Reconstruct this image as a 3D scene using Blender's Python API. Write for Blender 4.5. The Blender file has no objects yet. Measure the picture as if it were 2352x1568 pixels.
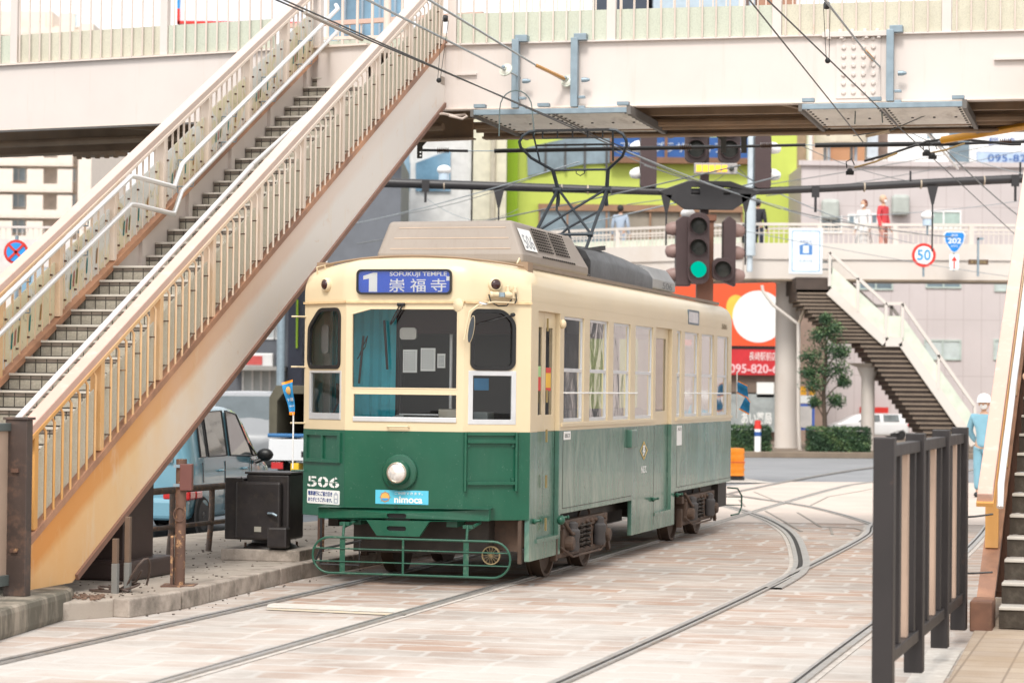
import bpy, math, random
from math import sin, cos, pi, radians, atan, sqrt
from mathutils import Vector as Vec, Matrix, geometry
random.seed(7)
sc = bpy.context.scene
col = sc.collection
# ---------------- camera ----------------
FV, CU, CV, EYE = 5553.0, 1176.0, 784.0, 1.83
PIT, ROL = atan(114.5/6044), .011
_F = Vec((0, cos(PIT), sin(PIT))); _U0 = Vec((0, -sin(PIT), cos(PIT))); _R0 = Vec((1, 0, 0))
_R = _R0*cos(ROL)+_U0*sin(ROL); _U = -_R0*sin(ROL)+_U0*cos(ROL)
CAM = Vec((0, 0, EYE))
cd = bpy.data.cameras.new('camera'); cam = bpy.data.objects.new('camera', cd); col.objects.link(cam)
cam.matrix_world = Matrix(((_R.x, _U.x, -_F.x, 0), (_R.y, _U.y, -_F.y, 0), (_R.z, _U.z, -_F.z, EYE), (0, 0, 0, 1)))
cd.lens = 85; cd.sensor_width = 36; cd.clip_end = 2000; cd.clip_start = .1
cd.dof.use_dof = True; cd.dof.focus_distance = 22.6; cd.dof.aperture_fstop = 3.0
sc.camera = cam
# ---------------- sky, sun, exposure ----------------
world = bpy.data.worlds.new('World'); sc.world = world; world.use_nodes = True
wn = world.node_tree; wn.nodes.clear()
sky = wn.nodes.new('ShaderNodeTexSky'); sky.sky_type = 'NISHITA'; sky.sun_disc = False
sky.sun_elevation = radians(52); sky.sun_rotation = radians(194); sky.dust_density = 4; sky.air_density = 1.2
hs = wn.nodes.new('ShaderNodeHueSaturation'); hs.inputs['Saturation'].default_value = .22
wm = wn.nodes.new('ShaderNodeMix'); wm.data_type = 'RGBA'; wm.inputs[0].default_value = .55
wm.inputs[7].default_value = (8.6, 8.5, 8.4, 1)
bg = wn.nodes.new('ShaderNodeBackground'); bg.inputs[1].default_value = .12
wo = wn.nodes.new('ShaderNodeOutputWorld')
wn.links.new(sky.outputs[0], hs.inputs['Color']); wn.links.new(hs.outputs[0], wm.inputs[6])
wn.links.new(wm.outputs[2], bg.inputs[0]); wn.links.new(bg.outputs[0], wo.inputs[0])
sd = bpy.data.lights.new('sun', 'SUN'); sd.energy = 1.5; sd.angle = radians(14); sd.color = (1, .96, .9)
sun = bpy.data.objects.new('sun', sd); col.objects.link(sun)
_el, _az = radians(52), radians(194)
_d = Vec((sin(_az)*cos(_el), cos(_az)*cos(_el), sin(_el)))
sun.rotation_euler = _d.to_track_quat('Z', 'Y').to_euler(); sun.location = (-10, -10, 30)
sc.view_settings.view_transform = 'Standard'; sc.view_settings.look = 'None'
sc.view_settings.exposure = .76; sc.view_settings.gamma = 1
# ---------------- projection helpers (photo pixel on the 2352 wide view -> place) ----------------
def ray(u, v): return _F*FV+_R*(u-CU)-_U*(v-CV)
def V(u, v, Y):
    d = ray(u, v); return CAM+d*(Y/d.y)
def G(u, v, z=0):
    d = ray(u, v); return CAM+d*((z-EYE)/d.z)
# ---------------- materials ----------------
def srgb(r, g, b):
    f = lambda c: (c/12.92 if c <= .04045 else ((c+.055)/1.055)**2.4)
    return (f(r/255), f(g/255), f(b/255), 1)
class NT:
    def __init__(s, name):
        s.m = bpy.data.materials.new(name); s.m.use_nodes = True; s.t = s.m.node_tree; s.t.nodes.clear()
        s.out = s.n('OutputMaterial'); s.tc = s.n('TexCoord')
    def n(s, k, **kw):
        x = s.t.nodes.new('ShaderNode'+k)
        for a, b in kw.items(): setattr(x, a, b)
        return x
    def l(s, a, b): s.t.links.new(a, b)
    def noise(s, scale, detail=4, rough=.6, vec=None, stretch=None, dist=0):
        x = s.n('TexNoise'); x.inputs['Scale'].default_value = scale; x.inputs['Detail'].default_value = detail
        x.inputs['Roughness'].default_value = rough; x.inputs['Distortion'].default_value = dist
        v = vec or s.tc.outputs['Object']
        if stretch:
            mp = s.n('Mapping'); mp.inputs['Scale'].default_value = stretch; s.l(v, mp.inputs[0]); v = mp.outputs[0]
        s.l(v, x.inputs['Vector']); return x.outputs['Fac']
    def ramp(s, fac, stops):
        r = s.n('ValToRGB'); e = r.color_ramp.elements
        e[0].position, e[0].color = stops[0][0], stops[0][1]; e[1].position, e[1].color = stops[1][0], stops[1][1]
        for p_, c_ in stops[2:]:
            q = e.new(p_); q.color = c_
        s.l(fac, r.inputs[0]); return r.outputs[0]
    def bw(s, fac, a, b): return s.ramp(fac, [(a, (0, 0, 0, 1)), (b, (1, 1, 1, 1))])
    def mix(s, f, a, b, mode='MIX'):
        x = s.n('Mix', data_type='RGBA', blend_type=mode)
        for i, q in ((0, f), (6, a), (7, b)):
            if isinstance(q, (int, float)): x.inputs[i].default_value = q
            elif isinstance(q, (tuple, list)): x.inputs[i].default_value = q
            else: s.l(q, x.inputs[i])
        return x.outputs[2]
    def math(s, op, a, b=0):
        x = s.n('Math', operation=op)
        for i, q in ((0, a), (1, b)):
            if isinstance(q, (int, float)): x.inputs[i].default_value = q
            else: s.l(q, x.inputs[i])
        return x.outputs[0]
    def bsdf(s, colr, rough=.5, metal=0, spec=.5, bump=None, bstr=.3, bdist=.01, coat=0):
        b = s.n('BsdfPrincipled')
        for k, q in (('Base Color', colr), ('Roughness', rough), ('Metallic', metal), ('Specular IOR Level', spec), ('Coat Weight', coat)):
            if isinstance(q, (int, float, tuple, list)): b.inputs[k].default_value = q
            else: s.l(q, b.inputs[k])
        if bump is not None:
            bp = s.n('Bump'); bp.inputs['Strength'].default_value = bstr; bp.inputs['Distance'].default_value = bdist
            s.l(bump, bp.inputs['Height']); s.l(bp.outputs[0], b.inputs['Normal'])
        s.b = b; s.l(b.outputs[0], s.out.inputs[0]); return b
def sc3(c, k): return (min(1, c[0]*k), min(1, c[1]*k), min(1, c[2]*k), 1)
def M(name, c, rough=.5, metal=0, var=.12, scale=3, bump=0, bscale=60, dirt=None, dcol=None, dscale=2, dstretch=None, spec=.5, coat=0, dlo=.5, dhi=.7):
    s = NT(name); c = tuple(c)[:3]+(1,)
    f = s.noise(scale, 5)
    colr = s.ramp(f, [(.3, sc3(c, 1-var)), (.7, sc3(c, 1+var))])
    if dirt:
        d = s.bw(s.noise(dscale, 8, .7, stretch=dstretch), dlo, dhi)
        colr = s.mix(s.math('MULTIPLY', d, dirt), colr, tuple(dcol)[:3]+(1,))
    rr = s.math('ADD', s.math('MULTIPLY', s.noise(scale*4, 3), .16), max(0.02, rough-.08))
    s.bsdf(colr, rr, metal, spec, s.noise(bscale, 4) if bump else None, bump, .004, coat)
    return s.m
def glass(name, tint=(.9, .95, .95), rough=0., amt=1.0, wav=0, dark=0., ior=1.5, fixed=None):
    s = NT(name)
    tr = s.n('BsdfTransparent'); tr.inputs[0].default_value = tuple(tint)+(1,)
    gl = s.n('BsdfGlossy'); gl.inputs['Roughness'].default_value = rough; gl.inputs[0].default_value = (1, 1, 1, 1)
    fr = s.n('Fresnel'); fr.inputs[0].default_value = ior
    if wav:
        bp = s.n('Bump'); bp.inputs['Strength'].default_value = wav; bp.inputs['Distance'].default_value = .01
        s.l(s.noise(3.2, 2, .4, stretch=(1, 1, .8), dist=.8), bp.inputs['Height'])
        s.l(bp.outputs[0], gl.inputs['Normal']); s.l(bp.outputs[0], fr.inputs['Normal'])
    f = s.math('MULTIPLY', fr.outputs[0], amt)
    if fixed: f = s.math('ADD', f, fixed)
    f = s.math('MINIMUM', f, 1.0)
    mx = s.n('MixShader'); s.l(f, mx.inputs[0]); s.l(tr.outputs[0], mx.inputs[1]); s.l(gl.outputs[0], mx.inputs[2])
    s.l(mx.outputs[0], s.out.inputs[0]); return s.m
def emis(name, c, e):
    s = NT(name); x = s.n('Emission'); x.inputs[0].default_value = tuple(c)[:3]+(1,); x.inputs[1].default_value = e
    s.l(x.outputs[0], s.out.inputs[0]); return s.m
# ---------------- mesh builder ----------------
def tag(o, label=None, cat=None, group=None, kind=None):
    if label: o['label'] = label
    if cat: o['category'] = cat
    if group: o['group'] = group
    if kind: o['kind'] = kind
    return o
def empty(name, loc, rz=0, label=None, cat=None, group=None):
    o = bpy.data.objects.new(name, None); col.objects.link(o); o.location = loc; o.rotation_euler = (0, 0, rz)
    o.empty_display_size = .2
    return tag(o, label, cat, group)
def link(name, me, mat, parent=None, bev=0, smooth=None, seg=2):
    o = bpy.data.objects.new(name, me); col.objects.link(o)
    if mat is not None and not me.materials: me.materials.append(mat)
    if parent is not None: o.parent = parent
    if smooth is not None:
        for p_ in me.polygons: p_.use_smooth = True
        if smooth < 180:
            try: me.set_sharp_from_angle(angle=radians(smooth))
            except Exception: pass
    if bev:
        b = o.modifiers.new('b', 'BEVEL'); b.width = bev; b.segments = seg; b.limit_method = 'ANGLE'; b.angle_limit = radians(40)
    return o
SPLIT = dict(front_apron='front_apron', axle_box_cover='axle_box_cover', lifeguard_hanger='lifeguard_hanger', web_stiffeners='web_stiffener', rivets='rivet', bolts='bolt', clips='clip', mullions='mullion', vertical_frames='vertical_frame', tube_brackets='tube_bracket', brown_frames='brown_frame', shutter_mullions='shutter_mullion', vertical_fins='vertical_fin', door_seam='door_seam', hinge='hinge', pressed_rib='pressed_rib', rear_glass='rear_glass', offside_glass='offside_pane', door_glass='door_glass', stringer='stringer', handrail='handrail')
class MB:
    def __init__(s): s.v = []; s.f = []
    def add(s, vs, fs):
        o = len(s.v); s.v += [tuple(x) for x in vs]; s.f += [tuple(i+o for i in f) for f in fs]; return s
    def box(s, x0, x1, y0, y1, z0, z1):
        return s.add([(x0, y0, z0), (x1, y0, z0), (x1, y1, z0), (x0, y1, z0), (x0, y0, z1), (x1, y0, z1), (x1, y1, z1), (x0, y1, z1)],
                     [(0, 3, 2, 1), (4, 5, 6, 7), (0, 1, 5, 4), (1, 2, 6, 5), (2, 3, 7, 6), (3, 0, 4, 7)])
    def bar(s, p, q, w, h, up=(0, 0, 1)):
        p, q, up = Vec(p), Vec(q), Vec(up); d = (q-p).normalized()
        sx = d.cross(up)
        if sx.length < 1e-4: sx = d.cross(Vec((1, 0, 0)))
        sx.normalize(); sz = sx.cross(d).normalized(); sx = sx*(w/2); sz = sz*(h/2)
        vs = [p-sx-sz, p+sx-sz, p+sx+sz, p-sx+sz, q-sx-sz, q+sx-sz, q+sx+sz, q-sx+sz]
        return s.add(vs, [(0, 1, 2, 3), (7, 6, 5, 4), (0, 4, 5, 1), (1, 5, 6, 2), (2, 6, 7, 3), (3, 7, 4, 0)])
    def tube(s, pts, r, n=8, closed=False):
        pts = [Vec(x) for x in pts]; rr = r if isinstance(r, (list, tuple)) else [r]*len(pts)
        N = len(pts); rings = []; up = None
        for i, p_ in enumerate(pts):
            if closed: d = pts[(i+1) % N]-pts[i-1]
            else: d = (pts[min(i+1, N-1)]-pts[max(i-1, 0)])
            d.normalize()
            if up is None:
                up = Vec((0, 0, 1)) if abs(d.z) < .9 else Vec((1, 0, 0))
            sx = d.cross(up).normalized(); up = sx.cross(d).normalized()
            rings.append([p_+(sx*cos(2*pi*k/n)+up*sin(2*pi*k/n))*rr[i] for k in range(n)])
        vs = [x for R_ in rings for x in R_]; fs = []
        for i in range(N if closed else N-1):
            j = (i+1) % N
            for k in range(n):
                fs.append((i*n+k, i*n+(k+1) % n, j*n+(k+1) % n, j*n+k))
        if not closed: fs += [tuple(reversed(range(n))), tuple((N-1)*n+k for k in range(n))]
        return s.add(vs, fs)
    def lathe(s, p, axis, prof, n=20, cap=True):
        p, ax = Vec(p), Vec(axis).normalized()
        e1 = ax.cross(Vec((0, 0, 1)));
        if e1.length < 1e-3: e1 = Vec((1, 0, 0))
        e1.normalize(); e2 = ax.cross(e1)
        vs = []; fs = []
        for r, h in prof: vs += [p+ax*h+(e1*cos(2*pi*k/n)+e2*sin(2*pi*k/n))*r for k in range(n)]
        for i in range(len(prof)-1):
            for k in range(n): fs.append((i*n+k, i*n+(k+1) % n, (i+1)*n+(k+1) % n, (i+1)*n+k))
        if cap: fs += [tuple(range(n)), tuple((len(prof)-1)*n+k for k in reversed(range(n)))]
        return s.add(vs, fs)
    def cyl(s, p, q, r, n=16, r2=None):
        p, q = Vec(p), Vec(q); return s.lathe(p, q-p, [(r, 0), (r if r2 is None else r2, (q-p).length)], n)
    def plate(s, outer, t, fn, holes=()):
        loops = [list(outer)]+[list(h) for h in holes]
        tri = geometry.tessellate_polygon([[Vec((a, b, 0)) for a, b in lp] for lp in loops])
        flat = [q for lp in loops for q in lp]; n = len(flat)
        vs = [fn(a, b, 0) for a, b in flat]; fs = [tuple(x) for x in tri]
        if t:
            vs += [fn(a, b, -t) for a, b in flat]; fs += [tuple(i+n for i in reversed(x)) for x in tri]; o = 0
            for lp in loops:
                m = len(lp)
                for i in range(m): fs.append((o+i, o+(i+1) % m, n+o+(i+1) % m, n+o+i))
                o += m
        return s.add(vs, fs)
    def sphere(s, p, r, n=14, m=10, sx=1, sy=1, sz=1):
        p = Vec(p); vs = []; fs = []
        for i in range(1, m):
            a = pi*i/m
            vs += [p+Vec((r*sx*sin(a)*cos(2*pi*k/n), r*sy*sin(a)*sin(2*pi*k/n), r*sz*cos(a))) for k in range(n)]
        for i in range(m-2):
            for k in range(n): fs.append((i*n+k, (i+1)*n+k, (i+1)*n+(k+1) % n, i*n+(k+1) % n))
        t = len(vs); vs += [p+Vec((0, 0, r*sz)), p-Vec((0, 0, r*sz))]
        for k in range(n):
            fs.append((t, k, (k+1) % n)); fs.append((t+1, (m-2)*n+(k+1) % n, (m-2)*n+k))
        return s.add(vs, fs)
    def mesh(s, name, fix=True):
        me = bpy.data.meshes.new(name); me.from_pydata(s.v, [], s.f)
        if fix:
            import bmesh
            bm = bmesh.new(); bm.from_mesh(me); bmesh.ops.recalc_face_normals(bm, faces=bm.faces); bm.to_mesh(me); bm.free()
        me.update(); return me
    def build(s, name, mat, parent=None, bev=0, smooth=None, top=False, fix=True, seg=2):
        if name in SPLIT and parent is not None and len(s.f) < 6000:
            one = SPLIT[name]; par = list(range(len(s.v)))
            def fd(i):
                while par[i] != i: par[i] = par[par[i]]; i = par[i]
                return i
            for f in s.f:
                a_ = fd(f[0])
                for q in f[1:]:
                    b_ = fd(q)
                    if a_ != b_: par[b_] = a_
            gr_ = {}
            for f in s.f: gr_.setdefault(fd(f[0]), []).append(f)
            if len(gr_) > 1:
                o = None
                for fs in gr_.values():
                    idx = sorted({i for f in fs for i in f}); mp = {i: k for k, i in enumerate(idx)}
                    m2 = MB(); m2.v = [s.v[i] for i in idx]; m2.f = [tuple(mp[i] for i in f) for f in fs]
                    o = link(one, m2.mesh(one, fix), mat, parent, bev, smooth, seg)
                return o
            name = one
        if top and parent is None:
            xs = [q[0] for q in s.v]; ys = [q[1] for q in s.v]; zs = [q[2] for q in s.v]
            c = Vec(((min(xs)+max(xs))/2, (min(ys)+max(ys))/2, min(zs)))
            s.v = [tuple(Vec(q)-c) for q in s.v]
            o = link(name, s.mesh(name, fix), mat, None, bev, smooth, seg); o.location = c; return o
        return link(name, s.mesh(name, fix), mat, parent, bev, smooth, seg)
def rrect(x0, x1, y0, y1, r, n=5, corners=(1, 1, 1, 1)):
    pts = []
    for i, (cx, cy, a0) in enumerate(((x1-r, y1-r, 0), (x0+r, y1-r, 90), (x0+r, y0+r, 180), (x1-r, y0+r, 270))):
        if not corners[i]:
            pts.append(((x1, y1), (x0, y1), (x0, y0), (x1, y0))[i]); continue
        for k in range(n+1):
            a = radians(a0+90*k/n); pts.append((cx+r*cos(a), cy+r*sin(a)))
    return pts
def rect(x0, x1, y0, y1): return [(x0, y0), (x1, y0), (x1, y1), (x0, y1)]
def circ(cx, cy, r, n=28, ry=None): return [(cx+r*cos(2*pi*k/n), cy+(ry or r)*sin(2*pi*k/n)) for k in range(n)]
def inset(poly, d):
    # inset of a convex counterclockwise polygon
    n = len(poly); out = []
    for i in range(n):
        p0, p1, p2 = Vec(poly[i-1]), Vec(poly[i]), Vec(poly[(i+1) % n])
        a = (p1-p0); b = (p2-p1)
        if a.length < 1e-7 or b.length < 1e-7: out.append(tuple(p1)); continue
        a.normalize(); b.normalize()
        n1 = Vec((-a.y, a.x)); n2 = Vec((-b.y, b.x)); m = n1+n2
        if m.length < 1e-6: m = n1
        m.normalize(); out.append(tuple(p1+m*(d/max(.3, m.dot(n1)))))
    return out
def roundpoly(poly, r, n=4):
    out = []; m = len(poly)
    for i in range(m):
        a, p_, c = Vec(poly[i-1]), Vec(poly[i]), Vec(poly[(i+1) % m]); u = (a-p_); v = (c-p_); k = min(r, u.length*.45, v.length*.45)
        s_, e_ = p_+u.normalized()*k, p_+v.normalized()*k
        for j in range(n+1):
            t = j/n; q = s_*(1-t)**2+p_*(2*t*(1-t))+e_*t*t; out.append((q.x, q.y))
    return out
def text_mesh(body, size, bold=0., align='LEFT', spacing=1., ext=.0008, res=3):
    cu = bpy.data.curves.new('lettering', 'FONT'); cu.body = body; cu.size = size; cu.offset = bold*size
    cu.align_x = align; cu.space_character = spacing; cu.extrude = ext; cu.resolution_u = res
    o = bpy.data.objects.new('lettering', cu); col.objects.link(o)
    dg = bpy.context.evaluated_depsgraph_get(); me = bpy.data.meshes.new_from_object(o.evaluated_get(dg))
    bpy.data.objects.remove(o); bpy.data.curves.remove(cu)
    vs = [tuple(q.co) for q in me.vertices]; fs = [tuple(p_.vertices) for p_ in me.polygons]
    bpy.data.meshes.remove(me); return vs, fs
TEXTS = []
def text(name, body, size, fn, mat, parent, bold=0., align='LEFT', spacing=1., fit=None, xoff=0, yoff=0, sy=1.0):
    vs, fs = text_mesh(body, size, bold, align, spacing)
    if not vs: return None
    sx = 1.
    if fit:
        xs = [q[0] for q in vs]; ys = [q[1] for q in vs]
        x0, x1, y0, y1 = min(xs), max(xs), min(ys), max(ys); fx0, fx1, fy0, fy1 = fit
        vs = [((q[0]-x0)/(x1-x0)*(fx1-fx0)+fx0, (q[1]-y0)/(y1-y0)*(fy1-fy0)+fy0, q[2]) for q in vs]
    mb = MB(); mb.add([fn(q[0]*sx+xoff, q[1]*sy+yoff, q[2]) for q in vs], fs)
    return mb.build(name, mat, parent, fix=False)
def children(o): return [c for c in bpy.data.objects if c.parent == o]
def copy_tree(o, parent=None):
    c = o.copy(); col.objects.link(c); c.parent = parent
    for ch in children(o): copy_tree(ch, c)
    return c
# ---------------- palette ----------------
CREAM = M('cream_paint', (.68, .56, .37), .34, var=.035, scale=1.2, dirt=.5, dcol=(.42, .30, .17), dscale=5, dstretch=(1, 1, .35), dlo=.64, dhi=.85, bump=.05, bscale=25, coat=.15)
def green_mat(name, c, wav, streak):
    s = NT(name)
    f = s.noise(1.3, 6)
    colr = s.ramp(f, [(.3, sc3(c, .85)), (.75, sc3(c, 1.15))])
    st = s.bw(s.noise(1.7, 8, .66, stretch=(1.5, 1.5, .6), dist=.8), .46, .74)
    colr = s.mix(s.math('MULTIPLY', st, streak), colr, (.30, .36, .30, 1))
    if streak > .3:
        colr = s.mix(s.math('MULTIPLY', s.bw(s.noise(1.9, 6, .7, stretch=(1.6, 1.6, .5)), .55, .72), .3), colr, (.10, .20, .22, 1))
    sc_ = s.bw(s.noise(24, 3, .5, dist=2.5), .690, .70)
    colr = s.mix(s.math('MULTIPLY', sc_, .22), colr, (.35, .45, .38, 1))
    h = s.noise(2.6, 2, .35, stretch=(1.2, 1.2, .5), dist=.8)
    s.bsdf(colr, .30 if streak < .3 else .27, 0, .5, h, wav, .02, .12); return s.m
GREEN = green_mat('green_paint', (.011, .094, .054, 1), .06, .05)
GREENS = green_mat('green_painted_sheen', (.075, .17, .125, 1), .34, .7)  # paler base and streaks put the road's reflection into the colour
GREENT = M('green_iron_paint', (.015, .085, .052), .4, var=.12, dirt=.5, dcol=(.3, .35, .27), dscale=9, dlo=.55, dhi=.75)
BLACK = M('black_rubber', (.012, .012, .013), .45)
VOID = M('dark_opening', (.006, .006, .006), .95, spec=.0)
DARKU = M('underframe_grime', (.035, .028, .023), .7, var=.4, scale=6, bump=.4, bscale=30)
RUSTU = M('rusty_underframe', (.085, .052, .035), .75, var=.35, scale=5, dirt=.6, dcol=(.05, .04, .035), dscale=6, bump=.5, bscale=30)
ALU = M('aluminium', (.72, .73, .74), .38, .6, var=.06)
STEEL = M('polished_steel', (.88, .88, .88), .30, .6, var=.03, scale=.4)
GALV = M('galvanised_steel', (.25, .32, .37), .5, .35, var=.12, scale=9)
INT = M('saloon_lining', (.62, .54, .42), .6)
INTD = M('cab_dark_partition', (.085, .078, .074), .6)
TEAL = M('teal_cab_curtain', (.07, .56, .68), .75, bump=.3, bscale=8)
WHITEP = M('white_paint', (.8, .8, .79), .45, var=.04)
PAPER = M('paper', (.78, .78, .75), .8, var=.04)
GLASS = glass('window_glass', (.97, .99, .99), 0, 1.0)
GLASSV = glass('rippled_vinyl_sheet', (.84, .88, .89), .10, 1.2, .55, fixed=.40)
GLASSW = glass('wavy_window_glass', (.84, .88, .89), .05, 1.2, .22, fixed=.36)
BLUES = M('blue_roll_blind', (.006, .085, .60), .45, var=.15, scale=2)
COOL = M('cooler_housing', (.28, .24, .208), .55, var=.07, scale=1.5, dirt=.4, dcol=(.24, .19, .16), dscale=3, dstretch=(6, 6, .5))
BLK = M('matt_black_steel', (.010, .010, .011), .5, var=.3)
BLKW = M('wire_black', (.025, .024, .023), .55)
SOOT = M('sooty_roof_casing', (.022, .022, .025), .4, var=.3, dirt=.45, dcol=(.14, .15, .16), dscale=1.6, dlo=.45, dhi=.7)
WHT = M('white_lettering', (.85, .86, .84), .5, var=.02)
PINKW = M('pinkish_white_bridge_paint', (.645, .58, .54), .5, var=.05, scale=.7, dirt=.45, dcol=(.50, .40, .31), dscale=2.0, dstretch=(3, 3, .22), dlo=.56, dhi=.8)
def pinkr():
    s = NT('faded_pink_rail_top'); sp = s.n('SeparateXYZ'); s.l(s.tc.outputs['Object'], sp.inputs[0])
    k = s.math('ADD', s.math('MULTIPLY', sp.outputs[1], .13), s.math('MULTIPLY', s.math('SUBTRACT', s.noise(2.2, 5), .5), .5))
    c = s.ramp(k, [(.0, (.60, .385, .31, 1)), (.75, (.61, .49, .425, 1))])
    c = s.mix(s.math('MULTIPLY', s.bw(s.noise(6, 7, .7), .55, .68), .3), c, (.72, .66, .6, 1)); s.bsdf(c, .45); return s.m
PINKR = pinkr()
CREAMR = M('railing_paint', (.70, .60, .53), .5, var=.05, scale=2, dirt=.5, dcol=(.55, .33, .17), dscale=5, dlo=.58, dhi=.72)
BRNF = M('brown_flange_paint', (.23, .125, .09), .55, var=.15, scale=2)
DKBR = M('dark_brown_fence_paint', (.020, .016, .016), .48, var=.22, scale=2, dirt=.35, dcol=(.16, .09, .06), dscale=7, dlo=.62, dhi=.76)
RUST = M('rusty_brown_pipe', (.12, .065, .045), .7, var=.25, scale=5, dirt=.9, dcol=(.45, .26, .13), dscale=14, dlo=.55, dhi=.62, bump=.3, bscale=30)
BRP = M('brown_pole_paint', (.20, .085, .05), .55, var=.15)
CONC = M('concrete', (.42, .36, .31), .85, var=.15, scale=4, dirt=.85, dcol=(.15, .13, .105), dscale=3.5, dlo=.42, dhi=.66, bump=.5, bscale=60)
CONCD = M('mossy_concrete', (.36, .31, .25), .9, var=.2, scale=3, dirt=.85, dcol=(.085, .08, .06), dscale=3.0, dstretch=(1, 1, .25), dlo=.38, dhi=.56, bump=.5, bscale=50)
RED = M('red_paint', (.62, .03, .02), .5, var=.05)
ORANGE = M('orange_plastic', (.9, .28, .01), .4, var=.06)
def stringer_mat():
    s = NT('rust_bled_stringer_paint')
    sp = s.n('SeparateXYZ'); s.l(s.tc.outputs['Object'], sp.inputs[0])
    # rust stain is strongest at the foot of the stair (local y) and along the lower flange
    k = s.math('MULTIPLY', s.math('ADD', sp.outputs[1], 1.0), .145)
    k = s.math('ADD', k, s.math('MULTIPLY', s.math('SUBTRACT', s.noise(1.1, 5, .6), .5), .45))
    c = s.ramp(k, [(.0, (.82, .45, .17, 1)), (.85, (.86, .81, .76, 1)), (.30, (.86, .60, .33, 1)), (.56, (.87, .77, .66, 1))])
    # band hugging the two flanges
    hgt = s.math('SUBTRACT', sp.outputs[2], s.math('MULTIPLY', sp.outputs[1], .489))
    e = s.math('SUBTRACT', 1.0, s.math('MULTIPLY', s.math('ABSOLUTE', s.math('SUBTRACT', hgt, .36)), 2.5))
    edge = s.bw(s.math('ADD', s.math('SUBTRACT', 1.0, e), s.math('MULTIPLY', s.math('SUBTRACT', s.noise(2.5, 5), .5), .25)), .72, 1.02)
    fade = s.ramp(sp.outputs[1], [(.0, (.9, .9, .9, 1)), (1.0, (.25, .25, .25, 1))])
    c = s.mix(s.math('MULTIPLY', s.math('MULTIPLY', edge, .75), s.ramp(s.math('MULTIPLY', sp.outputs[1], .12), [(0, (1, 1, 1, 1)), (.9, (.12, .12, .12, 1))])), c, (.70, .27, .05, 1))
    st = s.bw(s.noise(2.6, 8, .7, stretch=(1, 1.6, .5)), .56, .72)
    c = s.mix(s.math('MULTIPLY', st, .45), c, (.84, .70, .54, 1))
    c = s.mix(s.math('MULTIPLY', s.bw(s.noise(3.4, 9, .75, dist=.8), .60, .66), .30), c, (.66, .42, .22, 1))
    s.bsdf(c, .5, 0, .5, s.noise(40, 3), .06, .003); return s.m
STRG = stringer_mat()
def post_mat():
    s = NT('rust_bled_post_paint'); sp = s.n('SeparateXYZ'); s.l(s.tc.outputs['Object'], sp.inputs[0])
    k = s.math('ADD', s.math('MULTIPLY', s.math('ADD', sp.outputs[1], 1.0), .16), s.math('MULTIPLY', s.math('SUBTRACT', s.noise(2.5, 5), .5), .5))
    c = s.ramp(k, [(.05, (.66, .34, .10, 1)), (.85, (.80, .68, .58, 1)), (.4, (.76, .50, .27, 1))])
    s.bsdf(c, .5); return s.m
POSTM = post_mat()
def pebble(name, c, sp_=.35, stain=(.14, .13, .09), stains=.5):
    s = NT(name)
    v = s.n('TexVoronoi'); v.inputs['Scale'].default_value = 70; s.l(s.tc.outputs['Object'], v.inputs['Vector'])
    colr = s.mix(s.math('MULTIPLY', v.outputs['Distance'], .5), sc3(c, 1.12), sc3(c, .72))
    colr = s.mix(s.math('MULTIPLY', s.bw(s.noise(1.6, 6), .45, .7), stains), colr, stain+(1,))
    s.bsdf(colr, .85, 0, .3, v.outputs['Distance'], .5, .004); return s.m
PEBG = pebble('green_pebbledash', (.52, .55, .46), stains=.10)
PEBY = pebble('ochre_pebbledash', (.58, .555, .45), stains=.18)
def mural():
    s = NT('flaking_yellow_mural')
    c = s.ramp(s.noise(1.5, 4), [(.3, (.64, .57, .38, 1)), (.7, (.74, .68, .49, 1))])
    fl = s.bw(s.noise(2.2, 10, .72, stretch=(1, 1, .7), dist=.6), .50, .54)
    c = s.mix(s.math('MULTIPLY', fl, .85), c, (.70, .71, .69, 1))
    ck = s.bw(s.noise(9, 6, .7, dist=1.2), .60, .63)
    c = s.mix(s.math('MULTIPLY', ck, .5), c, (.25, .23, .17, 1))
    s.bsdf(c, .8, 0, .3, fl, .4, .004); return s.m
MURAL = mural()
def tile_riser(name, bottom=True):
    s = NT(name)
    mp = s.n('Mapping'); s.l(s.tc.outputs['Object'], mp.inputs[0])
    sp = s.n('SeparateXYZ'); s.l(mp.outputs[0], sp.inputs[0])
    fx = s.math('FRACT', s.math('MULTIPLY', sp.outputs[0], 1/.108))
    jx = s.math('LESS_THAN', s.math('ABSOLUTE', s.math('SUBTRACT', fx, .5)), .45)
    zz = sp.outputs[2]
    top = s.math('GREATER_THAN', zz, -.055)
    jz = s.math('GREATER_THAN', s.math('ABSOLUTE', s.math('ADD', zz, .055)), .006)
    jz = s.math('MULTIPLY', jz, s.math('GREATER_THAN', zz, -.142))
    base = s.ramp(s.noise(40, 3), [(.3, (.56, .51, .42, 1)), (.7, (.78, .73, .62, 1))])
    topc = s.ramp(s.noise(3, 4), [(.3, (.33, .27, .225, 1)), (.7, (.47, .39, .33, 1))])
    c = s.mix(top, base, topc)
    c = s.mix(s.math('MULTIPLY', jx, jz), (.11, .10, .085, 1), c)
    # grime toward the left end of the steps and a few damp runs
    g = s.math('ADD', s.noise(2.2, 6, .6), s.math('MULTIPLY', s.math('ADD', sp.outputs[0], .75), -.32))
    c = s.mix(s.math('MULTIPLY', s.bw(g, .62, .95), .8), c, (.085, .07, .052, 1))
    s.bsdf(c, .8); return s.m
RISER = tile_riser('step_riser_tiles')
RISERD = M('dark_brown_risers', (.10, .08, .062), .85, var=.3, scale=5, dirt=.6, dcol=(.30, .26, .2), dscale=4)  # one darker brown for the right-hand stair
TREAD = M('step_tread', (.42, .39, .35), .8, var=.12, scale=6)
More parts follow.
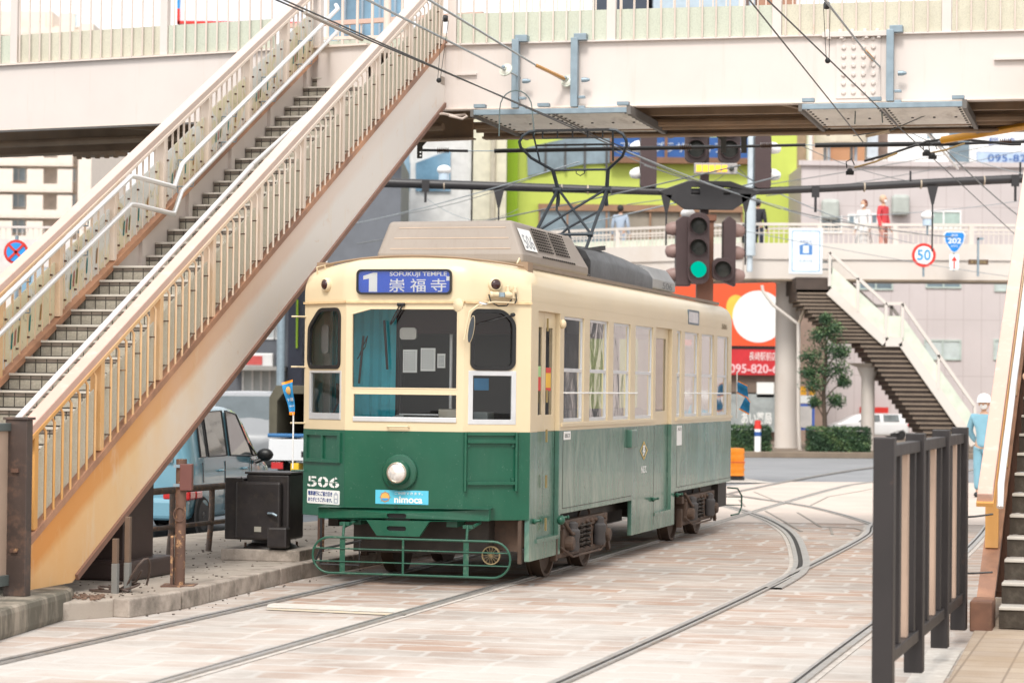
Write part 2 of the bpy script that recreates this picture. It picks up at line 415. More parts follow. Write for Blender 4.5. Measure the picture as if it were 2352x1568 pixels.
NOSE = M('step_nosing', (.50, .465, .41), .6, var=.08)
def paving():
    s = NT('granite_track_setts')
    mp = s.n('Mapping'); mp.inputs['Rotation'].default_value = (0, 0, radians(13.5)); s.l(s.tc.outputs['Object'], mp.inputs[0])
    n3 = s.n('TexNoise'); n3.inputs['Scale'].default_value = 2.6; n3.inputs['Detail'].default_value = 4; s.l(mp.outputs[0], n3.inputs['Vector'])
    vm = s.n('VectorMath', operation='SCALE'); vm.inputs['Scale'].default_value = .20; s.l(n3.outputs['Color'], vm.inputs[0])
    va = s.n('VectorMath', operation='ADD'); s.l(mp.outputs[0], va.inputs[0]); s.l(vm.outputs[0], va.inputs[1])
    b = s.n('TexBrick'); b.offset = .47; b.squash = 1.35; b.squash_frequency = 3; b.offset_frequency = 2
    s.l(va.outputs[0], b.inputs['Vector'])
    b.inputs['Scale'].default_value = 1; b.inputs['Brick Width'].default_value = .62; b.inputs['Row Height'].default_value = .37
    b.inputs['Mortar Size'].default_value = .04; b.inputs['Mortar Smooth'].default_value = .7; b.inputs['Bias'].default_value = -.1
    b.inputs['Color1'].default_value = (.385, .275, .215, 1); b.inputs['Color2'].default_value = (.385, .355, .325, 1)
    b.inputs['Mortar'].default_value = (.49, .46, .43, 1)
    blk = s.ramp(s.noise(.9, 5, .6, vec=mp.outputs[0]), [(.3, (.80, .80, .80, 1)), (.7, (1.15, 1.12, 1.1, 1))])
    c = s.mix(1.0, b.outputs['Color'], blk, 'MULTIPLY')
    c = s.mix(s.math('MULTIPLY', s.bw(s.noise(55, 3), .4, .8), .25), c, (.22, .18, .16, 1))
    sp = s.n('SeparateXYZ'); s.l(s.tc.outputs['Object'], sp.inputs[0])
    near_pale = s.bw(s.math('ADD', s.noise(.5, 8, .68), s.math('MULTIPLY', s.math('SUBTRACT', 19.5, sp.outputs[1]), .022)), .42, .64)  # paler towards the near end, broken up by noise
    c = s.mix(s.math('MULTIPLY', near_pale, .74), c, (.555, .525, .49, 1))
    c = s.mix(s.math('MULTIPLY', s.bw(s.noise(1.6, 8, .7, stretch=(.7, 2.2, 1)), .52, .62), .45), c, (.555, .525, .49, 1))
    c = s.mix(s.math('MULTIPLY', s.bw(s.noise(.8, 6, .7), .56, .8), .35), c, (.27, .235, .21, 1))
    c = s.mix(s.math('MULTIPLY', s.bw(s.noise(120, 2), .60, .72), .28), c, (.16, .13, .12, 1))
    crk = s.bw(s.noise(3.3, 8, .75, stretch=(.8, 5, 1), dist=1.), .64, .67)
    c = s.mix(s.math('MULTIPLY', crk, .55), c, (.14, .11, .09, 1))
    h = s.math('ADD', s.math('MULTIPLY', b.outputs['Fac'], -.5), s.noise(14, 6, .7))
    s.bsdf(c, .82, 0, .35, h, .55, .012); return s.m
PAVE = paving()
PAVES = M('smooth_track_concrete', (.56, .475, .415), .8, var=.08, scale=.9, dirt=.35, dcol=(.42, .35, .31), dscale=1.7, bump=.15, bscale=25)
ASPH = M('asphalt', (.24, .245, .255), .85, var=.12, scale=.5, dirt=.35, dcol=(.16, .16, .17), dscale=1.5, bump=.4, bscale=90)
ASPHD = M('dark_asphalt', (.07, .085, .10), .7, var=.2, scale=.8, dirt=.4, dcol=(.03, .035, .045), dscale=2, bump=.4, bscale=90)
GRIT = M('gritty_island_paving', (.38, .33, .28), .9, var=.15, scale=2, dirt=.7, dcol=(.15, .125, .10), dscale=4, dlo=.48, dhi=.66, bump=.5, bscale=80)
RAILM = M('worn_rail_steel', (.40, .385, .37), .42, .55, var=.15, scale=9, dirt=.7, dcol=(.33, .26, .19), dscale=7, dlo=.5, dhi=.7)
RAILD = M('rail_groove', (.03, .027, .025), .8)
MORT = M('rail_side_mortar', (.50, .46, .42), .9, var=.16, scale=6, dirt=.6, dcol=(.33, .29, .25), dscale=9, bump=.5, bscale=40)
def flagm():
    s = NT('sidewalk_slabs'); mp = s.n('Mapping'); mp.inputs['Rotation'].default_value = (0, 0, radians(15)); s.l(s.tc.outputs['Object'], mp.inputs[0])
    b = s.n('TexBrick'); s.l(mp.outputs[0], b.inputs['Vector']); b.inputs['Scale'].default_value = 1; b.inputs['Brick Width'].default_value = .30; b.inputs['Row Height'].default_value = .30; b.offset = .0
    b.inputs['Mortar Size'].default_value = .008; b.inputs['Color1'].default_value = (.44, .36, .28, 1); b.inputs['Color2'].default_value = (.38, .31, .25, 1); b.inputs['Mortar'].default_value = (.24, .19, .15, 1)
    c = s.mix(s.math('MULTIPLY', s.bw(s.noise(1.1, 7, .65), .42, .66), .6), b.outputs['Color'], (.29, .205, .13, 1))
    c = s.mix(s.math('MULTIPLY', s.bw(s.noise(60, 3), .55, .75), .3), c, (.16, .12, .09, 1)); s.bsdf(c, .85, 0, .3, s.noise(70, 3), .3, .004); return s.m
FLAG = flagm()
# ================= TRAM =================
TH = radians(15.36)
TX = Vec((-.9335, 22.405, 0))+Vec((cos(TH), -sin(TH), 0))*.05
tram = empty('tram', TX, -TH, 'cream and green vintage tram with a blue destination blind, number 506 on its front', 'tram')
HW, LB = 1.10, 10.35
PL = sqrt(.533**2+.35**2)
def fr(u, v, w): return (u, -.35-w, v)                 # centre front panel: u=x, v=z, outward w
def fpl(u, v, w):                                      # left angled panel, u measured outward from the crease
    d = Vec((-.533, .35))/PL; n = Vec((-.35, -.533))/PL
    p_ = Vec((-.567, -.35))+d*u+n*w; return (p_.x, p_.y, v)
def fpr(u, v, w):
    d = Vec((.533, .35))/PL; n = Vec((.35, -.533))/PL
    p_ = Vec((.567, -.35))+d*u+n*w; return (p_.x, p_.y, v)
def sd_(u, v, w): return (HW+w, u, v)
def sl_(u, v, w): return (-HW-w, u, v)
def rr_(f): return lambda u, v, w: (lambda q: (q[0], LB-q[1]-0.0, q[2]))(f(u, v, w))
T_ = .05
wins = [(1.24, 2.06), (2.30, 3.12), (3.36, 4.18), (4.43, 5.36), (6.70, 6.97), (7.18, 8.04), (8.25, 9.06), (9.31, 10.10)]
# --- lower body, green
mb = MB()
low = [(0, 1.42), (0, .24), (1.16, .24), (1.16, .62), (4.3, .62), (4.3, .24), (6.63, .24), (6.63, .62), (LB, .62), (LB, 1.42),
       (6.42, 1.42), (6.42, .42), (5.5, .42), (5.5, 1.42), (1.08, 1.42), (1.08, .42), (.26, .42), (.26, 1.42)]
mb.plate(low, .045, sd_)
mb.plate(rect(0, LB, .62, 1.42), .045, sl_)
body_low = mb.build('side_skirt_panels', GREENS, tram, bev=.004)
mb = MB()
for f in (fr,):
    mb.plate(rect(-.567, .567, .62, 1.42), T_, f); mb.plate(rect(-.567, .567, .62, 1.42), T_, rr_(f))
for f in (fpl, fpr):
    mb.plate(rect(0, PL, .62, 1.42), T_, f); mb.plate(rect(0, PL, .62, 1.42), T_, rr_(f))
mb.build('front_apron', GREEN, tram, bev=.004)
# --- upper body, cream
mb = MB()
holes = [rect(a_, b_, 1.50, 2.52) for a_, b_ in wins]
up = [(0, 1.42), (.26, 1.42), (.26, 2.54), (1.08, 2.54), (1.08, 1.42), (5.5, 1.42), (5.5, 2.53), (6.42, 2.53), (6.42, 1.42), (LB, 1.42), (LB, 2.62), (0, 2.62)]
mb.plate(up, T_, sd_, holes)
lw = [(.5+1.15*i, 1.32+1.15*i) for i in range(8)]
mb.plate(rect(0, LB, 1.42, 2.62), T_, sl_, [rect(a_, b_, 1.5, 2.52) for a_, b_ in lw])
wc_up = [(-.505, 1.81), (.50, 1.81), (.50, 2.535), (-.33, 2.535), (-.51, 2.487)]
wc_lo = rect(-.49, .50, 1.515, 1.757)
LWU = [(.096, 2.0), (.54, 2.0), (.565, 2.06), (.56, 2.37), (.40, 2.53), (.13, 2.53), (.096, 2.48)]
LWL = rect(.076, .54, 1.525, 1.955)
RWU = [(.075, 2.03), (.11, 2.0), (.43, 2.0), (.47, 2.04), (.47, 2.42), (.36, 2.52), (.11, 2.52), (.075, 2.48)]
RWL = rect(.066, .473, 1.515, 1.953)
LWU = roundpoly(LWU, .05); RWU = roundpoly(RWU, .05)
mb.plate(rect(-.567, .567, 1.42, 2.62), T_, fr, [wc_up, wc_lo])
mb.plate(rect(0, PL, 1.42, 2.62), T_, fpl, [LWU, LWL]); mb.plate(rect(0, PL, 1.42, 2.62), T_, fpr, [RWU, RWL])
mb.plate(rect(-.567, .567, 1.42, 2.62), T_, rr_(fr), [rect(-.5, .5, 1.55, 2.5)])
for f in (fpl, fpr): mb.plate(rect(0, PL, 1.42, 2.62), T_, rr_(f), [rect(.08, .5, 1.55, 2.5)])
mb.build('upper_body', CREAM, tram, bev=.003)
# --- roof shell (cream shoulder rising into the roof)
ringbase = [(-.567, -.35), (.567, -.35), (1.10, 0), (1.10, 2.6), (1.10, 5.2), (1.10, 7.8), (1.10, LB), (.567, LB+.35), (-.567, LB+.35), (-1.10, LB), (-1.10, 7.8), (-1.10, 5.2), (-1.10, 2.6), (-1.10, 0)]
base = []
N_ = len(ringbase)
for i in range(N_):
    p_, q_ = Vec(ringbase[i]), Vec(ringbase[(i+1) % N_])
    for k in range(8): base.append(p_+(q_-p_)*(k/8))
def ztop(x): return 3.02-.085*x*x
rings = []
for d, dz in ((0, None), (0, -.22), (.003, -.175), (.012, -.125), (.03, -.078), (.06, -.042), (.10, -.02), (.16, -.005), (.3, 0), (.5, 0), (.8, 0)):
    rg = []
    for q in base:
        fy = min(1, (q.y+.35)/.35) if q.y < 0 else (min(1, (LB+.35-q.y)/.35) if q.y > LB else 1)
        x = q.x*(1-d/HW); yc = min(max(q.y, d), LB-d)
        y = q.y+(d*1.1 if q.y < LB/2 else -d*1.1)*(1 if (q.y <= 0 or q.y >= LB) else 0)
        if 0 < q.y < LB: y = min(max(q.y, d*1.1), LB-d*1.1)
        z = 2.62 if dz is None else ztop(x)+dz
        rg.append((x, y, z))
    rings.append(rg)
mb = MB(); n = len(base); vs = [p_ for rg in rings for p_ in rg]; fs = []
for i in range(len(rings)-1):
    for k in range(n): fs.append((i*n+k, i*n+(k+1) % n, (i+1)*n+(k+1) % n, (i+1)*n+k))
fs.append(tuple((len(rings)-1)*n+k for k in range(n)))
mb.add(vs, fs); mb.build('roof', CREAM, tram, smooth=50)
# rain gutter strips and roof corner pieces
mb = MB()
for s_ in (-1, 1):
    mb.bar((s_*.965, .32, 2.958), (s_*.965, LB-.3, 2.958), .03, .035)
mb.build('gutter', M('gutter_grime', (.25, .19, .14), .6), tram)
mb = MB()
pts = [(x, -.2+.28*(x/1.0)**2, ztop(x)+.006) for x in [-1+.1*i for i in range(21)]]
mb.tube(pts, .012, 6); mb.box(.93, 1.03, .12, .3, 2.87, 2.985); mb.box(-1.03, -.93, .12, .3, 2.87, 2.985)
mb.build('roof_edge_moulding', M('brown_edge_moulding', (.28, .19, .12), .6), tram)
# drip rail
mb = MB()
mb.bar((-.567, -.36, 2.597), (.567, -.36, 2.597), .02, .02)
mb.bar(fpl(0, 2.597, .01), fpl(PL, 2.597, .01), .02, .02); mb.bar(fpr(0, 2.597, .01), fpr(PL, 2.597, .01), .02, .02)
mb.build('drip_rail', M('cream_drip_rail', (.70, .50, .28), .4, var=.15, scale=12), tram)
# --- destination blind
ds = empty_child = None
mb = MB(); mb.plate(rrect(-.462, .448, 2.665, 2.895, .045), .03, lambda u, v, w: (u, -.39-w, v), [rrect(-.445, .431, 2.682, 2.878, .035)])
fr_ = mb.build('destination_frame', BLACK, tram, bev=.004)
mb = MB(); mb.plate(rrect(-.450, .436, 2.678, 2.882, .038), .01, lambda u, v, w: (u, -.37-w, v))
bl = mb.build('destination_blind', BLUES, tram)
dn = lambda u, v, w: (u, -.3715-w, v)
mb = MB(); mb.plate([(-.345, 2.69), (-.265, 2.69), (-.265, 2.865), (-.305, 2.865), (-.40, 2.835), (-.40, 2.80), (-.345, 2.81)], .002, dn); mb.build('route_number', WHT, bl)
text('english_name', 'SOFUKUJI TEMPLE', .05, dn, WHT, bl, bold=.014, fit=(-.145, .40, 2.822, 2.870))
for ch, x0 in (('崇', -.15), ('福', .052), ('寺', .248)):
    text('destination_character', ch, .15, dn, WHT, bl, bold=.006, fit=(x0, x0+.148, 2.688, 2.808))
mb = MB(); mb.plate(rect(.395, .428, 2.79, 2.83), .002, dn); mb.build('sticker', WHT, bl)
mb = MB(); mb.plate(rrect(-.445, .431, 2.682, 2.878, .035), .002, lambda u, v, w: (u, -.384-w, v)); mb.build('destination_glass', glass('blind_glass', (.97, .97, .97), 0, .7), tram)
# --- marker lamps
RL = M('dark_red_lens', (.035, .008, .008), .15, coat=.5)
for f, u0, z0 in ((fpl, .30, 2.762), (fpr, .285, 2.762)):
    c = Vec(f(u0, z0, .0)); n_ = Vec(f(0, 0, 1))-Vec(f(0, 0, 0))
    lp = MB().lathe(c, n_, [(.066, -.03), (.066, .012), (.060, .028), (.050, .034), (.044, .028)], 24, cap=False).build('marker_lamp', CREAM, tram, smooth=40)
    MB().lathe(c, n_, [(.046, .026), (.042, .036), (.03, .044), (.0, .048)], 24, cap=False).build('lens', RL, lp, smooth=60)
# --- front windows: gaskets, glass, sills
def gasket(name, poly, f, wdt=.022, mat=BLACK, prot=.012, dep=.03):
    mb = MB(); mb.plate(inset(poly, -wdt*.55), dep, lambda u, v, w: f(u, v, w+prot), [inset(poly, wdt*.45)])
    return mb.build(name, mat, tram, bev=.003)
def pane(name, poly, f, off=-.02, mat=GLASS, par=tram):
    mb = MB(); mb.plate(poly, 0, lambda u, v, w: f(u, v, w+off)); return mb.build(name, mat, par)
g = gasket('corner_window', LWU, fpl, .034); pane('glass_pane', LWU, fpl, par=g)
g = gasket('corner_window', RWU, fpr, .034); pane('glass_pane', RWU, fpr, par=g)
g = gasket('windscreen', wc_up, fr, .012, CREAM, .004); pane('glass_pane', wc_up, fr, par=g)
g = gasket('lower_windscreen', wc_lo, fr, .010, CREAM, .003); pane('glass_pane', wc_lo, fr, par=g)
MB().box(-.49, .50, -.362, -.34, 1.505, 1.548).build('sill', ALU, g, bev=.003)
g = gasket('drop_window', LWL, fpl, .022, ALU, .004); pane('glass_pane', LWL, fpl, par=g)
MB().plate(rect(.076, .54, 1.52, 1.575), .02, lambda u, v, w: fpl(u, v, w+.008)).build('sill', ALU, g, bev=.003)
g = gasket('drop_window', RWL, fpr, .045, ALU, .004); pane('glass_pane', RWL, fpr, par=g)
# small handle under windscreen
mb = MB(); mb.tube([(-.15, -.36, 1.46), (-.15, -.385, 1.462), (.05, -.385, 1.462), (.05, -.36, 1.46)], .009, 6)
mb.build('grab_bar', CREAM, tram, smooth=40)
# --- wipers
mb = MB(); mb.cyl((-.07, -.36, 2.575), (.0, -.36, 2.575), .018); mb.tube([(-.01, -.385, 2.57), (-.10, -.385, 2.42), (-.13, -.38, 2.39)], .008, 6)
mb.tube([(-.04, -.385, 2.57), (-.13, -.385, 2.40)], .006, 6); mb.bar((-.19, -.38, 2.43), (-.155, -.38, 1.98), .012, .02)
mb.build('wiper', BLK, tram)
mb = MB(); mb.lathe(fpr(.45, 2.49, 0), Vec(fpr(0, 0, 1))-Vec(fpr(0, 0, 0)), [(.018, 0), (.018, .05), (.0, .055)], 12)
mb.tube([fpr(.45, 2.49, .04), fpr(.30, 2.45, .045), fpr(.13, 2.40, .03)], .006, 6); mb.build('wiper', BLK, tram)
# --- mirrors on bracket
MIR = M('mirror_face', (.75, .76, .78), .06, 1, var=.02)
mb = MB(); mb.tube([fpr(.46, 2.597, .04), fpr(.25, 2.60, .10), fpr(.06, 2.565, .2), fpr(-.03, 2.50, .24), fpr(-.06, 2.34, .24), fpr(-.075, 2.25, .24)], .009, 6)
mb.tube([fpr(.2, 2.60, .12), fpr(.08, 2.56, .22)], .007, 6)
mir = mb.build('mirror_bracket', CREAM, tram, smooth=40)
nrm = Vec((-.55, -1, .05)).normalized()
MB().lathe(fpr(-.13, 2.56, .22), nrm, [(.0, .012), (.05, .008), (.062, 0), (.05, -.02), (0, -.025)], 20, cap=False).build('round_mirror', CREAM, mir, smooth=50)
mb = MB(); mb.plate(circ(0, 0, .030, 20, .125), .02, lambda u, v, w: tuple(Vec(fpr(-.02, 2.345, .27))+Vec((.75, .66, 0))*u+Vec((.15, 0, 1))*v*1.0+Vec((.1, -.9, 0))*(w*1.0)))
m2 = mb.build('long_mirror', CREAM, mir, bev=.004)
mb = MB(); mb.plate(circ(0, 0, .026, 20, .118), .002, lambda u, v, w: tuple(Vec(fpr(-.02, 2.345, .272))+Vec((.75, .66, 0))*u+Vec((.15, 0, 1))*v+Vec((.1, -.9, 0))*(w+.004))); mb.build('mirror_glass', M('mirror_painted_dark', (.05, .06, .07), .08, coat=1), m2)  # a dark reflection is put into the glass colour
mb = MB(); mb.lathe(fpr(.12, 2.585, .17), (.3, -.2, 1), [(.045, 0), (.04, .012), (.0, .015)], 16); mb.build('convex_mirror', MIR, mir, smooth=50)
# --- cable connector cluster right of the front lamp
mb = MB()
for du, dz in ((.40, .06), (.47, .055)): mb.lathe(fpr(du, 2.64+dz, .03), (0, 0, 1), [(.018, 0), (.018, .05), (.01, .055)], 10)
mb.lathe(fpr(.22, 2.67, .05), Vec(fpr(1, 0, 0))-Vec(fpr(0, 0, 0)), [(.028, 0), (.032, .02), (.026, .03), (.026, .08)], 12)
mb.lathe(fpr(.36, 2.67, .05), Vec(fpr(1, 0, 0))-Vec(fpr(0, 0, 0)), [(.026, 0), (.032, .04), (.02, .07)], 12)
mb.bar(fpr(.2, 2.645, .03), fpr(.49, 2.645, .03), .03, .012); mb.bar(fpr(.45, 2.60, .02), fpr(.45, 2.72, .03), .02, .02)
cn = mb.build('cable_connector', CREAM, tram, smooth=40)
MB().box(-.03, .03, -.02, .02, -.02, .02).build('connector_core', GALV, cn).location = fpr(.335, 2.67, .05)
mb = MB(); mb.tube([fpr(.21, 2.67, .05), fpr(.23, 2.60, .06), fpr(.30, 2.565, .06), fpr(.38, 2.57, .06), fpr(.43, 2.63, .05)], .006, 6)
mb.tube([fpr(.47, 2.68, .05), fpr(.475, 2.62, .05), fpr(.46, 2.59, .05)], .006, 6); mb.build('cable', BLACK, cn, smooth=40)
# pegs on left edge
for z in (2.47, 2.0, 1.475): MB().tube([(-1.08, .0, z), (-1.15, -.08, z), (-1.20, -.08, z)], .009, 6).build('lamp_peg', CREAM, tram)
MB().tube([(-1.08, .0, 1.03), (-1.2, -.05, 1.03)], .009, 6).build('lamp_peg', GREENT, tram)
MB().tube([(.93, .25, 2.96), (.93, .18, 3.02), (.93, .1, 2.97)], .008, 6).build('roof_hook', CREAM, tram)
MB().tube([(-.97, -.02, 2.84), (-.97, -.05, 2.93), (-.89, -.05, 2.95), (-.89, -.02, 2.86)], .008, 6).build('roof_hook', CREAM, tram)
# --- front apron fittings
mb = MB(); mb.lathe((-.027, -.35, 1.045), (0, -1, 0), [(.165, 0), (.165, .035), (.155, .045), (.115, .05), (.11, .06), (.11, .10), (.10, .115), (.093, .118), (.093, .1)], 36, cap=False)
hl = mb.build('headlight', GREEN, tram, smooth=30)
MB().lathe((-.027, -.35, 1.045), (0, -1, 0), [(.096, .108), (.094, .12), (.086, .124), (.084, .112)], 36, cap=False).build('headlight_rim', M('bronze_rim', (.45, .38, .3), .35, .7), hl, smooth=30)
def lens_mat():
    s = NT('fluted_headlight_lens'); w = s.noise(7, 3, .6, dist=1.5)
    c = s.ramp(w, [(.3, (.55, .50, .46, 1)), (.62, (.9, .88, .85, 1))]); s.bsdf(c, .08, .35, .6, s.noise(30, 2), .5, .004, 1); return s.m
MB().lathe((-.027, -.35, 1.045), (0, -1, 0), [(.0, .142), (.035, .138), (.065, .128), (.086, .112)], 32, cap=False).build('headlight_lens', lens_mat(), hl, smooth=60)
# left ventilation frame (two panes) and right rack
mb = MB(); mb.plate(rect(.055, .612, 1.115, 1.40), .02, lambda u, v, w: fpl(u, v, w+.02), [rect(.095, .315, 1.15, 1.365), rect(.345, .565, 1.15, 1.365)])
mb.build('vent_frame', GREEN, tram, bev=.003)
mb = MB()
for u0 in (.02, .505): mb.bar(fpr(u0, 1.42, .022), fpr(u0, .885, .022), .035, .02)
for z in (1.335, .958): mb.bar(fpr(.035, z, .02), fpr(.49, z, .02), .018, .03)
mb.bar(fpr(.035, 1.405, .012), fpr(.49, 1.405, .012), .012, .03)
for u0, z in ((.05, 1.30), (.47, 1.30), (.05, .99), (.47, .99)): mb.bar(fpr(u0-.015, z, .008), fpr(u0+.015, z, .008), .012, .03)
mb.build('signboard_rack', GREEN, tram, bev=.002)
text('fleet_number', '506', .14, lambda u, v, w: fpl(-u, v, w+.002), WHT, tram, bold=.02, fit=(-.56, -.075, .885, .985))
mb = MB()   # stencil gaps
for u0 in (.505, .325, .14): mb.plate(rect(u0-.006, u0+.006, .88, .99), .0012, lambda u, v, w: fpl(u, v, w+.0045))
mb.plate(rect(.07, .565, .930, .936), .0012, lambda u, v, w: fpl(u, v, w+.0045)); mb.build('stencil_gaps', GREEN, tram)
mb = MB(); mb.plate(rrect(.065, .562, .732, .862, .012), .003, lambda u, v, w: fpl(u, v, w+.004)); st = mb.build('courtesy_notice', WHT, tram)
NAVY = M('navy_print', (.02, .05, .22), .5)
text('notice_text', '電車運行にご協力頂き', .04, lambda u, v, w: fpl(-u, v, w+.005), NAVY, st, bold=.02, fit=(-.545, -.175, .805, .848))
text('notice_text', 'ありがとうございます。', .04, lambda u, v, w: fpl(-u, v, w+.005), NAVY, st, bold=.02, fit=(-.545, -.175, .75, .79))
mb = MB(); mb.plate(rect(.085, .15, .745, .83), .001, lambda u, v, w: fpl(u, v, w+.0055), [rect(.097, .138, .79, .82), rect(.10, .135, .755, .78)])
mb.plate([(.085, .83), (.15, .83), (.118, .85)], .001, lambda u, v, w: fpl(u, v, w+.0055)); mb.build('tram_pictogram', M('pale_print', (.45, .48, .55), .6), st)
SKYB = M('light_blue_print', (.10, .52, .70), .45, var=.02)
mb = MB(); mb.plate(rect(-.263, .244, .755, .882), .003, lambda u, v, w: fr(u, v, w+.004)); nm = mb.build('fare_card_plate', SKYB, tram)
text('fare_card_text', 'nimoca', .08, lambda u, v, w: fr(u, v, w+.006), WHT, nm, bold=.03, fit=(-.082, .188, .766, .828))
text('fare_card_text', 'ご利用できます。', .04, lambda u, v, w: fr(u, v, w+.006), WHT, nm, bold=.0, fit=(-.078, .19, .842, .868))
mb = MB(); mb.plate(circ(-.17, .818, .046), .001, lambda u, v, w: fr(u, v, w+.0055), [circ(-.17, .818, .038)])
for k in range(8): mb.bar(fr(-.17+.04*cos(k*pi/4), .818+.04*sin(k*pi/4), .0055), fr(-.17+.058*cos(k*pi/4), .818+.058*sin(k*pi/4), .0055), .006, .002)
mb.build('ship_wheel_emblem', M('brown_print', (.45, .25, .12), .5), nm)
mb = MB(); mb.plate(circ(-.17, .818, .037), .001, lambda u, v, w: fr(u, v, w+.0055)); mb.build('orange_disc', M('orange_print', (.85, .42, .10), .5), nm)
mb = MB(); mb.plate([(-.205, .808), (-.135, .808), (-.145, .79), (-.17, .782), (-.195, .79)], .001, lambda u, v, w: fr(u, v, w+.007)); mb.build('blue_sea', M('sea_print', (.05, .3, .6), .5), nm)
# --- bumper
bm_o = [(-.80, .715), (.83, .73), (.83, .625), (.285, .61), (.19, .47), (-.215, .47), (-.315, .608), (-.80, .612)]
mb = MB(); mb.plate(bm_o, .05, lambda u, v, w: (u, -.45-w+.16*max(0, abs(u)-.45), v), [rrect(-.12, .065, .632, .676, .02), rrect(-.12, .065, .518, .56, .02)])
mb.build('bumper', GREEN, tram, bev=.006)
MB().box(-.14, .09, -.42, -.40, .50, .70).build('slot_dark_backing', BLACK, tram)  # black backing added so the bumper slots read dark
mb = MB(); mb.add([(-.80, -.5+.06, .715), (.83, -.5+.06, .73), (.83, -.2, .74), (-.80, -.2, .725)], [(0, 1, 2, 3)]); mb.box(-.5, -.4, -.36, .2, .56, .66); mb.box(.42, .52, -.36, .2, .56, .66)
mb.build('bumper_deck', GREENT, tram)
mb = MB(); mb.tube([(-.03+.012*cos(a_), -.46, .735+.014*sin(a_)) for a_ in [k*pi/5 for k in range(10)]], .003, 5, True); mb.build('coupling_pin_ring', BLK, tram)
# --- lifeguard fender
yF = -.75
xl, xr, zb, zt = -.72, 1.13, .145, .465; R_ = .16
path = []
for cx, cz, a0 in ((xr-R_, zt-R_, 90), (xr-R_, zb+R_, 0), (xl+R_, zb+R_, -90), (xl+R_, zt-R_, -180)):
    for k in range(7):
        a_ = radians(a0-15*k); path.append((cx+R_*cos(a_), yF, cz+R_*sin(a_)))
mb = MB(); mb.tube(path, .0105, 8, True)
for z in (.365, .25): mb.tube([(xl+.0, yF, z), (xr, yF, z)], .007, 6)
fd = mb.build('lifeguard_frame', GREENT, tram, smooth=60)
for x in (-.44, .72): MB().bar((x, yF+.01, .15), (x, yF+.01, .47), .012, .05, up=(1, 0, 0)).build('lifeguard_strap', GREENT, fd, bev=.003)
MB().tube([(.136, yF, .15), (.136, yF, .465)], .011, 8).build('lifeguard_strap', GREENT, fd, smooth=60)
mb = MB()
for x, m_ in ((-.44, 0), (.72, 1)):
    mb.cyl((x, yF+.02, .46), (x, yF+.05, .6), .012); mb.bar((x-.045, yF+.08, .585), (x+.045, yF+.08, .585), .06, .03)
    mb.tube([(x, yF+.05, .56), (x, -.3, .6)], .015, 6)
mb.build('lifeguard_hanger', GREENT, fd, smooth=40)
mb = MB(); mb.tube([(-.78, -.55, .2), (-.72, -.55, .34), (-.36, -.45, .42)], .012, 6); mb.tube([(-.74, -.5, .20), (-.36, -.5, .20), (-.36, -.5, .42)], .009, 6); mb.tube([(-.75, -.45, .2), (-.75, -.45, .62)], .012, 6)
mb.build('trip_gate', BLK, tram, smooth=40)
# --- underframe and trucks
mb = MB(); mb.box(-.9, .9, -.1, LB, .62, .72); mb.box(-.95, -.85, .3, LB-.3, .5, .66); mb.box(.80, .9, 1.3, LB-.3, .5, .66)
mb.box(-.5, .5, 4.4, 6.5, .28, .6); mb.box(.3, .8, 3.6, 4.1, .35, .62); mb.box(-.8, -.4, 3.2, 4.2, .3, .62)
mb.box(-.55, .75, -.12, .1, .30, .62); mb.cyl((-.4, .1, .5), (.5, .1, .5), .09)
mb.tube([(.6, 3.3, .55), (.62, 3.5, .42), (.75, 3.6, .40), (.76, 3.9, .5)], .035, 8)
mb.build('underframe', DARKU, tram, smooth=30)
mb = MB(); mb.plate([(.55, .62), (1.06, .62), (1.06, .40), (.98, .32), (.55, .36)], .02, lambda u, v, w: (u, .08-w, v)); mb.bar((1.02, -.02, .22), (1.02, -.02, .62), .05, .035)
mb.build('apron_stay', RUSTU, tram, bev=.004)
mb = MB(); mb.lathe((.78, -.12, .30), (.1, -1, 0), [(.085, 0), (.085, .045), (.075, .045), (.075, 0)], 28, cap=False)
for k in range(14): mb.tube([(.785, -.165, .30), (.785+.078*cos(k*pi/7), -.16, .30+.078*sin(k*pi/7))], .0025, 4)
mb.build('brake_handwheel', M('yellowed_wheel', (.24, .18, .09), .6), tram)
WH = M('tram_wheel_steel', (.10, .065, .045), .6, .3, var=.3)
XO = .12    # the running rails lie a little right of the body centre line
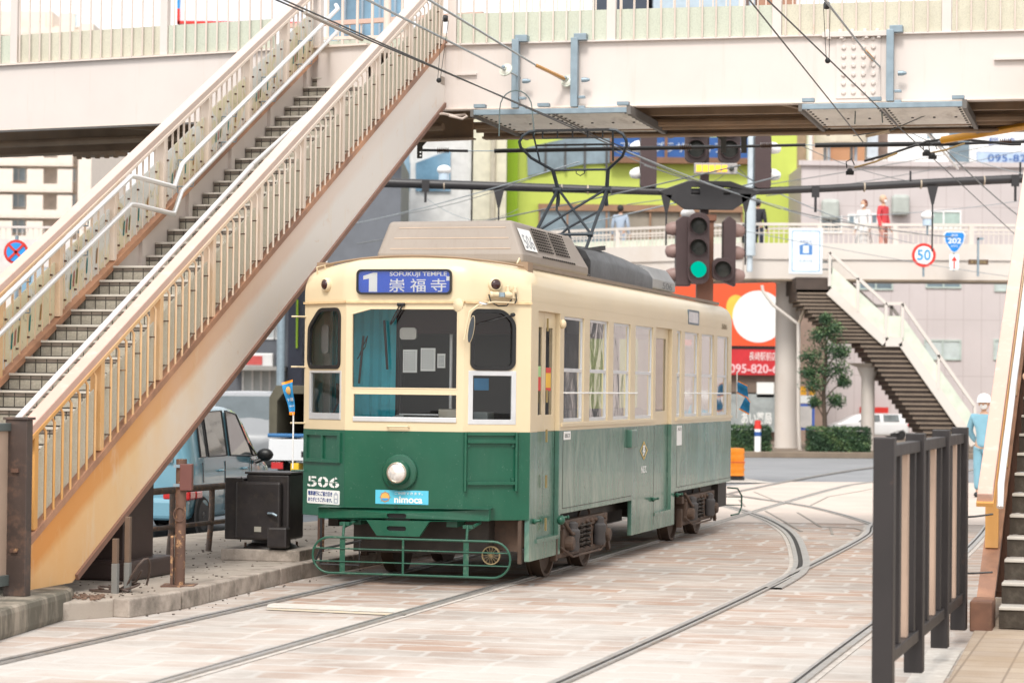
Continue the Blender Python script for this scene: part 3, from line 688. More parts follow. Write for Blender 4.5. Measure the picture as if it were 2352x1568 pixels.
def truck(yc):
    for s_ in (-1, 1):
        x = XO+s_*.93*1
        mb = MB()
        mb.bar((x, yc-1.05, .50), (x, yc+1.05, .50), .08, .09); mb.bar((x, yc-1.0, .22), (x, yc+1.0, .22), .07, .05)
        for y0 in (-.78, .78):
            mb.box(x-.08, x+.06, yc+y0-.12, yc+y0+.12, .24, .48)
            mb.lathe((x+s_*.02, yc+y0, .33), (s_, 0, 0), [(.07, 0), (.07, .10), (.055, .12)], 14)
        for y0 in (-.42, 0, .42): mb.bar((x, yc+y0-.04, .5), (x, yc+y0+.02, .22), .06, .06)
        mb.bar((x, yc-.6, .48), (x, yc-.2, .24), .05, .05); mb.bar((x, yc+.6, .48), (x, yc+.2, .24), .05, .05)
        for y0 in (-.9, -.5, -.3, .1, .3, .5, .9): mb.lathe((x+s_*.03, yc+y0, .50), (s_, 0, 0), [(.022, 0), (.022, .025), (.012, .035)], 8)
        mb.tube([(x+s_*.06, yc-1.0, .30), (x+s_*.08, yc-.6, .19), (x+s_*.08, yc+.6, .19), (x+s_*.06, yc+1.0, .30)], .014, 6)
        mb.tube([(x+s_*.05, yc-.95, .58), (x+s_*.09, yc-.7, .42), (x+s_*.09, yc-.45, .40)], .02, 6); mb.bar((x+s_*.02, yc-1.12, .40), (x+s_*.02, yc-1.12, .18), .05, .07)
        mb.bar((x+s_*.03, yc+.95, .44), (x+s_*.03, yc+1.15, .16), .04, .06)
        tf = mb.build('truck_frame', RUSTU, tram, bev=.006)
        for y0 in (-.12, .12):
            mb = MB(); mb.tube([(x+s_*.03+.05*cos(t*.9), yc+y0+.05*sin(t*.9), .25+.0064*t) for t in range(38)], .011, 5)
            mb.build('coil_spring', DARKU, tf, smooth=60)
        mb = MB()
        for y0 in (-.62, .62):
            mb.lathe((x+s_*.07, yc+y0*.9, .24), (0, 0, 1), [(.055, 0), (.068, .03), (.062, .12), (.072, .14), (.072, .2), (.05, .22), (.05, .27), (.02, .29)], 12)
        mb.build('axle_box_cover', M('grey_black_casting', (.06, .055, .055), .6), tf, smooth=40)
    for y0 in (-.78, .78):
        for s_ in (-1, 1):
            x = XO+s_*.7375
            mb = MB(); mb.lathe((x+s_*.06, yc+y0, .33), (-s_, 0, 0), [(.05, 0), (.06, .02), (.28, .035), (.30, .0), (.33, .0), (.335, .10), (.355, .105), (.355, .13), (.28, .13), (.1, .10), (.05, .12)], 36)
            mb.build('wheel', WH, tram, smooth=30)
        MB().cyl((XO-.7, yc+y0, .33), (XO+.7, yc+y0, .33), .06).build('axle', DARKU, tram)
truck(2.15); truck(8.2)
# --- doors (recessed)
def door(y0, y1, leafs, glassz):
    mb = MB(); prev = y0
    for i, (a_, b_) in enumerate(leafs):
        e = y1 if i == len(leafs)-1 else (leafs[i][1]+leafs[i+1][0])/2
        mb.plate(rect(prev+.004, e-.004, 1.42, 2.54), .03, lambda u, v, w: (HW-.045+w, u, v), [rect(a_, b_, *glassz)]); prev = e
    dr = mb.build('door', CREAM, tram, bev=.003)
    mb = MB(); prev = y0
    for i, (a_, b_) in enumerate(leafs):
        e = y1 if i == len(leafs)-1 else (leafs[i][1]+leafs[i+1][0])/2
        mb.plate(rect(prev+.004, e-.004, .425, 1.418), .03, lambda u, v, w: (HW-.045+w, u, v)); prev = e
    mb.build('door_lower_leaf', GREENS, dr, bev=.003)
    mb = MB()
    for a_, b_ in leafs: mb.plate(rect(a_, b_, *glassz), 0, lambda u, v, w: (HW-.055, u, v))
    mb.build('door_glass', GLASS, dr)
    MB().box(HW-.06, HW+.012, y0-.03, y1, .395, .43).build('door_step', GREENS, dr)
    return dr
d1 = door(.26, 1.08, [(.44, .575), (.71, .975)], (1.575, 2.395))
mb = MB()
for z in (2.42, 1.75, 1.38, .95, .55): mb.box(HW-.02, HW-.004, .635, .655, z-.06, z+.06)
mb.build('hinge', M('brass_hinge', (.35, .27, .12), .5, .5), d1)
mb = MB(); mb.plate(rect(.745, .935, 1.80, 2.02), .001, lambda u, v, w: (HW-.052+w, u, v)); k_ = mb.build('door_sticker', M('yellow_sticker', (.8, .45, .03), .5), d1)
mb = MB(); mb.plate(rect(.745, .935, 1.80, 1.83), .001, lambda u, v, w: (HW-.0505+w, u, v)); mb.plate(rect(.745, .935, 1.97, 2.02), .001, lambda u, v, w: (HW-.0505+w, u, v)); mb.build('sticker_band', RED, k_)
mb = MB(); mb.plate(rect(.46, .56, 1.80, 1.93), .001, lambda u, v, w: (HW-.052+w, u, v)); mb.build('door_sticker', RED, d1)
mb = MB(); mb.plate(rect(.46, .56, 1.93, 2.03), .001, lambda u, v, w: (HW-.052+w, u, v)); mb.build('door_sticker', M('green_sticker', (.35, .6, .25), .5), d1)
MB().sphere((HW+.02, 1.10, 2.44), .035, sz=1.3).build('door_lamp', CREAM, tram, smooth=60)
d2 = door(5.5, 6.42, [(5.70, 6.28)], (1.575, 2.41))
for y0, z in ((.13, .60), (1.17, .58), (5.35, .585), (6.72, .58)):
    MB().lathe((HW, y0, z), (1, 0, .2), [(.022, 0), (.03, .02), (.015, .035), (.012, .07), (.02, .08), (.0, .09)], 10).build('door_buffer', GREENT, tram, smooth=40)
MB().sphere((HW+.05, .98, .57), .042).build('step_lamp', GREENT, tram, smooth=60)
# --- side windows
for i, (a_, b_) in enumerate(wins):
    mb = MB(); two = i != 4
    mb.plate(rect(a_, b_, 1.50, 2.52), .02, lambda u, v, w: (HW-.018+w, u, v), [rect(a_+.025, b_-.025, 2.02, 2.495)] + ([rect(a_+.025, b_-.025, 1.535, 1.985)] if two else [rect(a_+.025, b_-.025, 1.53, 1.98)]))
    wf = mb.build('saloon_window', ALU, tram, bev=.002)
    mb = MB(); mb.plate(rect(a_+.02, b_-.02, 2.0, 2.5), 0, lambda u, v, w: (HW-.028, u, v)); mb.build('upper_pane', GLASSW, wf)
    mb = MB(); mb.plate(rect(a_+.02, b_-.02, 1.52, 2.0), 0, lambda u, v, w: (HW-.034, u, v)); mb.build('lower_pane', GLASSV if i not in (1, 3) else GLASSW, wf)
mb = MB()
for a_, b_ in lw: mb.plate(rect(a_, b_, 1.5, 2.52), 0, lambda u, v, w: (-HW+.02, u, v))
mb.build('offside_glass', GLASS, tram)
mb = MB(); mb.plate(rect(-.5, .5, 1.55, 2.5), 0, lambda u, v, w: rr_(fr)(u, v, -.02))
for f in (fpl, fpr): mb.plate(rect(.08, .5, 1.55, 2.5), 0, lambda u, v, w: rr_(f)(u, v, -.02))
mb.build('rear_glass', GLASS, tram)
for a_, b_ in ((1.22, 4.40), (7.15, 10.15)):
    mb = MB(); mb.tube([(HW+.03, a_, 1.782), (HW+.03, b_, 1.782)], .009, 6)
    for y0 in (a_, (a_+b_)/2, b_): mb.tube([(HW, y0, 1.782), (HW+.03, y0, 1.782)], .006, 6)
    mb.build('window_guard_rail', WHITEP, tram, smooth=40)
MB().box(HW-.01, HW+.016, 1.14, 5.44, 1.455, 1.492).build('window_sill', CREAM, tram, bev=.003)
MB().box(HW-.01, HW+.016, 6.65, LB, 1.455, 1.492).build('window_sill', CREAM, tram, bev=.003)
# panel seam along the skirt
mb = MB(); mb.box(HW-.001, HW+.002, 1.24, 4.3, .668, .674); mb.box(HW-.001, HW+.002, 1.225, 1.232, .67, 1.41); mb.box(HW-.001, HW+.002, 6.74, 6.747, .67, 1.41); mb.box(HW-.001, HW+.002, 6.74, LB, .668, .674)
mb.box(HW-.001, HW+.002, 5.44, 5.447, .3, 1.41)
mb.build('panel_seam', DARKU, tram)
# side roll sign, boxes, emblem, notices
mb = MB(); mb.plate(rrect(7.36, 8.05, 2.615, 2.795, .03), .02, lambda u, v, w: (HW+.004+w, u, v), [rrect(7.40, 8.01, 2.64, 2.77, .02)])
rs = mb.build('side_blind_box', M('steel_blue_frame', (.10, .14, .17), .4), tram, bev=.003)
mb = MB(); mb.plate(rrect(7.39, 8.02, 2.63, 2.78, .02), 0, lambda u, v, w: (HW+.002, u, v)); mb.build('side_blind_glass', M('pale_blind', (.5, .52, .56), .15, coat=.6), rs)
MB().box(HW-.02, HW+.05, 4.06, 4.36, 1.195, 1.388).build('side_lamp_box', GREENS, tram, bev=.01)
mb = MB(); mb.plate([(4.70, 1.145), (4.90, 1.04), (5.10, 1.145), (4.90, 1.25)], .002, lambda u, v, w: (HW+.004+w, u, v), [[(4.745, 1.145), (4.90, 1.065), (5.055, 1.145), (4.90, 1.225)]])
em = mb.build('company_crest', M('gold_print', (.55, .38, .10), .5), tram)
text('crest_letter', '長', .1, lambda u, v, w: (HW+.004+w, u, v), WHT, em, bold=.03, fit=(4.83, 4.97, 1.085, 1.205))
text('fleet_number', 'N.E.T.', .1, lambda u, v, w: (HW+.003+w, u, v), WHT, tram, bold=.03, fit=(4.77, 5.05, .90, .975))
for a_, b_, z0, z1, tx in ((1.24, 1.52, 1.33, 1.41, '出口'), (6.72, 7.02, 1.165, 1.398, '入口')):
    mb = MB(); mb.plate(rect(a_, b_, z0, z1), .002, lambda u, v, w: (HW+.004+w, u, v)); nb = mb.build('door_notice', WHT, tram)
    text('notice_text', tx, .1, lambda u, v, w: (HW+.0055+w, u, v), BLK, nb, bold=.0, fit=(a_+.05, b_-.05, z1-.06, z1-.02))
text('fleet_number', '506', .1, lambda u, v, w: (HW+.004+w, u, v), M('tan_print', (.35, .27, .17), .6), tram, bold=.02, fit=(9.60, 9.98, 2.615, 2.685))
# --- interior
mb = MB(); mb.box(-1.04, 1.04, .02, LB-.02, .80, .84); ifl = mb.build('floor', INT, tram)
mb = MB(); mb.box(-1.03, 1.03, .1, LB, 2.56, 2.60); mb.build('ceiling', INT, tram)
def apx(x, y): return x-.285*(y+.35)      # shift an inside fitting so it sits where the windscreen shows it
mb = MB(); mb.box(-.80, 1.03, 1.55, 1.6, .84, 2.56); mb.build('cab_partition', INTD, tram)
mb = MB(); mb.box(-.66, 1.0, .62, .66, 2.33, 2.56); mb.build('cab_header', M('dark_red_header', (.05, .02, .018), .6), tram)
mb = MB(); nn_ = 30; pts = []
for i in range(nn_+1):
    x = -1.03+i/nn_*.66; pts.append((x, .50+.016*sin(i*1.5)+(.5 if 0 else 0)))
mb.add([(x, y, .90) for x, y in pts]+[(x, y+.02, 2.56) for x, y in pts], [(i, i+1, nn_+2+i, nn_+1+i) for i in range(nn_)]); mb.build('cab_curtain', TEAL, tram, smooth=60)
for x0, x1, z0, z1 in ((-.02, .115, 1.955, 2.165), (.15, .29, 1.97, 2.18), (.31, .385, 2.0, 2.13)):
    y0 = -.24; x0, x1 = apx(x0, y0), apx(x1, y0)
    mb = MB(); mb.box(x0, x1, y0, y0+.01, z0, z1); pp = mb.build('timetable', PAPER, tram)
    mb = MB()
    for k in range(9):
        for j in range(5): mb.box(x0+.012+j*(x1-x0-.02)/5, x0+.012+(j+.6)*(x1-x0-.02)/5, y0-.002, y0-.001, z1-.02-k*(z1-z0-.03)/9-.006, z1-.02-k*(z1-z0-.03)/9)
    mb.build('timetable_print', bpy.data.materials.get('grey_print') or M('grey_print', (.2, .22, .24), .7), pp)
y0 = -.1
mb = MB(); mb.plate(rrect(apx(-.06, y0), apx(.10, y0), 2.26, 2.37, .03), .03, lambda u, v, w: (u, -.1-w, v)); mb.build('inner_mirror', M('mirror_back', (.55, .52, .47), .4), tram)
MB().cyl((apx(.42, 1.0), 1.0, .84), (apx(.42, 1.0), 1.0, 2.55), .016, 10).build('grab_pole', STEEL, tram, smooth=60)
MB().tube([(apx(-.10, .6), .6, 2.33), (apx(-.07, .6), .6, 2.0), (apx(-.08, .6), .6, 1.5)], .022).build('air_hose', BLK, tram, smooth=60)
MB().cyl((apx(-.08, .5), .5, 1.56), (apx(.35, .5), .5, 1.56), .012, 10).build('cab_rail', STEEL, tram)
x = apx(.45, -.1); MB().box(x-.10, x+.10, -.2, .05, 1.3, 1.625).build('fare_box', M('fare_box_paint', (.50, .46, .38), .4, .2), tram, bev=.01)
x = apx(.74, .05); MB().box(x-.08, x+.06, .02, .25, .9, 1.60).build('card_reader', M('grey_plastic', (.35, .38, .38), .5), tram, bev=.01)
MB().box(x-.08, x+.06, .05, .06, 1.80, 1.91).build('blue_notice', M('blue_card', (.06, .30, .60), .5), tram)
MB().cyl((-.25, .0, .9), (-.25, .0, 1.50), .10).build('controller', M('controller_black', (.03, .03, .03), .4), tram, smooth=40)
MB().tube([(-.25, .0, 1.52), (-.16, -.06, 1.55), (-.10, -.06, 1.55)], .015).build('controller_handle', STEEL, tram)
MB().box(-1.0, -.93, .25, .3, .9, 2.56).build('cab_post', M('pale_cab_post', (.6, .58, .52), .5), tram)
mb = MB(); mb.box(-.80, -.765, .05, .09, 1.66, 1.85); mb.tube([(-.79, .08, 1.67), (-.84, .1, 1.57), (-.9, .12, 1.5)], .01); mb.build('tablet_holder', BLK, tram)
mb = MB(); mb.plate(rrect(-.97, -.90, 2.13, 2.40, .03), .03, lambda u, v, w: (u, .1-w, v)); mb.build('inner_mirror', M('inner_mirror_grey', (.4, .4, .4), .3), tram)
mb = MB(); mb.bar((-.62, .3, 2.30), (-.66, .3, 1.85), .012, .02); mb.tube([(-.66, .3, 2.12), (-.58, .3, 2.3), (-.6, .3, 2.2), (-.68, .3, 2.08)], .005, 5); mb.build('spare_wiper', BLK, tram)
# passengers' long seats and hanging straps inside
for s_ in (-1, 1):
    mb = MB(); mb.box(min(s_*.62, s_*1.03), max(s_*.62, s_*1.03), 1.8, 5.2, .84, 1.25); mb.box(min(s_*.95, s_*1.03), max(s_*.95, s_*1.03), 1.8, 5.2, 1.25, 1.62)
    mb.box(min(s_*.62, s_*1.03), max(s_*.62, s_*1.03), 6.7, 9.9, .84, 1.25); mb.build('bench_seat', M('green_moquette', (.03, .10, .07), .9) if s_ < 0 else bpy.data.materials['green_moquette'], tram, bev=.03)
# --- roof cooler
def coolf(u, v, w): return (u, 1.08-w, v)
ck = MB()
vs = [(-.75, 1.05, 3.05), (.73, 1.05, 3.02), (.73, 3.75, 3.02), (-.75, 3.75, 3.05), (-.75, 1.05, 3.12), (.73, 1.05, 3.11), (.73, 3.75, 3.11), (-.75, 3.75, 3.12),
      (-.66, 1.16, 3.44), (.59, 1.16, 3.445), (.56, 3.6, 3.44), (-.63, 3.6, 3.44)]
ck.add(vs, [(0, 3, 2, 1), (0, 1, 5, 4), (1, 2, 6, 5), (2, 3, 7, 6), (3, 0, 4, 7), (4, 5, 9, 8), (5, 6, 10, 9), (6, 7, 11, 10), (7, 4, 8, 11), (8, 9, 10, 11)])
cooler = ck.build('roof_cooler', COOL, tram, bev=.035, seg=4)
def cff(u, v, w):   # on the sloping front of the cooler; u=x, v=0..1 up
    return (u, 1.05+.11*v-.94*w-.001, 3.115+.325*v+.3*w)
mb = MB()
for v_, k in ((.16, .60), (.48, .57), (.80, .53)): mb.bar(cff(-k-.02, v_, .002), cff(k, v_, .002), .006, .010)
mb.build('pressed_rib', M('rib_light', (.5, .40, .32), .5), cooler)
def csd(u, v, w):   # sloping right side; u=y, v=0..1 up
    return (.732-.142*v+.92*w+.001, u+.0*v, 3.11+.335*v+.38*w)
for blk in (0, 1, 2):
    mb = MB()
    if blk < 2:
        for r_ in range(8):
            for c_ in range(8):
                u0 = 1.76+blk*.68+c_*.075; v0 = .85-r_*.089
                mb.plate(rect(u0, u0+.054, v0-.029, v0+.029), .0, lambda u, v, w: csd(u, v, .004))
    else:
        for c_ in range(16): mb.plate(rect(1.80+c_*.085, 1.860+c_*.085, .0, .055), 0, lambda u, v, w: csd(u, v, .004))
    mb.build('vent_slot_dark', VOID, cooler)  # flat black patches painted for the dark inside the vent slots
mb = MB(); mb.plate(rect(1.2, 1.66, .14, .78), 0, lambda u, v, w: csd(u, v, .004)); pn = mb.build('number_plate', WHT, cooler)
text('fleet_number', '506', .3, lambda u, v, w: csd(u, v, .006+w), M('grey_numeral', (.30, .31, .33), .6), pn, bold=.0, fit=(1.26, 1.62, .2, .6))
mb = MB(); mb.box(-.6, .6, 1.3, 3.5, 2.93, 3.06); mb.build('cooler_plinth', BLK, tram)
# casing behind: sooty curved resistor housing and grey box
mb = MB(); prof = [(-.52, 3.02), (-.52, 3.25), (-.46, 3.36), (-.32, 3.43), (0, 3.455), (.32, 3.43), (.46, 3.36), (.52, 3.25), (.52, 3.02)]
n = len(prof)
stt = [(4.7, .96), (5.3, 1.0), (6.2, 1.0), (7.2, .93), (7.6, .86), (8.0, .78)]
for (y0, k) in stt: mb.add([(x, y0, 3.02+(z-3.02)*k) for x, z in prof], [])
mb.f += [(i*n+k, i*n+k+1, (i+1)*n+k+1, (i+1)*n+k) for i in range(len(stt)-1) for k in range(n-1)]+[tuple(range(n)), tuple((len(stt)-1)*n+k for k in reversed(range(n)))]
mb.build('resistor_casing', SOOT, tram, smooth=40)
mb = MB(); mb.plate([(-.5, 3.08), (.5, 3.08), (.5, 3.2), (.38, 3.37), (-.38, 3.37), (-.5, 3.2)], 1.5, lambda u, v, w: (u, 8.02-w, v))
gb = mb.build('rear_cooler', M('grey_housing', (.42, .42, .42), .5, dirt=.4, dcol=(.2, .2, .2), dscale=3), tram, bev=.02)
text('fleet_number', '506', .1, lambda u, v, w: (.502+w, u, v), M('dim_numeral', (.2, .2, .21), .6), gb, fit=(8.7, 9.3, 3.1, 3.18))
mb = MB(); mb.box(-.45, .45, 4.8, 9.4, 2.95, 3.08); mb.build('equipment_plinth', BLK, tram)
for y0 in (4.35,):
    mb = MB(); mb.lathe((.55, y0, 2.96), (0, 0, 1), [(.03, 0), (.03, .03), (.055, .04), (.03, .06), (.055, .075), (.03, .09), (.05, .105), (.02, .13)], 14); mb.build('roof_insulator', SOOT, tram, smooth=30)
# --- pantograph
PG = M('pantograph_tube', (.04, .05, .06), .45, .3)
mb = MB(); mb.box(-.42, .42, 4.95, 5.03, 3.30, 3.36); mb.bar((-.36, 4.5, 3.32), (-.36, 6.0, 3.46), .05, .05); mb.bar((.36, 4.5, 3.32), (.36, 6.0, 3.46), .05, .05)
pg = mb.build('pantograph_base', BLK, tram)
mb = MB(); ky, kz = 6.4, 4.17
for s_ in (-1, 1):
    mb.tube([(s_*.36, 5.0, 3.30), (s_*.34, 5.35, 3.50), (s_*.30, ky, kz)], .020, 8)
    mb.tube([(s_*.33, 5.45, 3.60), (-s_*.28, ky, kz)], .016, 8)
    mb.tube([(s_*.30, ky, kz-.08), (s_*.27, 6.25, 3.92), (0, 5.75, 3.68), (s_*.12, 5.4, 3.48)], .015, 8)
mb.tube([(-.34, 5.42, 3.58), (.34, 5.42, 3.58)], .016, 8); mb.tube([(-.40, 5.0, 3.32), (.40, 5.0, 3.32)], .022, 8)
for s_ in (-1, 1): mb.lathe((s_*.34, 5.42, 3.58), (s_, 0, 0), [(.03, -.03), (.03, .03)], 8)
mb.build('lower_arm', PG, pg, smooth=60)
mb = MB()
mb.tube([(-.32, ky, kz), (.32, ky, kz)], .018, 8)
for s_ in (-1, 1):
    mb.tube([(s_*.30, ky, 3.98), (s_*.29, ky, 4.06), (s_*.30, ky, 4.2), (s_*.335, 6.3, 4.40)], .024, 8)
    mb.lathe((s_*.30, ky, kz), (s_, 0, 0), [(.04, -.05), (.045, .05)], 10)
    mb.tube([(s_*.335, 6.3, 4.40), (s_*.55, 6.1, 4.53), (s_*.635, 5.95, 4.64), (s_*.64, 5.9, 4.70), (s_*.60, 5.9, 4.77), (s_*.52, 5.9, 4.815), (s_*.42, 5.9, 4.825)], .018, 8)
    mb.tube([(s_*.48, 5.9, 4.81), (s_*.44, 6.1, 4.48)], .012, 6)
mb.tube([(-.335, 6.3, 4.40), (.335, 6.3, 4.40)], .014, 8)
mb.tube([(-.05, 6.3, 4.40), (-.05, 6.3, 4.36), (.0, 6.3, 4.33), (.05, 6.3, 4.36), (.05, 6.3, 4.40)], .006, 6)
mb.build('upper_arm', PG, pg, smooth=60)
mb = MB(); mb.bar((-.44, 5.9, 4.825), (.44, 5.9, 4.825), .05, .028)
mb.bar((-.36, 5.9, 4.735), (.36, 5.9, 4.735), .025, .014); mb.tube([(-.46, 5.95, 4.66), (.46, 5.95, 4.66)], .013, 6)
for x in (-.36, -.18, 0, .18, .36): mb.tube([(x, 5.9, 4.82), (x, 5.9, 4.735)], .010, 6)
mb.build('collector_head', BLK, pg, smooth=40)
# --- rear lifeguard and flag at the tail
mb = MB(); ye = LB+.75
mb.tube([(1.05, ye-.4, .15), (1.1, ye-.1, .16), (1.12, ye, .25), (1.12, ye, .4), (1.08, ye-.1, .5), (1.0, ye-.4, .52)], .012, 6)
for z in (.27, .38): mb.tube([(-.9, ye, z), (1.12, ye, z)], .008, 6)
mb.build('rear_lifeguard', GREENT, tram, smooth=60)
mb = MB(); mb.box(.75, .98, LB-.25, LB+.35, .28, .64); mb.build('rear_step_plate', DARKU, tram)
# --- front corner flag
fl = empty('pennant', tram.matrix_basis @ Vec((-1.165, -.10, 1.05)), -TH, 'small blue pennant with orange ends clipped to the front corner of the tram', 'flag', 'blue pennants on the tram')
MB().cyl((0, 0, 0), (.0, 0, .52), .008, 8).build('pole', WHITEP, fl, smooth=60)
FBL = M('pennant_blue', (.02, .24, .52), .7, var=.08)
def flag(par, pts, y=-.01):
    (a0, z0), (a1, z1), (b0, w0), (b1, w1) = pts
    def f(u, v, w):
        x = (a0+(a1-a0)*u)*(1-v)+(b0+(b1-b0)*u)*v; z = (z0+(z1-z0)*u)*(1-v)+(w0+(w1-w0)*u)*v
        return (x, y+.02*sin(v*6)+.015*sin(u*5)-w, z)
    for nm_, v0, v1, m_ in (('pennant_cloth', .09, .93, FBL), ('orange_hem', .0, .09, ORANGE), ('orange_hem', .93, 1., ORANGE)):
        mb = MB()
        for i in range(8):
            for j in range(4):
                a_, b_ = v0+(v1-v0)*i/8, v0+(v1-v0)*(i+1)/8; mb.add([f(j/4, a_, 0), f((j+1)/4, a_, 0), f((j+1)/4, b_, 0), f(j/4, b_, 0)], [(0, 1, 2, 3)])
        mb.build(nm_, m_, par, fix=False)
    return f
ff = flag(fl, [(-.035, .50), (.02, .50), (-.115, .80), (.0, .83)])
text('pennant_lettering', 'V・VAREN', .03, lambda u, v, w: ff(u, v, w+.004), WHT, fl, bold=.03, fit=(.15, .9, .40, .50))
text('pennant_lettering', 'NAGASAKI', .03, lambda u, v, w: ff(u, v, w+.004), WHT, fl, bold=.0, fit=(.15, .9, .24, .29))
mb = MB(); mb.plate(circ(.5, .72, .28, 20, .12), .0, lambda u, v, w: ff(u, v, .004)); mb.build('orange_badge', M('badge_orange', (.75, .45, .15), .6), fl)
# ================= GROUND, TRACKS =================
def sheet(name, poly, z, mat, kind='structure'):
    mb = MB(); mb.plate(poly, 0, lambda u, v, w: (u, v, z)); o = mb.build(name, mat, None, fix=False); o['kind'] = kind; return o
def slab(name, poly, z0, z1, mat, bev=.02):
    mb = MB(); mb.plate(poly, z1-z0, lambda u, v, w: (u, v, z1+w)); o = mb.build(name, mat, None, bev=bev); o['kind'] = 'structure'; return o
sheet('ground', [(-600, -60), (600, -60), (600, 1200), (-600, 1200)], -.012, M('asphalt_ground', (.22, .22, .23), .9, var=.12, scale=.4))
sheet('road', [(-60, -10), (60, -10), (60, 110), (-60, 110)], -.008, ASPH)
# darker road left of the tracks
sheet('side_road', [(-40, 12), (-7.1, 12), (-7.1, 20), (-4.6, 25), (-2.58, 29.9), (3, 44), (-2, 60), (-40, 60)], -.004, ASPHD)
sheet('track_paving', [(-7, 5), (8, 5), (13.5, 33.5), (-1.5, 33.5), (-3.4, 24), (-7, 19)], 0, PAVE)
sheet('track_concrete', [(-.6, 33.4), (14, 33.4), (22, 50.5), (5.6, 48.5), (.5, 40)], .004, PAVES)
# rails
def rail(name, pts, w=.048, groove=-1, zo=0, gw=.027):
    P = [Vec((x, y, 0)) for x, y in pts]
    # smooth resample (Catmull-Rom)
    if len(P) > 2:
        Q = []
        for i in range(len(P)-1):
            p0, p1, p2, p3 = P[max(i-1, 0)], P[i], P[i+1], P[min(i+2, len(P)-1)]
            for k in range(8):
                t = k/8; Q.append(.5*((2*p1)+(p2-p0)*t+(2*p0-5*p1+4*p2-p3)*t*t+(3*p1-p0-3*p2+p3)*t**3))
        Q.append(P[-1]); P = Q
    def strip(off, ww, z, h):
        vs = []; fs = []
        for i, p_ in enumerate(P):
            d = (P[min(i+1, len(P)-1)]-P[max(i-1, 0)]).normalized(); nr = Vec((d.y, -d.x, 0))
            a_, b_ = p_+nr*(off-ww/2), p_+nr*(off+ww/2)
            vs += [(a_.x, a_.y, z-h), (a_.x, a_.y, z), (b_.x, b_.y, z), (b_.x, b_.y, z-h)]
        for i in range(len(P)-1):
            for k in range(3): fs.append((4*i+k, 4*i+k+1, 4*i+k+5, 4*i+k+4))
        return vs, fs
    root = empty(name, tuple(P[0])); root['kind'] = 'structure'
    inv = P[0]
    def mk(nm, off, ww, z, h, m):
        vs, fs = strip(off, ww, z, h); mb = MB(); mb.add([(a_-inv.x, b_-inv.y, c_) for a_, b_, c_ in vs], fs); mb.build(nm, m, root)
    mk('rail_head', 0, w, .020+zo, .02, RAILM)
    mk('groove', groove*(w/2+gw/2), gw, .011+zo, .006, RAILD)
    mk('guard_lip', groove*(w/2+gw+.012), .026 if gw < .05 else .075, .017+zo, .014, RAILM)
    mk('mortar_strip', -groove*(w/2+.022), .044, .006+zo*.3, .004, MORT)
    return root
k_ = .268
def on(y): return .227+k_*(y-23.36)
rail('rail', [(on(4)-.1, 4), (on(14)-.03, 14), (on(23.36), 23.36), (on(33), 33), (on(45), 45), (7.26+.35, 49.4), (13, 62)], groove=-1)
def on2(y): return -1.275+.2795*(y-23.14)+.02
rail('rail', [(on2(4)-.1, 4), (on2(14)-.03, 14), (on2(23.14), 23.14), (on(33)-1.49, 33), (on(45)-1.50, 45), (7.6, 55), (11, 64)], groove=1)
# second track
rail('rail', [(-2.55, 5), (.30, 15.03), (2.22, 21.9), (4.34, 30.0), (5.0, 33.34), (6.7, 40), (9.4, 50)], groove=1, zo=.0004)
rail('rail', [(-.85, 5), (1.83, 15.1), (3.7, 21.9), (5.82, 30), (8.2, 40), (10.9, 50)], groove=-1, zo=.0006)
# diverging curve
rail('rail', [(2.36, 22.3), (2.87, 24.5), (3.21, 27.3), (3.50, 30.6), (3.58, 33.2), (3.52, 35.4), (3.29, 38.2), (2.6, 42.5), (1.6, 47)], groove=1, zo=.0012, gw=.075)
rail('rail', [(4.3, 24.2), (4.8, 28.5), (4.98, 33.3), (4.78, 37.3), (4.49, 39.2), (4.13, 40.7), (3.6, 43.3), (2.9, 47.5)], groove=-1, zo=.0016)
mb = MB()
for (a_, b_) in (((3.10, 24.9), (3.42, 26.9)), ((3.42, 26.9), (3.70, 29.9))):
    mb.bar((a_[0], a_[1], .012), (b_[0], b_[1], .012), .07, .016)
mb = MB()
# stop line, white with a yellow edge
WPAINT = M('road_white', (.63, .60, .55), .8, var=.1, scale=8, dirt=.7, dcol=(.5, .45, .40), dscale=9, dlo=.38, dhi=.55)
YPAINT = M('road_yellow', (.60, .48, .25), .8, var=.15, scale=8, dirt=.8, dcol=(.52, .47, .42), dscale=12, dlo=.36, dhi=.5)
def quadG(us, z):
    return [tuple(G(u, v, z).xy) for u, v in us]
sheet('stop_line', quadG([(612, 1394), (617, 1383), (950, 1397), (938, 1407)], .006), .006, WPAINT)
sheet('stop_line_edge', quadG([(612, 1399), (613, 1395), (937, 1408), (930, 1413)], .006), .006, YPAINT)
0 and sheet('stop_line', quadG([(470, 1390), (485, 1380), (590, 1384), (580, 1391)], .006), .006, WPAINT)
0 and sheet('stop_line', quadG([(985, 1409), (998, 1400), (1085, 1403), (1062, 1411)], .006), .006, WPAINT)
# white edge band by the right-hand pavement
sheet('edge_line', [(1.75, 12.2), (1.98, 12.2), (3.22, 17.2), (2.98, 17.2)], .005, WPAINT)
sheet('lane_line', [(3.9, 47.4), (5.2, 47.6), (4.7, 50.6), (3.3, 50.2)], .012, WPAINT)
sheet('lane_line', [(-3.45, 27.6), (-3.2, 27.2), (1.5, 38.5), (1.2, 38.9)], .004, WPAINT)
sheet('lane_line', [(-7.4, 32.0), (-2.0, 36.6), (-2.0, 36.9), (-7.6, 32.4)], .004, WPAINT)
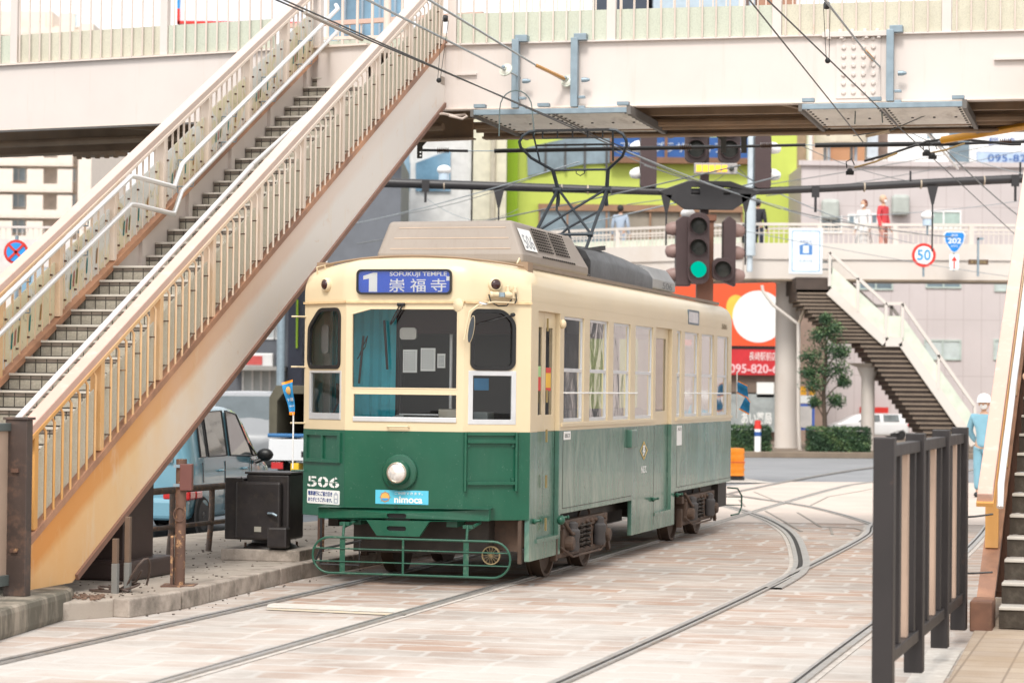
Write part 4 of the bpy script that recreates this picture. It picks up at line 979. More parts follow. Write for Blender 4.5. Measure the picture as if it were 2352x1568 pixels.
# left island and kerb
isl = [(-3.42, 18.6), (-3.1, 18.95), (-2.79, 19.71), (-2.1, 22.88), (-1.50, 24.82), (-.2, 29.0), (.6, 32.3), (.2, 33.4), (-1.2, 33.2), (-2.58, 29.84), (-3.89, 26.66), (-4.8, 25), (-7.5, 20.5), (-7.5, 18)]
slab('island', isl, -.01, .14, GRIT, .015)
kl = [(-3.1, 18.95), (-2.79, 19.71), (-2.1, 22.88), (-1.50, 24.82), (-.2, 29.0), (.6, 32.3)]
mb = MB()
for i in range(len(kl)-1):
    a_, b_ = Vec(kl[i]+(0,)), Vec(kl[i+1]+(0,)); d = (b_-a_); L = d.length; d.normalize(); nr = Vec((d.y, -d.x, 0)); m_ = max(1, int(L/.62))
    for j in range(m_):
        p_ = a_+d*(L*j/m_+.006)+nr*.07; q = a_+d*(L*(j+1)/m_-.006)+nr*.07
        mb.bar((p_.x, p_.y, .073), (q.x, q.y, .073), .15, .150)
ko = mb.build('kerb', CONC, top=True, bev=.012); ko['kind'] = 'structure'
mb = MB(); blk = [(-3.66, 9), (-3.60, 17.1), (-3.46, 18.3), (-3.40, 18.8), (-3.44, 19.15), (-3.6, 19.4), (-3.9, 19.55), (-9, 19.6), (-9, 9)]
slab('raised_platform', blk, -.01, .22, CONCD, .05)
# right-hand pavement
slab('pavement', [(1.98, 12.0), (2.35, 13.4), (3.35, 17.5), (4.0, 20.5), (9, 20.5), (9, 6), (.5, 6)], -.01, .10, FLAG, .015)
mb = MB()
for i in range(7): mb.bar((1.0+i*.52, 11.2+i*1.0*0+i*1.25*0+i*.0, .1015), (5.0, 11.2+i, .1015), .012, .003)
# far pavement with planter kerb behind the road
slab('far_pavement', [(4.2, 65.5), (13.6, 66.6), (18, 66.8), (60, 68), (60, 90), (-40, 90), (-40, 62), (-5, 64)], -.01, .15, M('far_pavement', (.20, .155, .115), .9), .02)
# rubble and debris at the foot of the stair
mb = MB()
for k in range(70):
    x, y = random.gauss(-3.30, .07), random.gauss(19.0, .12); r_ = random.uniform(.006, .018)
    mb.sphere((x, y, .145+r_*.4), r_, 6, 4, random.uniform(.8, 1.6), 1, .6)
tag(mb.build('debris', M('dry_debris', (.16, .10, .07), .9, var=.4), top=True), kind='stuff')
mb = MB()
for k in range(700):
    t = random.random(); i = random.choice([0, 1, 2, 3, 4])
    a_, b_ = Vec(kl[i]), Vec(kl[i+1]); p_ = a_+(b_-a_)*t; off = random.uniform(-2.2, .35); r_ = random.uniform(.003, .011)
    z = .142 if off < -.02 else .004
    if -.02 <= off < .16: continue
    mb.sphere((p_.x+off, p_.y, z+r_*.3), r_, 5, 3, 1.4, 1, .6)
tag(mb.build('grit', M('dark_grit', (.10, .08, .065), .9, var=.4), top=True), kind='stuff')

# joints and cracks in the smooth concrete between the rails
def NP(x, y): q = G((1700+x*.789)*.91875, (1000+y*.789)*.91875, .006); return (q.x, q.y, .0065)
mb = MB()
for pl_ in (((372, 355), (445, 400), (555, 405)), ((475, 400), (483, 425)), ((188, 315), (205, 337)), ((410, 335), (470, 305), (560, 290), (610, 280)), ((270, 350), (385, 415)), ((235, 290), (330, 330)), ((555, 405), (580, 412), (560, 428))):
    P_ = [NP(*q) for q in pl_]
    for a_, b_ in zip(P_, P_[1:]): mb.bar(a_, b_, .035, .004)
o = mb.build('concrete_joint', M('joint_grey', (.27, .24, .21), .9), top=True); o['kind'] = 'structure'
# ================= NEAR FOOTBRIDGE STAIR (left) =================
TS = radians(15.0); SL = .489
SB = Vec((-3.533, 19.519, 0))
def stair(origin, label, W, s0, s1, side, lower_c, upper_c, s_break, zb=.22, rmat=None):
    """local x: across (0 = track-side stringer outer face), negative to the left; y: up the flight; z: height"""
    st = empty('bridge_staircase', origin, -TS, label, 'staircase')
    sg = side
    def zB(s): return 1.005+SL*s
    def zA(s): return .217+SL*s
    # stringers
    for i, x in enumerate((0, sg*W)):
        mb = MB(); t = .02
        pts = [(s0, max(.22, zA(s0))), (s0, zB(s0)), (s1, zB(s1)), (s1, zA(s1)-.02), (.0, .22)]
        if i: pts = [(s0, .22), (s0, zB(s0)), (s1, zB(s1)), (s1, zA(s1)), (.0, .22)]
        mb.plate(pts, t, lambda u, v, w: (x-w-(0 if sg < 0 else t)*0-t/2, u, v))
        mb.build('stringer', STRG if (i == 0) else PINKW, st)
        mb = MB(); xc = x-.045*(1 if i == 0 else -1)*(-sg)*(-1)
        xc = x+(sg*.03 if i == 0 else -sg*.03)
        mb.bar((xc, s0, zB(s0)-.018), (xc, s1, zB(s1)-.018), .13, .058); mb.build('top_flange', M('orange_brown_flange', (.56, .29, .17), .5, var=.2, scale=1.1, dirt=.8, dcol=(.20, .11, .08), dscale=.5, dlo=.42, dhi=.6) if 'orange_brown_flange' not in bpy.data.materials else bpy.data.materials['orange_brown_flange'], st)
        mb = MB(); mb.bar((xc, .06, zA(0.06)+.012), (xc, s1, zA(s1)+.012), .13, .05); mb.build('bottom_flange', BRNF, st)
    # steps
    risers = []; rh = .1535
    z = zb+rh; k = 0; steps = []
    while True:
        s = (z-lower_c)/SL
        if s > s_break: break
        steps.append((s, z)); z += rh
    while True:
        s = (z-upper_c)/SL
        if s > s1+.4 or z > 5.72: break
        steps.append((s, z)); z += rh
    xa, xb = sorted((sg*(.02 if sg < 0 else .15), sg*(W-.02)))
    tb = MB(); nb = MB()
    for i, (s, z) in enumerate(steps):
        nx = steps[i+1][0] if i+1 < len(steps) else s+.5
        rb = MB(); rb.add([(xa, 0, -rh), (xb, 0, -rh), (xb, 0, -.02), (xa, 0, -.02)], [(0, 1, 2, 3)])
        rb.box(xa, xb, .0, .03, -rh-.0, -.021)
        o = rb.build('riser', rmat or RISER, st); o.location = (0, s, z)
        tb.box(xa, xb, s+.001, nx+.02, z-.03, z-.004); nb.box(xa, xb, s-.012, s+.05, z-.022, z)
    tb.build('treads', TREAD, st); nb.build('nosings', NOSE, st, bev=.004)
    # soffit plate
    mb = MB(); mb.add([(xa, .6, zA(.6)+.15), (xb, .6, zA(.6)+.15), (xb, s1, zA(s1)+.15), (xa, s1, zA(s1)+.15)], [(0, 1, 2, 3)]); mb.build('soffit', M('soffit_taupe', (.34, .27, .22), .8) if 'soffit_taupe' not in bpy.data.materials else bpy.data.materials['soffit_taupe'], st)
    # railings
    for i, x in enumerate((0, sg*W)):
        near = i == 0
        xo = x+(sg*.03 if near else -sg*.03)
        ztop = lambda s_: 1.735+SL*s_
        mb = MB(); mb.bar((xo, s0+.0, ztop(s0)+.085), (xo, s1, ztop(s1)+.085), .115, .10)
        hr = mb.build('handrail', PINKR, st, bev=.008)
        mb = MB(); mb.bar((xo, s0-.006, ztop(s0)+.045), (xo, s1, ztop(s1)+.045), .128, .035); mb.build('rail_lip', POSTM, hr, bev=.004)
        # posts
        sp = 1.205; p0 = -.69
        pcount = int((s1-p0)/sp)+1
        ps = [p0+sp*j for j in range(pcount)]
        for s_ in ps:
            mb = MB(); mb.box(xo-.05, xo+.05, s_-.035, s_+.035, zB(s_)+.012, ztop(s_)+.06); mb.build('post', POSTM, st, bev=.004)
        # balusters
        bal = MB()
        n_ = 8
        for j in range(len(ps)):
            for q in range(1, n_):
                s_ = ps[j]+sp*q/n_
                if s_ > s1-.05 or s_ < s0+.05: continue
                xo2 = xo+(-sg*.052 if near else sg*.03)
                if near and j < 12:
                    b_ = MB(); b_.tube([(xo2, s_, zB(s_)+.0), (xo2, s_, ztop(s_)-.03), (xo, s_, ztop(s_)+.05)], .0115, 6); b_.build('baluster', POSTM, st, smooth=60)
                else: bal.tube([(xo, s_, zB(s_)), (xo, s_, ztop(s_)+.05)], .0115, 6)
        if bal.v: o = bal.build('balusters', POSTM, st, smooth=60); o['kind'] = 'stuff'
        # infill panels
        for j in range(len(ps)):
            a_, b_ = ps[j]+.05, min(ps[j]+sp-.05, s1)
            if b_-a_ < .2: continue
            mb = MB(); hh = .545; t = .012
            mb.plate([(a_, zB(a_)+.03), (b_, zB(b_)+.03), (b_, zB(b_)+hh), (a_, zB(a_)+hh)], .02, lambda u, v, w: (xo+w+.01+(sg*.005), u, v))
            pn = mb.build('infill_panel', (PEBY if near else MURAL), st)
            if not near:
                mb = MB(); xi = xo-sg*.012
                for q in range(5):
                    for zz in (.10, .47):
                        s_ = a_+.1+(b_-a_-.2)*q/4; mb.box(xi-.014, xi+.014, s_-.009, s_+.009, zB(s_)+zz-.009, zB(s_)+zz+.009)
                mb.build('clips', RUST, pn)
                for c_, u0 in (((.03, .35, .35), .2), ((.6, .25, .22), .26), ((.3, .32, .12), .32), ((.03, .3, .35), .52), ((.55, .3, .1), .72)):
                    mb = MB(); q = a_+(b_-a_)*u0; zz = zB(q)+.14
                    mb.plate([(q-.012, zz), (q+.014, zz+.01), (q+.03, zz+.17), (q+.006, zz+.14)], .002, lambda u, v, w: (xi+w*(1 if sg > 0 else -1)*0-.003*(1 if sg > 0 else -1)*0+(.012 if sg < 0 else -.012)*0+(.0015 if sg < 0 else -.0015), u, v))
                    nm = 'tulip_%0.2f' % c_[0]
                    mb.build('painted_tulip', bpy.data.materials.get(nm) or M(nm, c_, .8), pn)
            elif j > 0:
                mb = MB(); xi = xo+(-sg*.03)
                for q in range(1, n_, 2):
                    s_ = ps[j]+sp*q/n_
                    for zz in (.07, .46): mb.box(xi-.025, xi+.025, s_-.014, s_+.014, zB(s_)+zz-.005, zB(s_)+zz+.005)
                mb.build('clips', RUST, pn)
        # steel hand tubes
        if near:
            mb = MB(); xt = x+sg*.14
            mb.tube([(xt, s0+.0, ztop(s0)+.03), (xt, s0+.1, ztop(s0)+.20)]+([(xt, 4.25, ztop(4.25)+.155), (xt+sg*.12, 4.5, ztop(4.5)+.04), (xt+sg*.12, s1-.2, ztop(s1)-.42)] if sg < 0 else [(xt, s1, ztop(s1)+.155)]), .026, 10); mb.build('steel_hand_tube', STEEL, st, smooth=60)
        else:
            xt = x-sg*.16
            for dz in (.88, .60):
                br_ = 4.3
                z1 = lambda s_: zB(s_)+dz-.1
                mb = MB(); mb.tube([(xt, s0, z1(s0)), (xt, br_, z1(br_)), (xt-sg*.02, br_+.12, z1(br_)+.0), (xt-sg*.06, br_+.95, z1(br_)-.03), (xt-sg*.08, br_+1.1, z1(br_+1.1)-.32), (xt-sg*.08, s1-.1, z1(s1-.1)-.32), (xt-sg*.0, s1+.05, z1(s1)-.30)], .026, 10)
                tb_ = mb.build('steel_hand_tube', STEEL, st, smooth=60)
                mb = MB(); s_ = s0+.5
                while s_ < s1-.2:
                    zz = z1(s_)-(.32 if s_ > br_+1 else 0)
                    if not br_-.1 < s_ < br_+1.05: mb.tube([(xt-sg*(.08 if s_ > br_+1 else 0), s_, zz-.02), (xt-sg*(.07 if s_ > br_+1 else 0), s_, zz-.08), (xt+sg*.1, s_, zz-.08), (xt+sg*.1, s_, zz-.15)], .008, 6)
                    s_ += 1.205
                mb.build('tube_brackets', GALV, tb_)
    # inner wall stiffeners on far stringer
    mb = MB(); x = sg*W
    for s_ in [4.9+1.205*j for j in range(5)]: mb.box(min(x, x-sg*.05), max(x, x-sg*.05), s_-.05, s_+.05, zA(s_), zB(s_)-.02)
    mb.build('web_stiffeners', PINKW, st)
    return st
st1 = stair(SB, 'rust stained white steel staircase climbing from the left kerb up to the near footbridge', 1.60, -.80, 10.35, -1, 1.0, .72, 4.3)
# lifting eye at the top of the stringer
MB().tube([(0.02, 10.0, 5.12), (.04, 10.15, 5.14), (.14, 10.3, 5.13), (.26, 10.35, 5.15), (.30, 10.3, 5.12), (.24, 10.3, 5.09), (.1, 10.2, 5.12)], .016, 8).build('lifting_eye', CREAMR, st1, smooth=60)
# right-hand stair
st2 = stair(Vec((3.42+.259*1.80, 17.70+.966*1.80, -.05)), 'steel staircase with pink topped handrail rising at the right edge beyond the dark fence', 1.60, -1.50, 10.4, 1, 1.15, 1.15, 12, .16, RISERD)
MB().box(-.05, .11, -1.86, -1.45, .14, .36).build('foot_plinth', M('rusty_plinth', (.16, .075, .045), .7, var=.4, scale=4, dirt=.7, dcol=(.3, .16, .08), dscale=3), st2, bev=.01)
mb = MB(); mb.tube([(.09, -1.5, .98), (-.04, -1.52, .96), (-.33, -1.65, .94)], .008, 6)
wt = mb.build('wire_tie', BLK, st2); mb = MB(); mb.tube([(.09, -1.5, .55), (-.04, -1.52, .54), (-.33, -1.65, .53)], .008, 6)
mb.build('wire_tie', BLK, st2)
# ================= NEAR FOOTBRIDGE =================
E0 = Vec((-.867, 29.468, 0)); TB = radians(14.2)
fb = empty('footbridge', E0, -TB, 'pinkish white footbridge with pale green railing panels crossing above the tram', 'footbridge')
XL, XR = -.05, 9.2; ZG0, ZG1 = 5.22, 5.985; DEP = 2.15
mb = MB(); mb.box(XL, XR, 0, .02, ZG0, ZG1); mb.build('girder', PINKW, fb)
mb = MB(); mb.box(XL, XR, DEP, DEP+.02, ZG0-.0, ZG1); mb.build('girder', PINKW, fb)
BRNU = M('soffit_brown', (.30, .21, .14), .7, var=.25, scale=2, dirt=.6, dcol=(.35, .2, .1), dscale=1.5)
mb = MB(); mb.box(XL, XR, -.05, .10, ZG1-.001+.001, ZG1+.022); mb.build('top_flange', PINKW, fb, bev=.004)
mb = MB(); mb.box(XL, XR, -.05, .11, ZG0-.022, ZG0); mb.build('bottom_flange', CREAMR, fb, bev=.004)
mb = MB(); mb.box(XL, XR, DEP-.13, DEP+.06, ZG0-.16, ZG0-.13); mb.box(XL, XR, DEP-.05, DEP-.03, ZG0-.14, ZG0+.1); mb.build('rear_flange', BRNU, fb, bev=.004)
mb = MB(); mb.box(XL, XR, .03, DEP, ZG1-.1, ZG1-.02); mb.build('deck', CONC, fb)
mb = MB()
for k in range(8): x = .6+k*1.2; mb.box(x, x+.08, .03, DEP-.1, ZG0+.1, ZG1-.1)
mb.bar((4.1, .1, ZG0+.02), (4.75, DEP-.2, ZG0+.02), .08, .06); mb.bar((XL, 1.15, ZG0+.05), (XR, 1.15, ZG0+.05), .1, .1); mb.tube([(XL, 1.5, ZG0-.05), (XR, 1.5, ZG0-.05)], .05, 8); mb.tube([(XL, 1.75, ZG0-.08), (XR, 1.75, ZG0-.08)], .035, 8)
mb.build('cross_beams', BRNU, fb)
def railing(par, x0, x1, y, posts, sp, pan, rear=False):
    nb = 0
    for x in posts:
        mb = MB(); mb.box(x-.055, x+.055, y-.03, y+.05, ZG1+.02, ZG1+1.15); mb.build('railing_post', PINKW, par, bev=.004)
    x = x0+sp
    if not rear:
        while x < x1-.05:
            if min(abs(x-p_) for p_ in posts) > .08:
                mb = MB(); mb.tube([(x, y-.045, ZG1+.02), (x, y-.045, ZG1+1.1)], .0115, 6); mb.build('baluster', CREAMR, par, smooth=60)
            x += sp
        px = [x0]+[p_ for p_ in posts if x0 < p_ < x1]+[x1]
        for a_, b_ in zip(px, px[1:]):
            if b_-a_ < .15: continue
            mb = MB(); mb.box(a_+.06, b_-.06, y, y+.02, ZG1+.03, ZG1+.39); mb.build('pebbledash_panel', pan if random.random() < .6 else PEBY, par)
    mb = MB(); mb.box(x0, x1, y-.05, y+.05, ZG1+1.08, ZG1+1.18); mb.build('top_rail', CREAMR, par, bev=.01)
railing(fb, XL+.1, XR, 0, [.10, 2.084, 4.079, 6.057, 8.05], .1655, PEBG)
mb = MB(); mb.box(XL+.3, XR, DEP-.12, DEP-.06, ZG1+.56, ZG1+.62); mb.build('rear_handrail', PINKR, fb)
mb = MB(); mb.box(XL+.3, XR, DEP-.02, DEP, ZG1+.02, ZG1+.40); mb.build('rear_panels', PEBG, fb)
mb = MB()
for k in range(50): mb.box(.4+k*.17, .415+k*.17, DEP-.03, DEP-.015, ZG1+.4, ZG1+1.1)
mb.build('rear_balusters', CREAMR, fb)
# bolted splice plate
mb = MB(); mb.box(4.78, 5.30, -.012, 0, ZG0+.03, ZG1-.03); mb.box(4.62, 5.46, -.07, .0, ZG1-.015, ZG1+.045); sp_ = mb.build('splice_plate', PINKW, fb, bev=.003)
mb = MB()
for i in range(4):
    for j in range(7): mb.lathe((4.87+i*.115, -.012, ZG0+.1+j*.105), (0, -1, 0), [(.028, 0), (.028, .012), (.016, .024)], 10)
for i in range(6): mb.lathe((4.68+i*.145, -.04, ZG1+.045), (0, 0, 1), [(.028, 0), (.028, .016), (.02, .03)], 10); mb.lathe((4.70+i*.145, -.04, ZG1-.015), (0, 0, -1), [(.028, 0), (.028, .02)], 10)
mb.build('rivets', PINKW, sp_, smooth=40)
mb = MB(); mb.box(.16, .42, -.04, 0, 5.62, 5.64); mb.box(6.6, 7.2, -.05, 0, 5.66, 5.685); mb.build('web_ledge', PINKW, fb)
mb = MB(); mb.plate([(6.9, ZG0-.02), (9.2, ZG0-.02), (9.2, ZG0-.62), (8.0, ZG0-.28)], .02, lambda u, v, w: (u, -.0-w, v)); mb.build('haunch', PINKW, fb)
# left arm of the bridge, running back to the left
TL = radians(25)
LA0 = Vec((-1.05, 29.45, 0))
fa = empty('footbridge', Vec((-2.60, 29.62, 0)), TL*-1, 'left arm of the pinkish white footbridge seen behind the rusty staircase', 'footbridge')
la = fa
def lx(x): return x
mb = MB(); mb.box(-7.2, .9, 0, .02, 5.13, 5.95); mb.build('girder', PINKW, la)
mb = MB(); mb.box(-7.2, .9, -.05, .10, 5.95, 5.975); mb.build('top_flange', CREAMR, la)
mb = MB(); mb.box(-7.2, .9, .0, .2, 5.11, 5.13); mb.build('bottom_flange', CREAMR, la)
mb = MB(); mb.box(-7.2, 1.4, 1.9, 1.92, 4.99, 5.9); mb.box(-7.2, 1.4, 1.8, 2.0, 4.98, 5.0); mb.box(-7.2, 1.4, .9, .95, 5.2, 5.3); mb.bar((-3.6, .2, 5.2), (-2.7, 1.7, 5.2), .07, .05); mb.tube([(-7, 1.45, 5.1), (1.2, 1.45, 5.1)], .05, 8)
mb.build('soffit_beams', BRNU, la)
mb = MB(); mb.box(-7.2, 1.6, .03, 2.0, 5.85, 5.92); mb.build('deck', CONC, la)
mb = MB(); mb.box(-4.6, -3.9, 1.7, 1.99, 4.93, 4.985)
for k in range(5): mb.box(-4.55+k*.15, -4.5+k*.15, 1.72, 1.77, 4.89, 4.93)
mb.build('bearing_bracket', BRNU, la)
ZG1 = 5.955
railing(la, -5.8, -.35, 0, [-4.33, -2.02, .2], .158, PEBG)
mb = MB(); mb.box(-7, 1.5, 1.92, 1.98, 5.95+.60, 5.95+.66); mb.build('rear_handrail', PINKR, la)
mb = MB(); mb.box(-7, 1.5, 1.96, 1.98, 5.97, 5.97+.38); mb.build('rear_panels', PEBG, la)
mb = MB()
for k in range(46): mb.box(-6.9+k*.17, -6.885+k*.17, 1.94, 1.955, 6.35, 6.56)
mb.build('rear_balusters', CREAMR, la)
# landing behind the stair head: railing facing us and low ochre wall
mb = MB()
lw_ = empty('bridge_landing', Vec((-2.45, 29.7, 0)), -TS, 'ochre landing wall and railing at the head of the rusty staircase', 'landing')
MB().box(-.55, 1.6, 1.1, 1.16, 5.55, 5.98).build('landing_wall', PEBY, lw_)
MB().box(-.55, 1.6, 1.05, 1.2, 5.98, 6.02).build('wall_cap', CREAMR, lw_)
MB().box(-.3, 1.6, .0, 1.1, 5.5, 5.6).build('landing_floor', CONC, lw_)
mb = MB(); mb.box(-.55, 1.6, 1.1, 1.15, 6.80, 6.88); mb.box(-.55, 1.6, 1.1, 1.14, 6.24, 6.28); mb.build('landing_rail', CREAMR, lw_)
for k in range(9): MB().cyl((-.45+k*.2, 1.12, 6.02), (-.45+k*.2, 1.12, 6.8), .02 if k != 5 else .05, 8).build('baluster', CREAMR, lw_, smooth=60)
# guard trays hung under the bridge above the trolley wires
GT = M('tray_sheet', (.88, .85, .79), .5, .1, var=.12, scale=2, dirt=.6, dcol=(.28, .22, .16), dscale=1.6, dstretch=(2, .5, 1))
def tray(x0, x1, lab, brs):
    t = empty('guard_tray', fb.matrix_basis @ Vec((x0, 0, 5.1)), -TB, lab, 'guard tray', 'wire guard trays under the footbridge')
    L = x1-x0
    MB().box(0, L, -.25, 2.5, .02, .035).build('sheet', GT, t)
    mb = MB(); mb.box(0, L, -.30, -.25, .0, .062); t2 = mb.build('front_channel', GALV, t, bev=.004)
    mb = MB(); mb.box(-.04, 0, -.3, 2.5, -.02, .07); mb.box(L, L+.05, -.3, 2.5, -.02, .08); mb.box(L*.5-.01, L*.5+.01, -.25, 2.5, .01, .02); mb.build('side_angle', M('angle_dark', (.14, .13, .12), .6), t)
    MB().box(0, L, 2.5, 2.55, .0, .05).build('rear_angle', BRNU, t)
    mb = MB()
    for i in range(12):
        for x in (.05, L*.5-.05, L*.5+.05, L-.05): mb.lathe((x, -.1+i*.23, .02), (0, 0, -1), [(.016, 0), (.016, .012)], 8)
    for i in range(7):
        for y in (.9, 2.3): mb.lathe((.15+i*(L-.3)/6, y, .02), (0, 0, -1), [(.016, 0), (.016, .012)], 8)
    mb.build('bolts', BLK, t)
    for b_ in brs:
        mb = MB(); mb.box(b_-x0-.045, b_-x0+.04, -.14, -.05, .1, .93); mb.box(b_-x0-.01, b_-x0+.14, -.13, .06, .90, .98)
        mb.lathe((b_-x0+.09, -.12, .42), (1, 0, 0), [(.03, 0), (.03, .06), (.015, .1)], 8)
        for zz in (.08, .2): mb.box(b_-x0+.05, b_-x0+.13, -.13, -.07, zz, zz+.03)
        mb.build('hanger', GALV, t, bev=.004)
    for xx in (.0, L*.42, L-.12): MB().box(xx, xx+.14, -.3, -.2, .09, .13).build('clamp', GALV, t)
    return t
tray(.46, 2.34, 'left wire guard tray bolted under the footbridge above the tram pantograph', (.93, 1.66))
tray(4.42, 6.26, 'right wire guard tray bolted under the footbridge beside the riveted splice', (5.42,))
# ================= STREET OBJECTS =================
# --- right-hand dark fence
DBR = bpy.data.materials['dark_brown_fence_paint']
FBEI = M('weathered_tan_slat', (.46, .33, .25), .6, var=.12)
fe = empty('pedestrian_fence', (2.08, 13.5, .10), -radians(16), 'dark brown slatted fence of flat posts along the right pavement edge', 'fence', 'brown pavement fences')
def fp(i): return [(-0.0), 1.50, 3.02, 4.32][i]
for i in range(4):
    y = fp(i); MB().box(-.055, .06, y-.02, y+.10, 0, 1.475).build('fence_post', DBR, fe, bev=.006)
for i in range(3):
    y0, y1 = fp(i)+.1, fp(i+1)-.02
    MB().box(-.03, .04, y0, y1, 1.36, 1.43).build('top_rail', DBR, fe, bev=.005); MB().box(-.03, .04, y0, y1, .20, .27).build('bottom_rail', DBR, fe, bev=.005)
    for k in range(4):
        y = y0+.10+k*(y1-y0-.2)/3.2; MB().box(-.02, .025, y, y+.09, .27, 1.36).build('slat', FBEI if k % 2 == 0 else DBR, fe, bev=.003)

# --- left fence with tan panel
LFB = M('rusty_brown_fence_paint', (.065, .045, .038), .5, var=.25, scale=3, dirt=.6, dcol=(.20, .11, .07), dscale=6, dlo=.5, dhi=.68)
fl2 = empty('pedestrian_fence', (-3.71, 18.25, .22), -radians(15), 'dark brown fence with a tan panel standing on the mossy platform at the left edge', 'fence', 'brown pavement fences')
for y in (0, -1.9):
    MB().box(-.09, .09, y-.05, y+.05, 0, 1.325).build('fence_post', LFB, fl2, bev=.006)
MB().box(-.105, .105, -.065, .065, 1.325, 1.345).build('post_cap', LFB, fl2, bev=.004)
MB().box(-.10, -.04, -1.85, -.05, 1.24, 1.30).build('top_rail', M('grey_green_rail', (.10, .12, .115), .5), fl2, bev=.004)
MB().box(-.10, -.04, -1.85, -.05, .08, .16).build('bottom_rail', bpy.data.materials['grey_green_rail'], fl2, bev=.004)
MB().box(-.16, -.09, -.12, -.06, .10, 1.28).build('edge_stile', bpy.data.materials['grey_green_rail'], fl2, bev=.004)
MB().box(-.085, -.065, -1.85, -.05, .16, 1.24).build('tan_panel', M('tan_panel', (.46, .34, .26), .6, var=.08), fl2)
# facing run of the same fence, square to the view
MB().box(-1.6, -.16, -.10, -.06, 1.22, 1.29).build('top_rail', bpy.data.materials['grey_green_rail'], fl2, bev=.004)
MB().box(-1.6, -.16, -.10, -.06, .09, .17).build('bottom_rail', bpy.data.materials['grey_green_rail'], fl2, bev=.004)
MB().box(-1.6, -.18, -.09, -.075, .17, 1.22).build('tan_panel', bpy.data.materials['tan_panel'], fl2)
for z in (.33, .93): MB().box(-.03, .03, -.07, -.05, z, z+.03).build('fixing_clip', RUST, fl2)
# --- switch machine box
sb = empty('switch_box', (-2.34, 23.5, .14), -radians(14), 'black cast iron trackside box on a concrete plinth beside the tram', 'switch box')
BX = M('black_enamel', (.025, .021, .021), .42, var=.25, scale=4, dirt=.3, dcol=(.09, .07, .05), dscale=7)
MB().box(-.38, .42, -.30, .40, 0, .11).build('plinth', CONC, sb, bev=.01)
mb = MB(); mb.lathe((0.02, .02, .11), (0, 0, 1), [(.26, 0), (.24, .03), (.19, .05), (.18, .12)], 20); mb.box(-.20, .24, -.16, .2, .1, .125); mb.build('pedestal', BX, sb, bev=.004, smooth=30)
MB().box(-.16, .28, -.22, .22, .20, .83).build('cabinet', BX, sb, bev=.02)
MB().box(-.24, .22, -.30, -.22, .20, .76).build('front_door', BX, sb, bev=.025, seg=3)
MB().box(-.36, -.17, -.26, .14, .20, .79).build('side_housing', BX, sb, bev=.012)
MB().box(-.17, .30, -.23, .24, .83, .85).build('lid', BX, sb, bev=.004)
MB().box(.10, .30, -.34, -.22, .13, .33).build('side_gearbox', BX, sb, bev=.02)
MB().tube([(.10, -.31, .46), (.16, -.34, .46), (.2, -.34, .44)], .012, 6).build('door_latch', GALV, sb)
MB().box(-.04, .03, -.305, -.30, .28, .33).build('name_plate', M('worn_plate', (.35, .33, .28), .5), sb)
MB().tube([(-.19, -.27, .18), (-.19, -.27, .80)], .006, 5).build('hinge_rod', BX, sb)
for x in (-.19, .23):
    for y in (-.13, .17): MB().cyl((x, y, .12), (x, y, .165), .012, 8).build('anchor_bolt', RUST, sb)
# --- rusty pole
rp = empty('trackside_post', (-2.76, 20.26, .14), 0, 'rusty brown pipe post with a small box on top standing on the left kerb', 'post')
mb = MB(); mb.cyl((0, 0, 0), (.005, 0, 1.06), .045, 14); mb.build('pipe', RUST, rp, smooth=40)
mb = MB(); mb.box(-.075, -.05, -.03, .03, 0, .42); mb.build('cable_channel', RUST, rp, bev=.004)
mb = MB(); mb.box(-.14, .14, -.14, .14, 0, .012); mb.build('base_plate', RUST, rp)
mb = MB(); mb.box(.0, .10, -.07, .05, .80, 1.02); mb.build('terminal_box', M('maroon_box', (.14, .05, .04), .5), rp, bev=.004)
for z in (.83, .99): MB().box(-.055, .06, -.06, -.045, z, z+.025).build('clamp', GALV, rp)
MB().tube([(.05*cos(a_), -.05, .6+.06*sin(a_)) for a_ in [k*pi/6 for k in range(12)]], .005, 5, True).build('cable_loop', RUST, rp)
# --- two grounding tubes
for i, (x, y, h) in enumerate(((-3.17, 19.48, .46), (-3.09, 19.60, .63))):
    gt = empty('cable_guard_tube', (x, y, .12), -TS, ('left' if i == 0 else 'right')+' of the two square brown cable tubes under the rusty staircase', 'cable tube', 'square tubes under the staircase')
    MB().box(-.022, .022, -.022, .022, .26, h).build('upper_tube', M('tube_brown_%d' % i, (.15, .10, .07), .55), gt, bev=.004); MB().box(-.025, .025, -.025, .025, 0, .26).build('grey_sleeve', M('dull_sleeve_%d' % i, (.20, .20, .19), .5), gt, bev=.004)
mb = MB()
for k in range(4):
    a0 = random.random()*6
    mb.tube([(-3.28+.08*k+.13*sin(a0+t*.4), 19.62+.08*cos(a0+t*.5), .15+.03*k*(.5+.5*sin(t*.5))+(.18 if k > 2 else 0)*max(0, sin(t*.45))) for t in range(16)], .010, 6)
tag(mb.build('cable_bundle', M('brown_cable', (.08, .055, .045), .6), top=True, smooth=60), 'tangle of brown cables lying on the kerb under the rusty staircase', 'cables')
# --- brown pier under the stair
pr = empty('stair_pier', (-3.36, 21.05, .14), -TS, 'dark brown rectangular pier carrying the rusty staircase', 'pier')
BPR = M('pier_brown', (.055, .036, .032), .5, var=.2, scale=2)
MB().box(-.36, .10, -.22, .42, 0.0, .84).build('pier_shaft', BPR, pr, bev=.01); MB().box(-.40, .24, -.36, .60, 0, .17).build('pier_base', BPR, pr, bev=.03)
MB().box(-.85, -.37, .1, .4, 0, .8).build('pier_rear', BLK, pr)
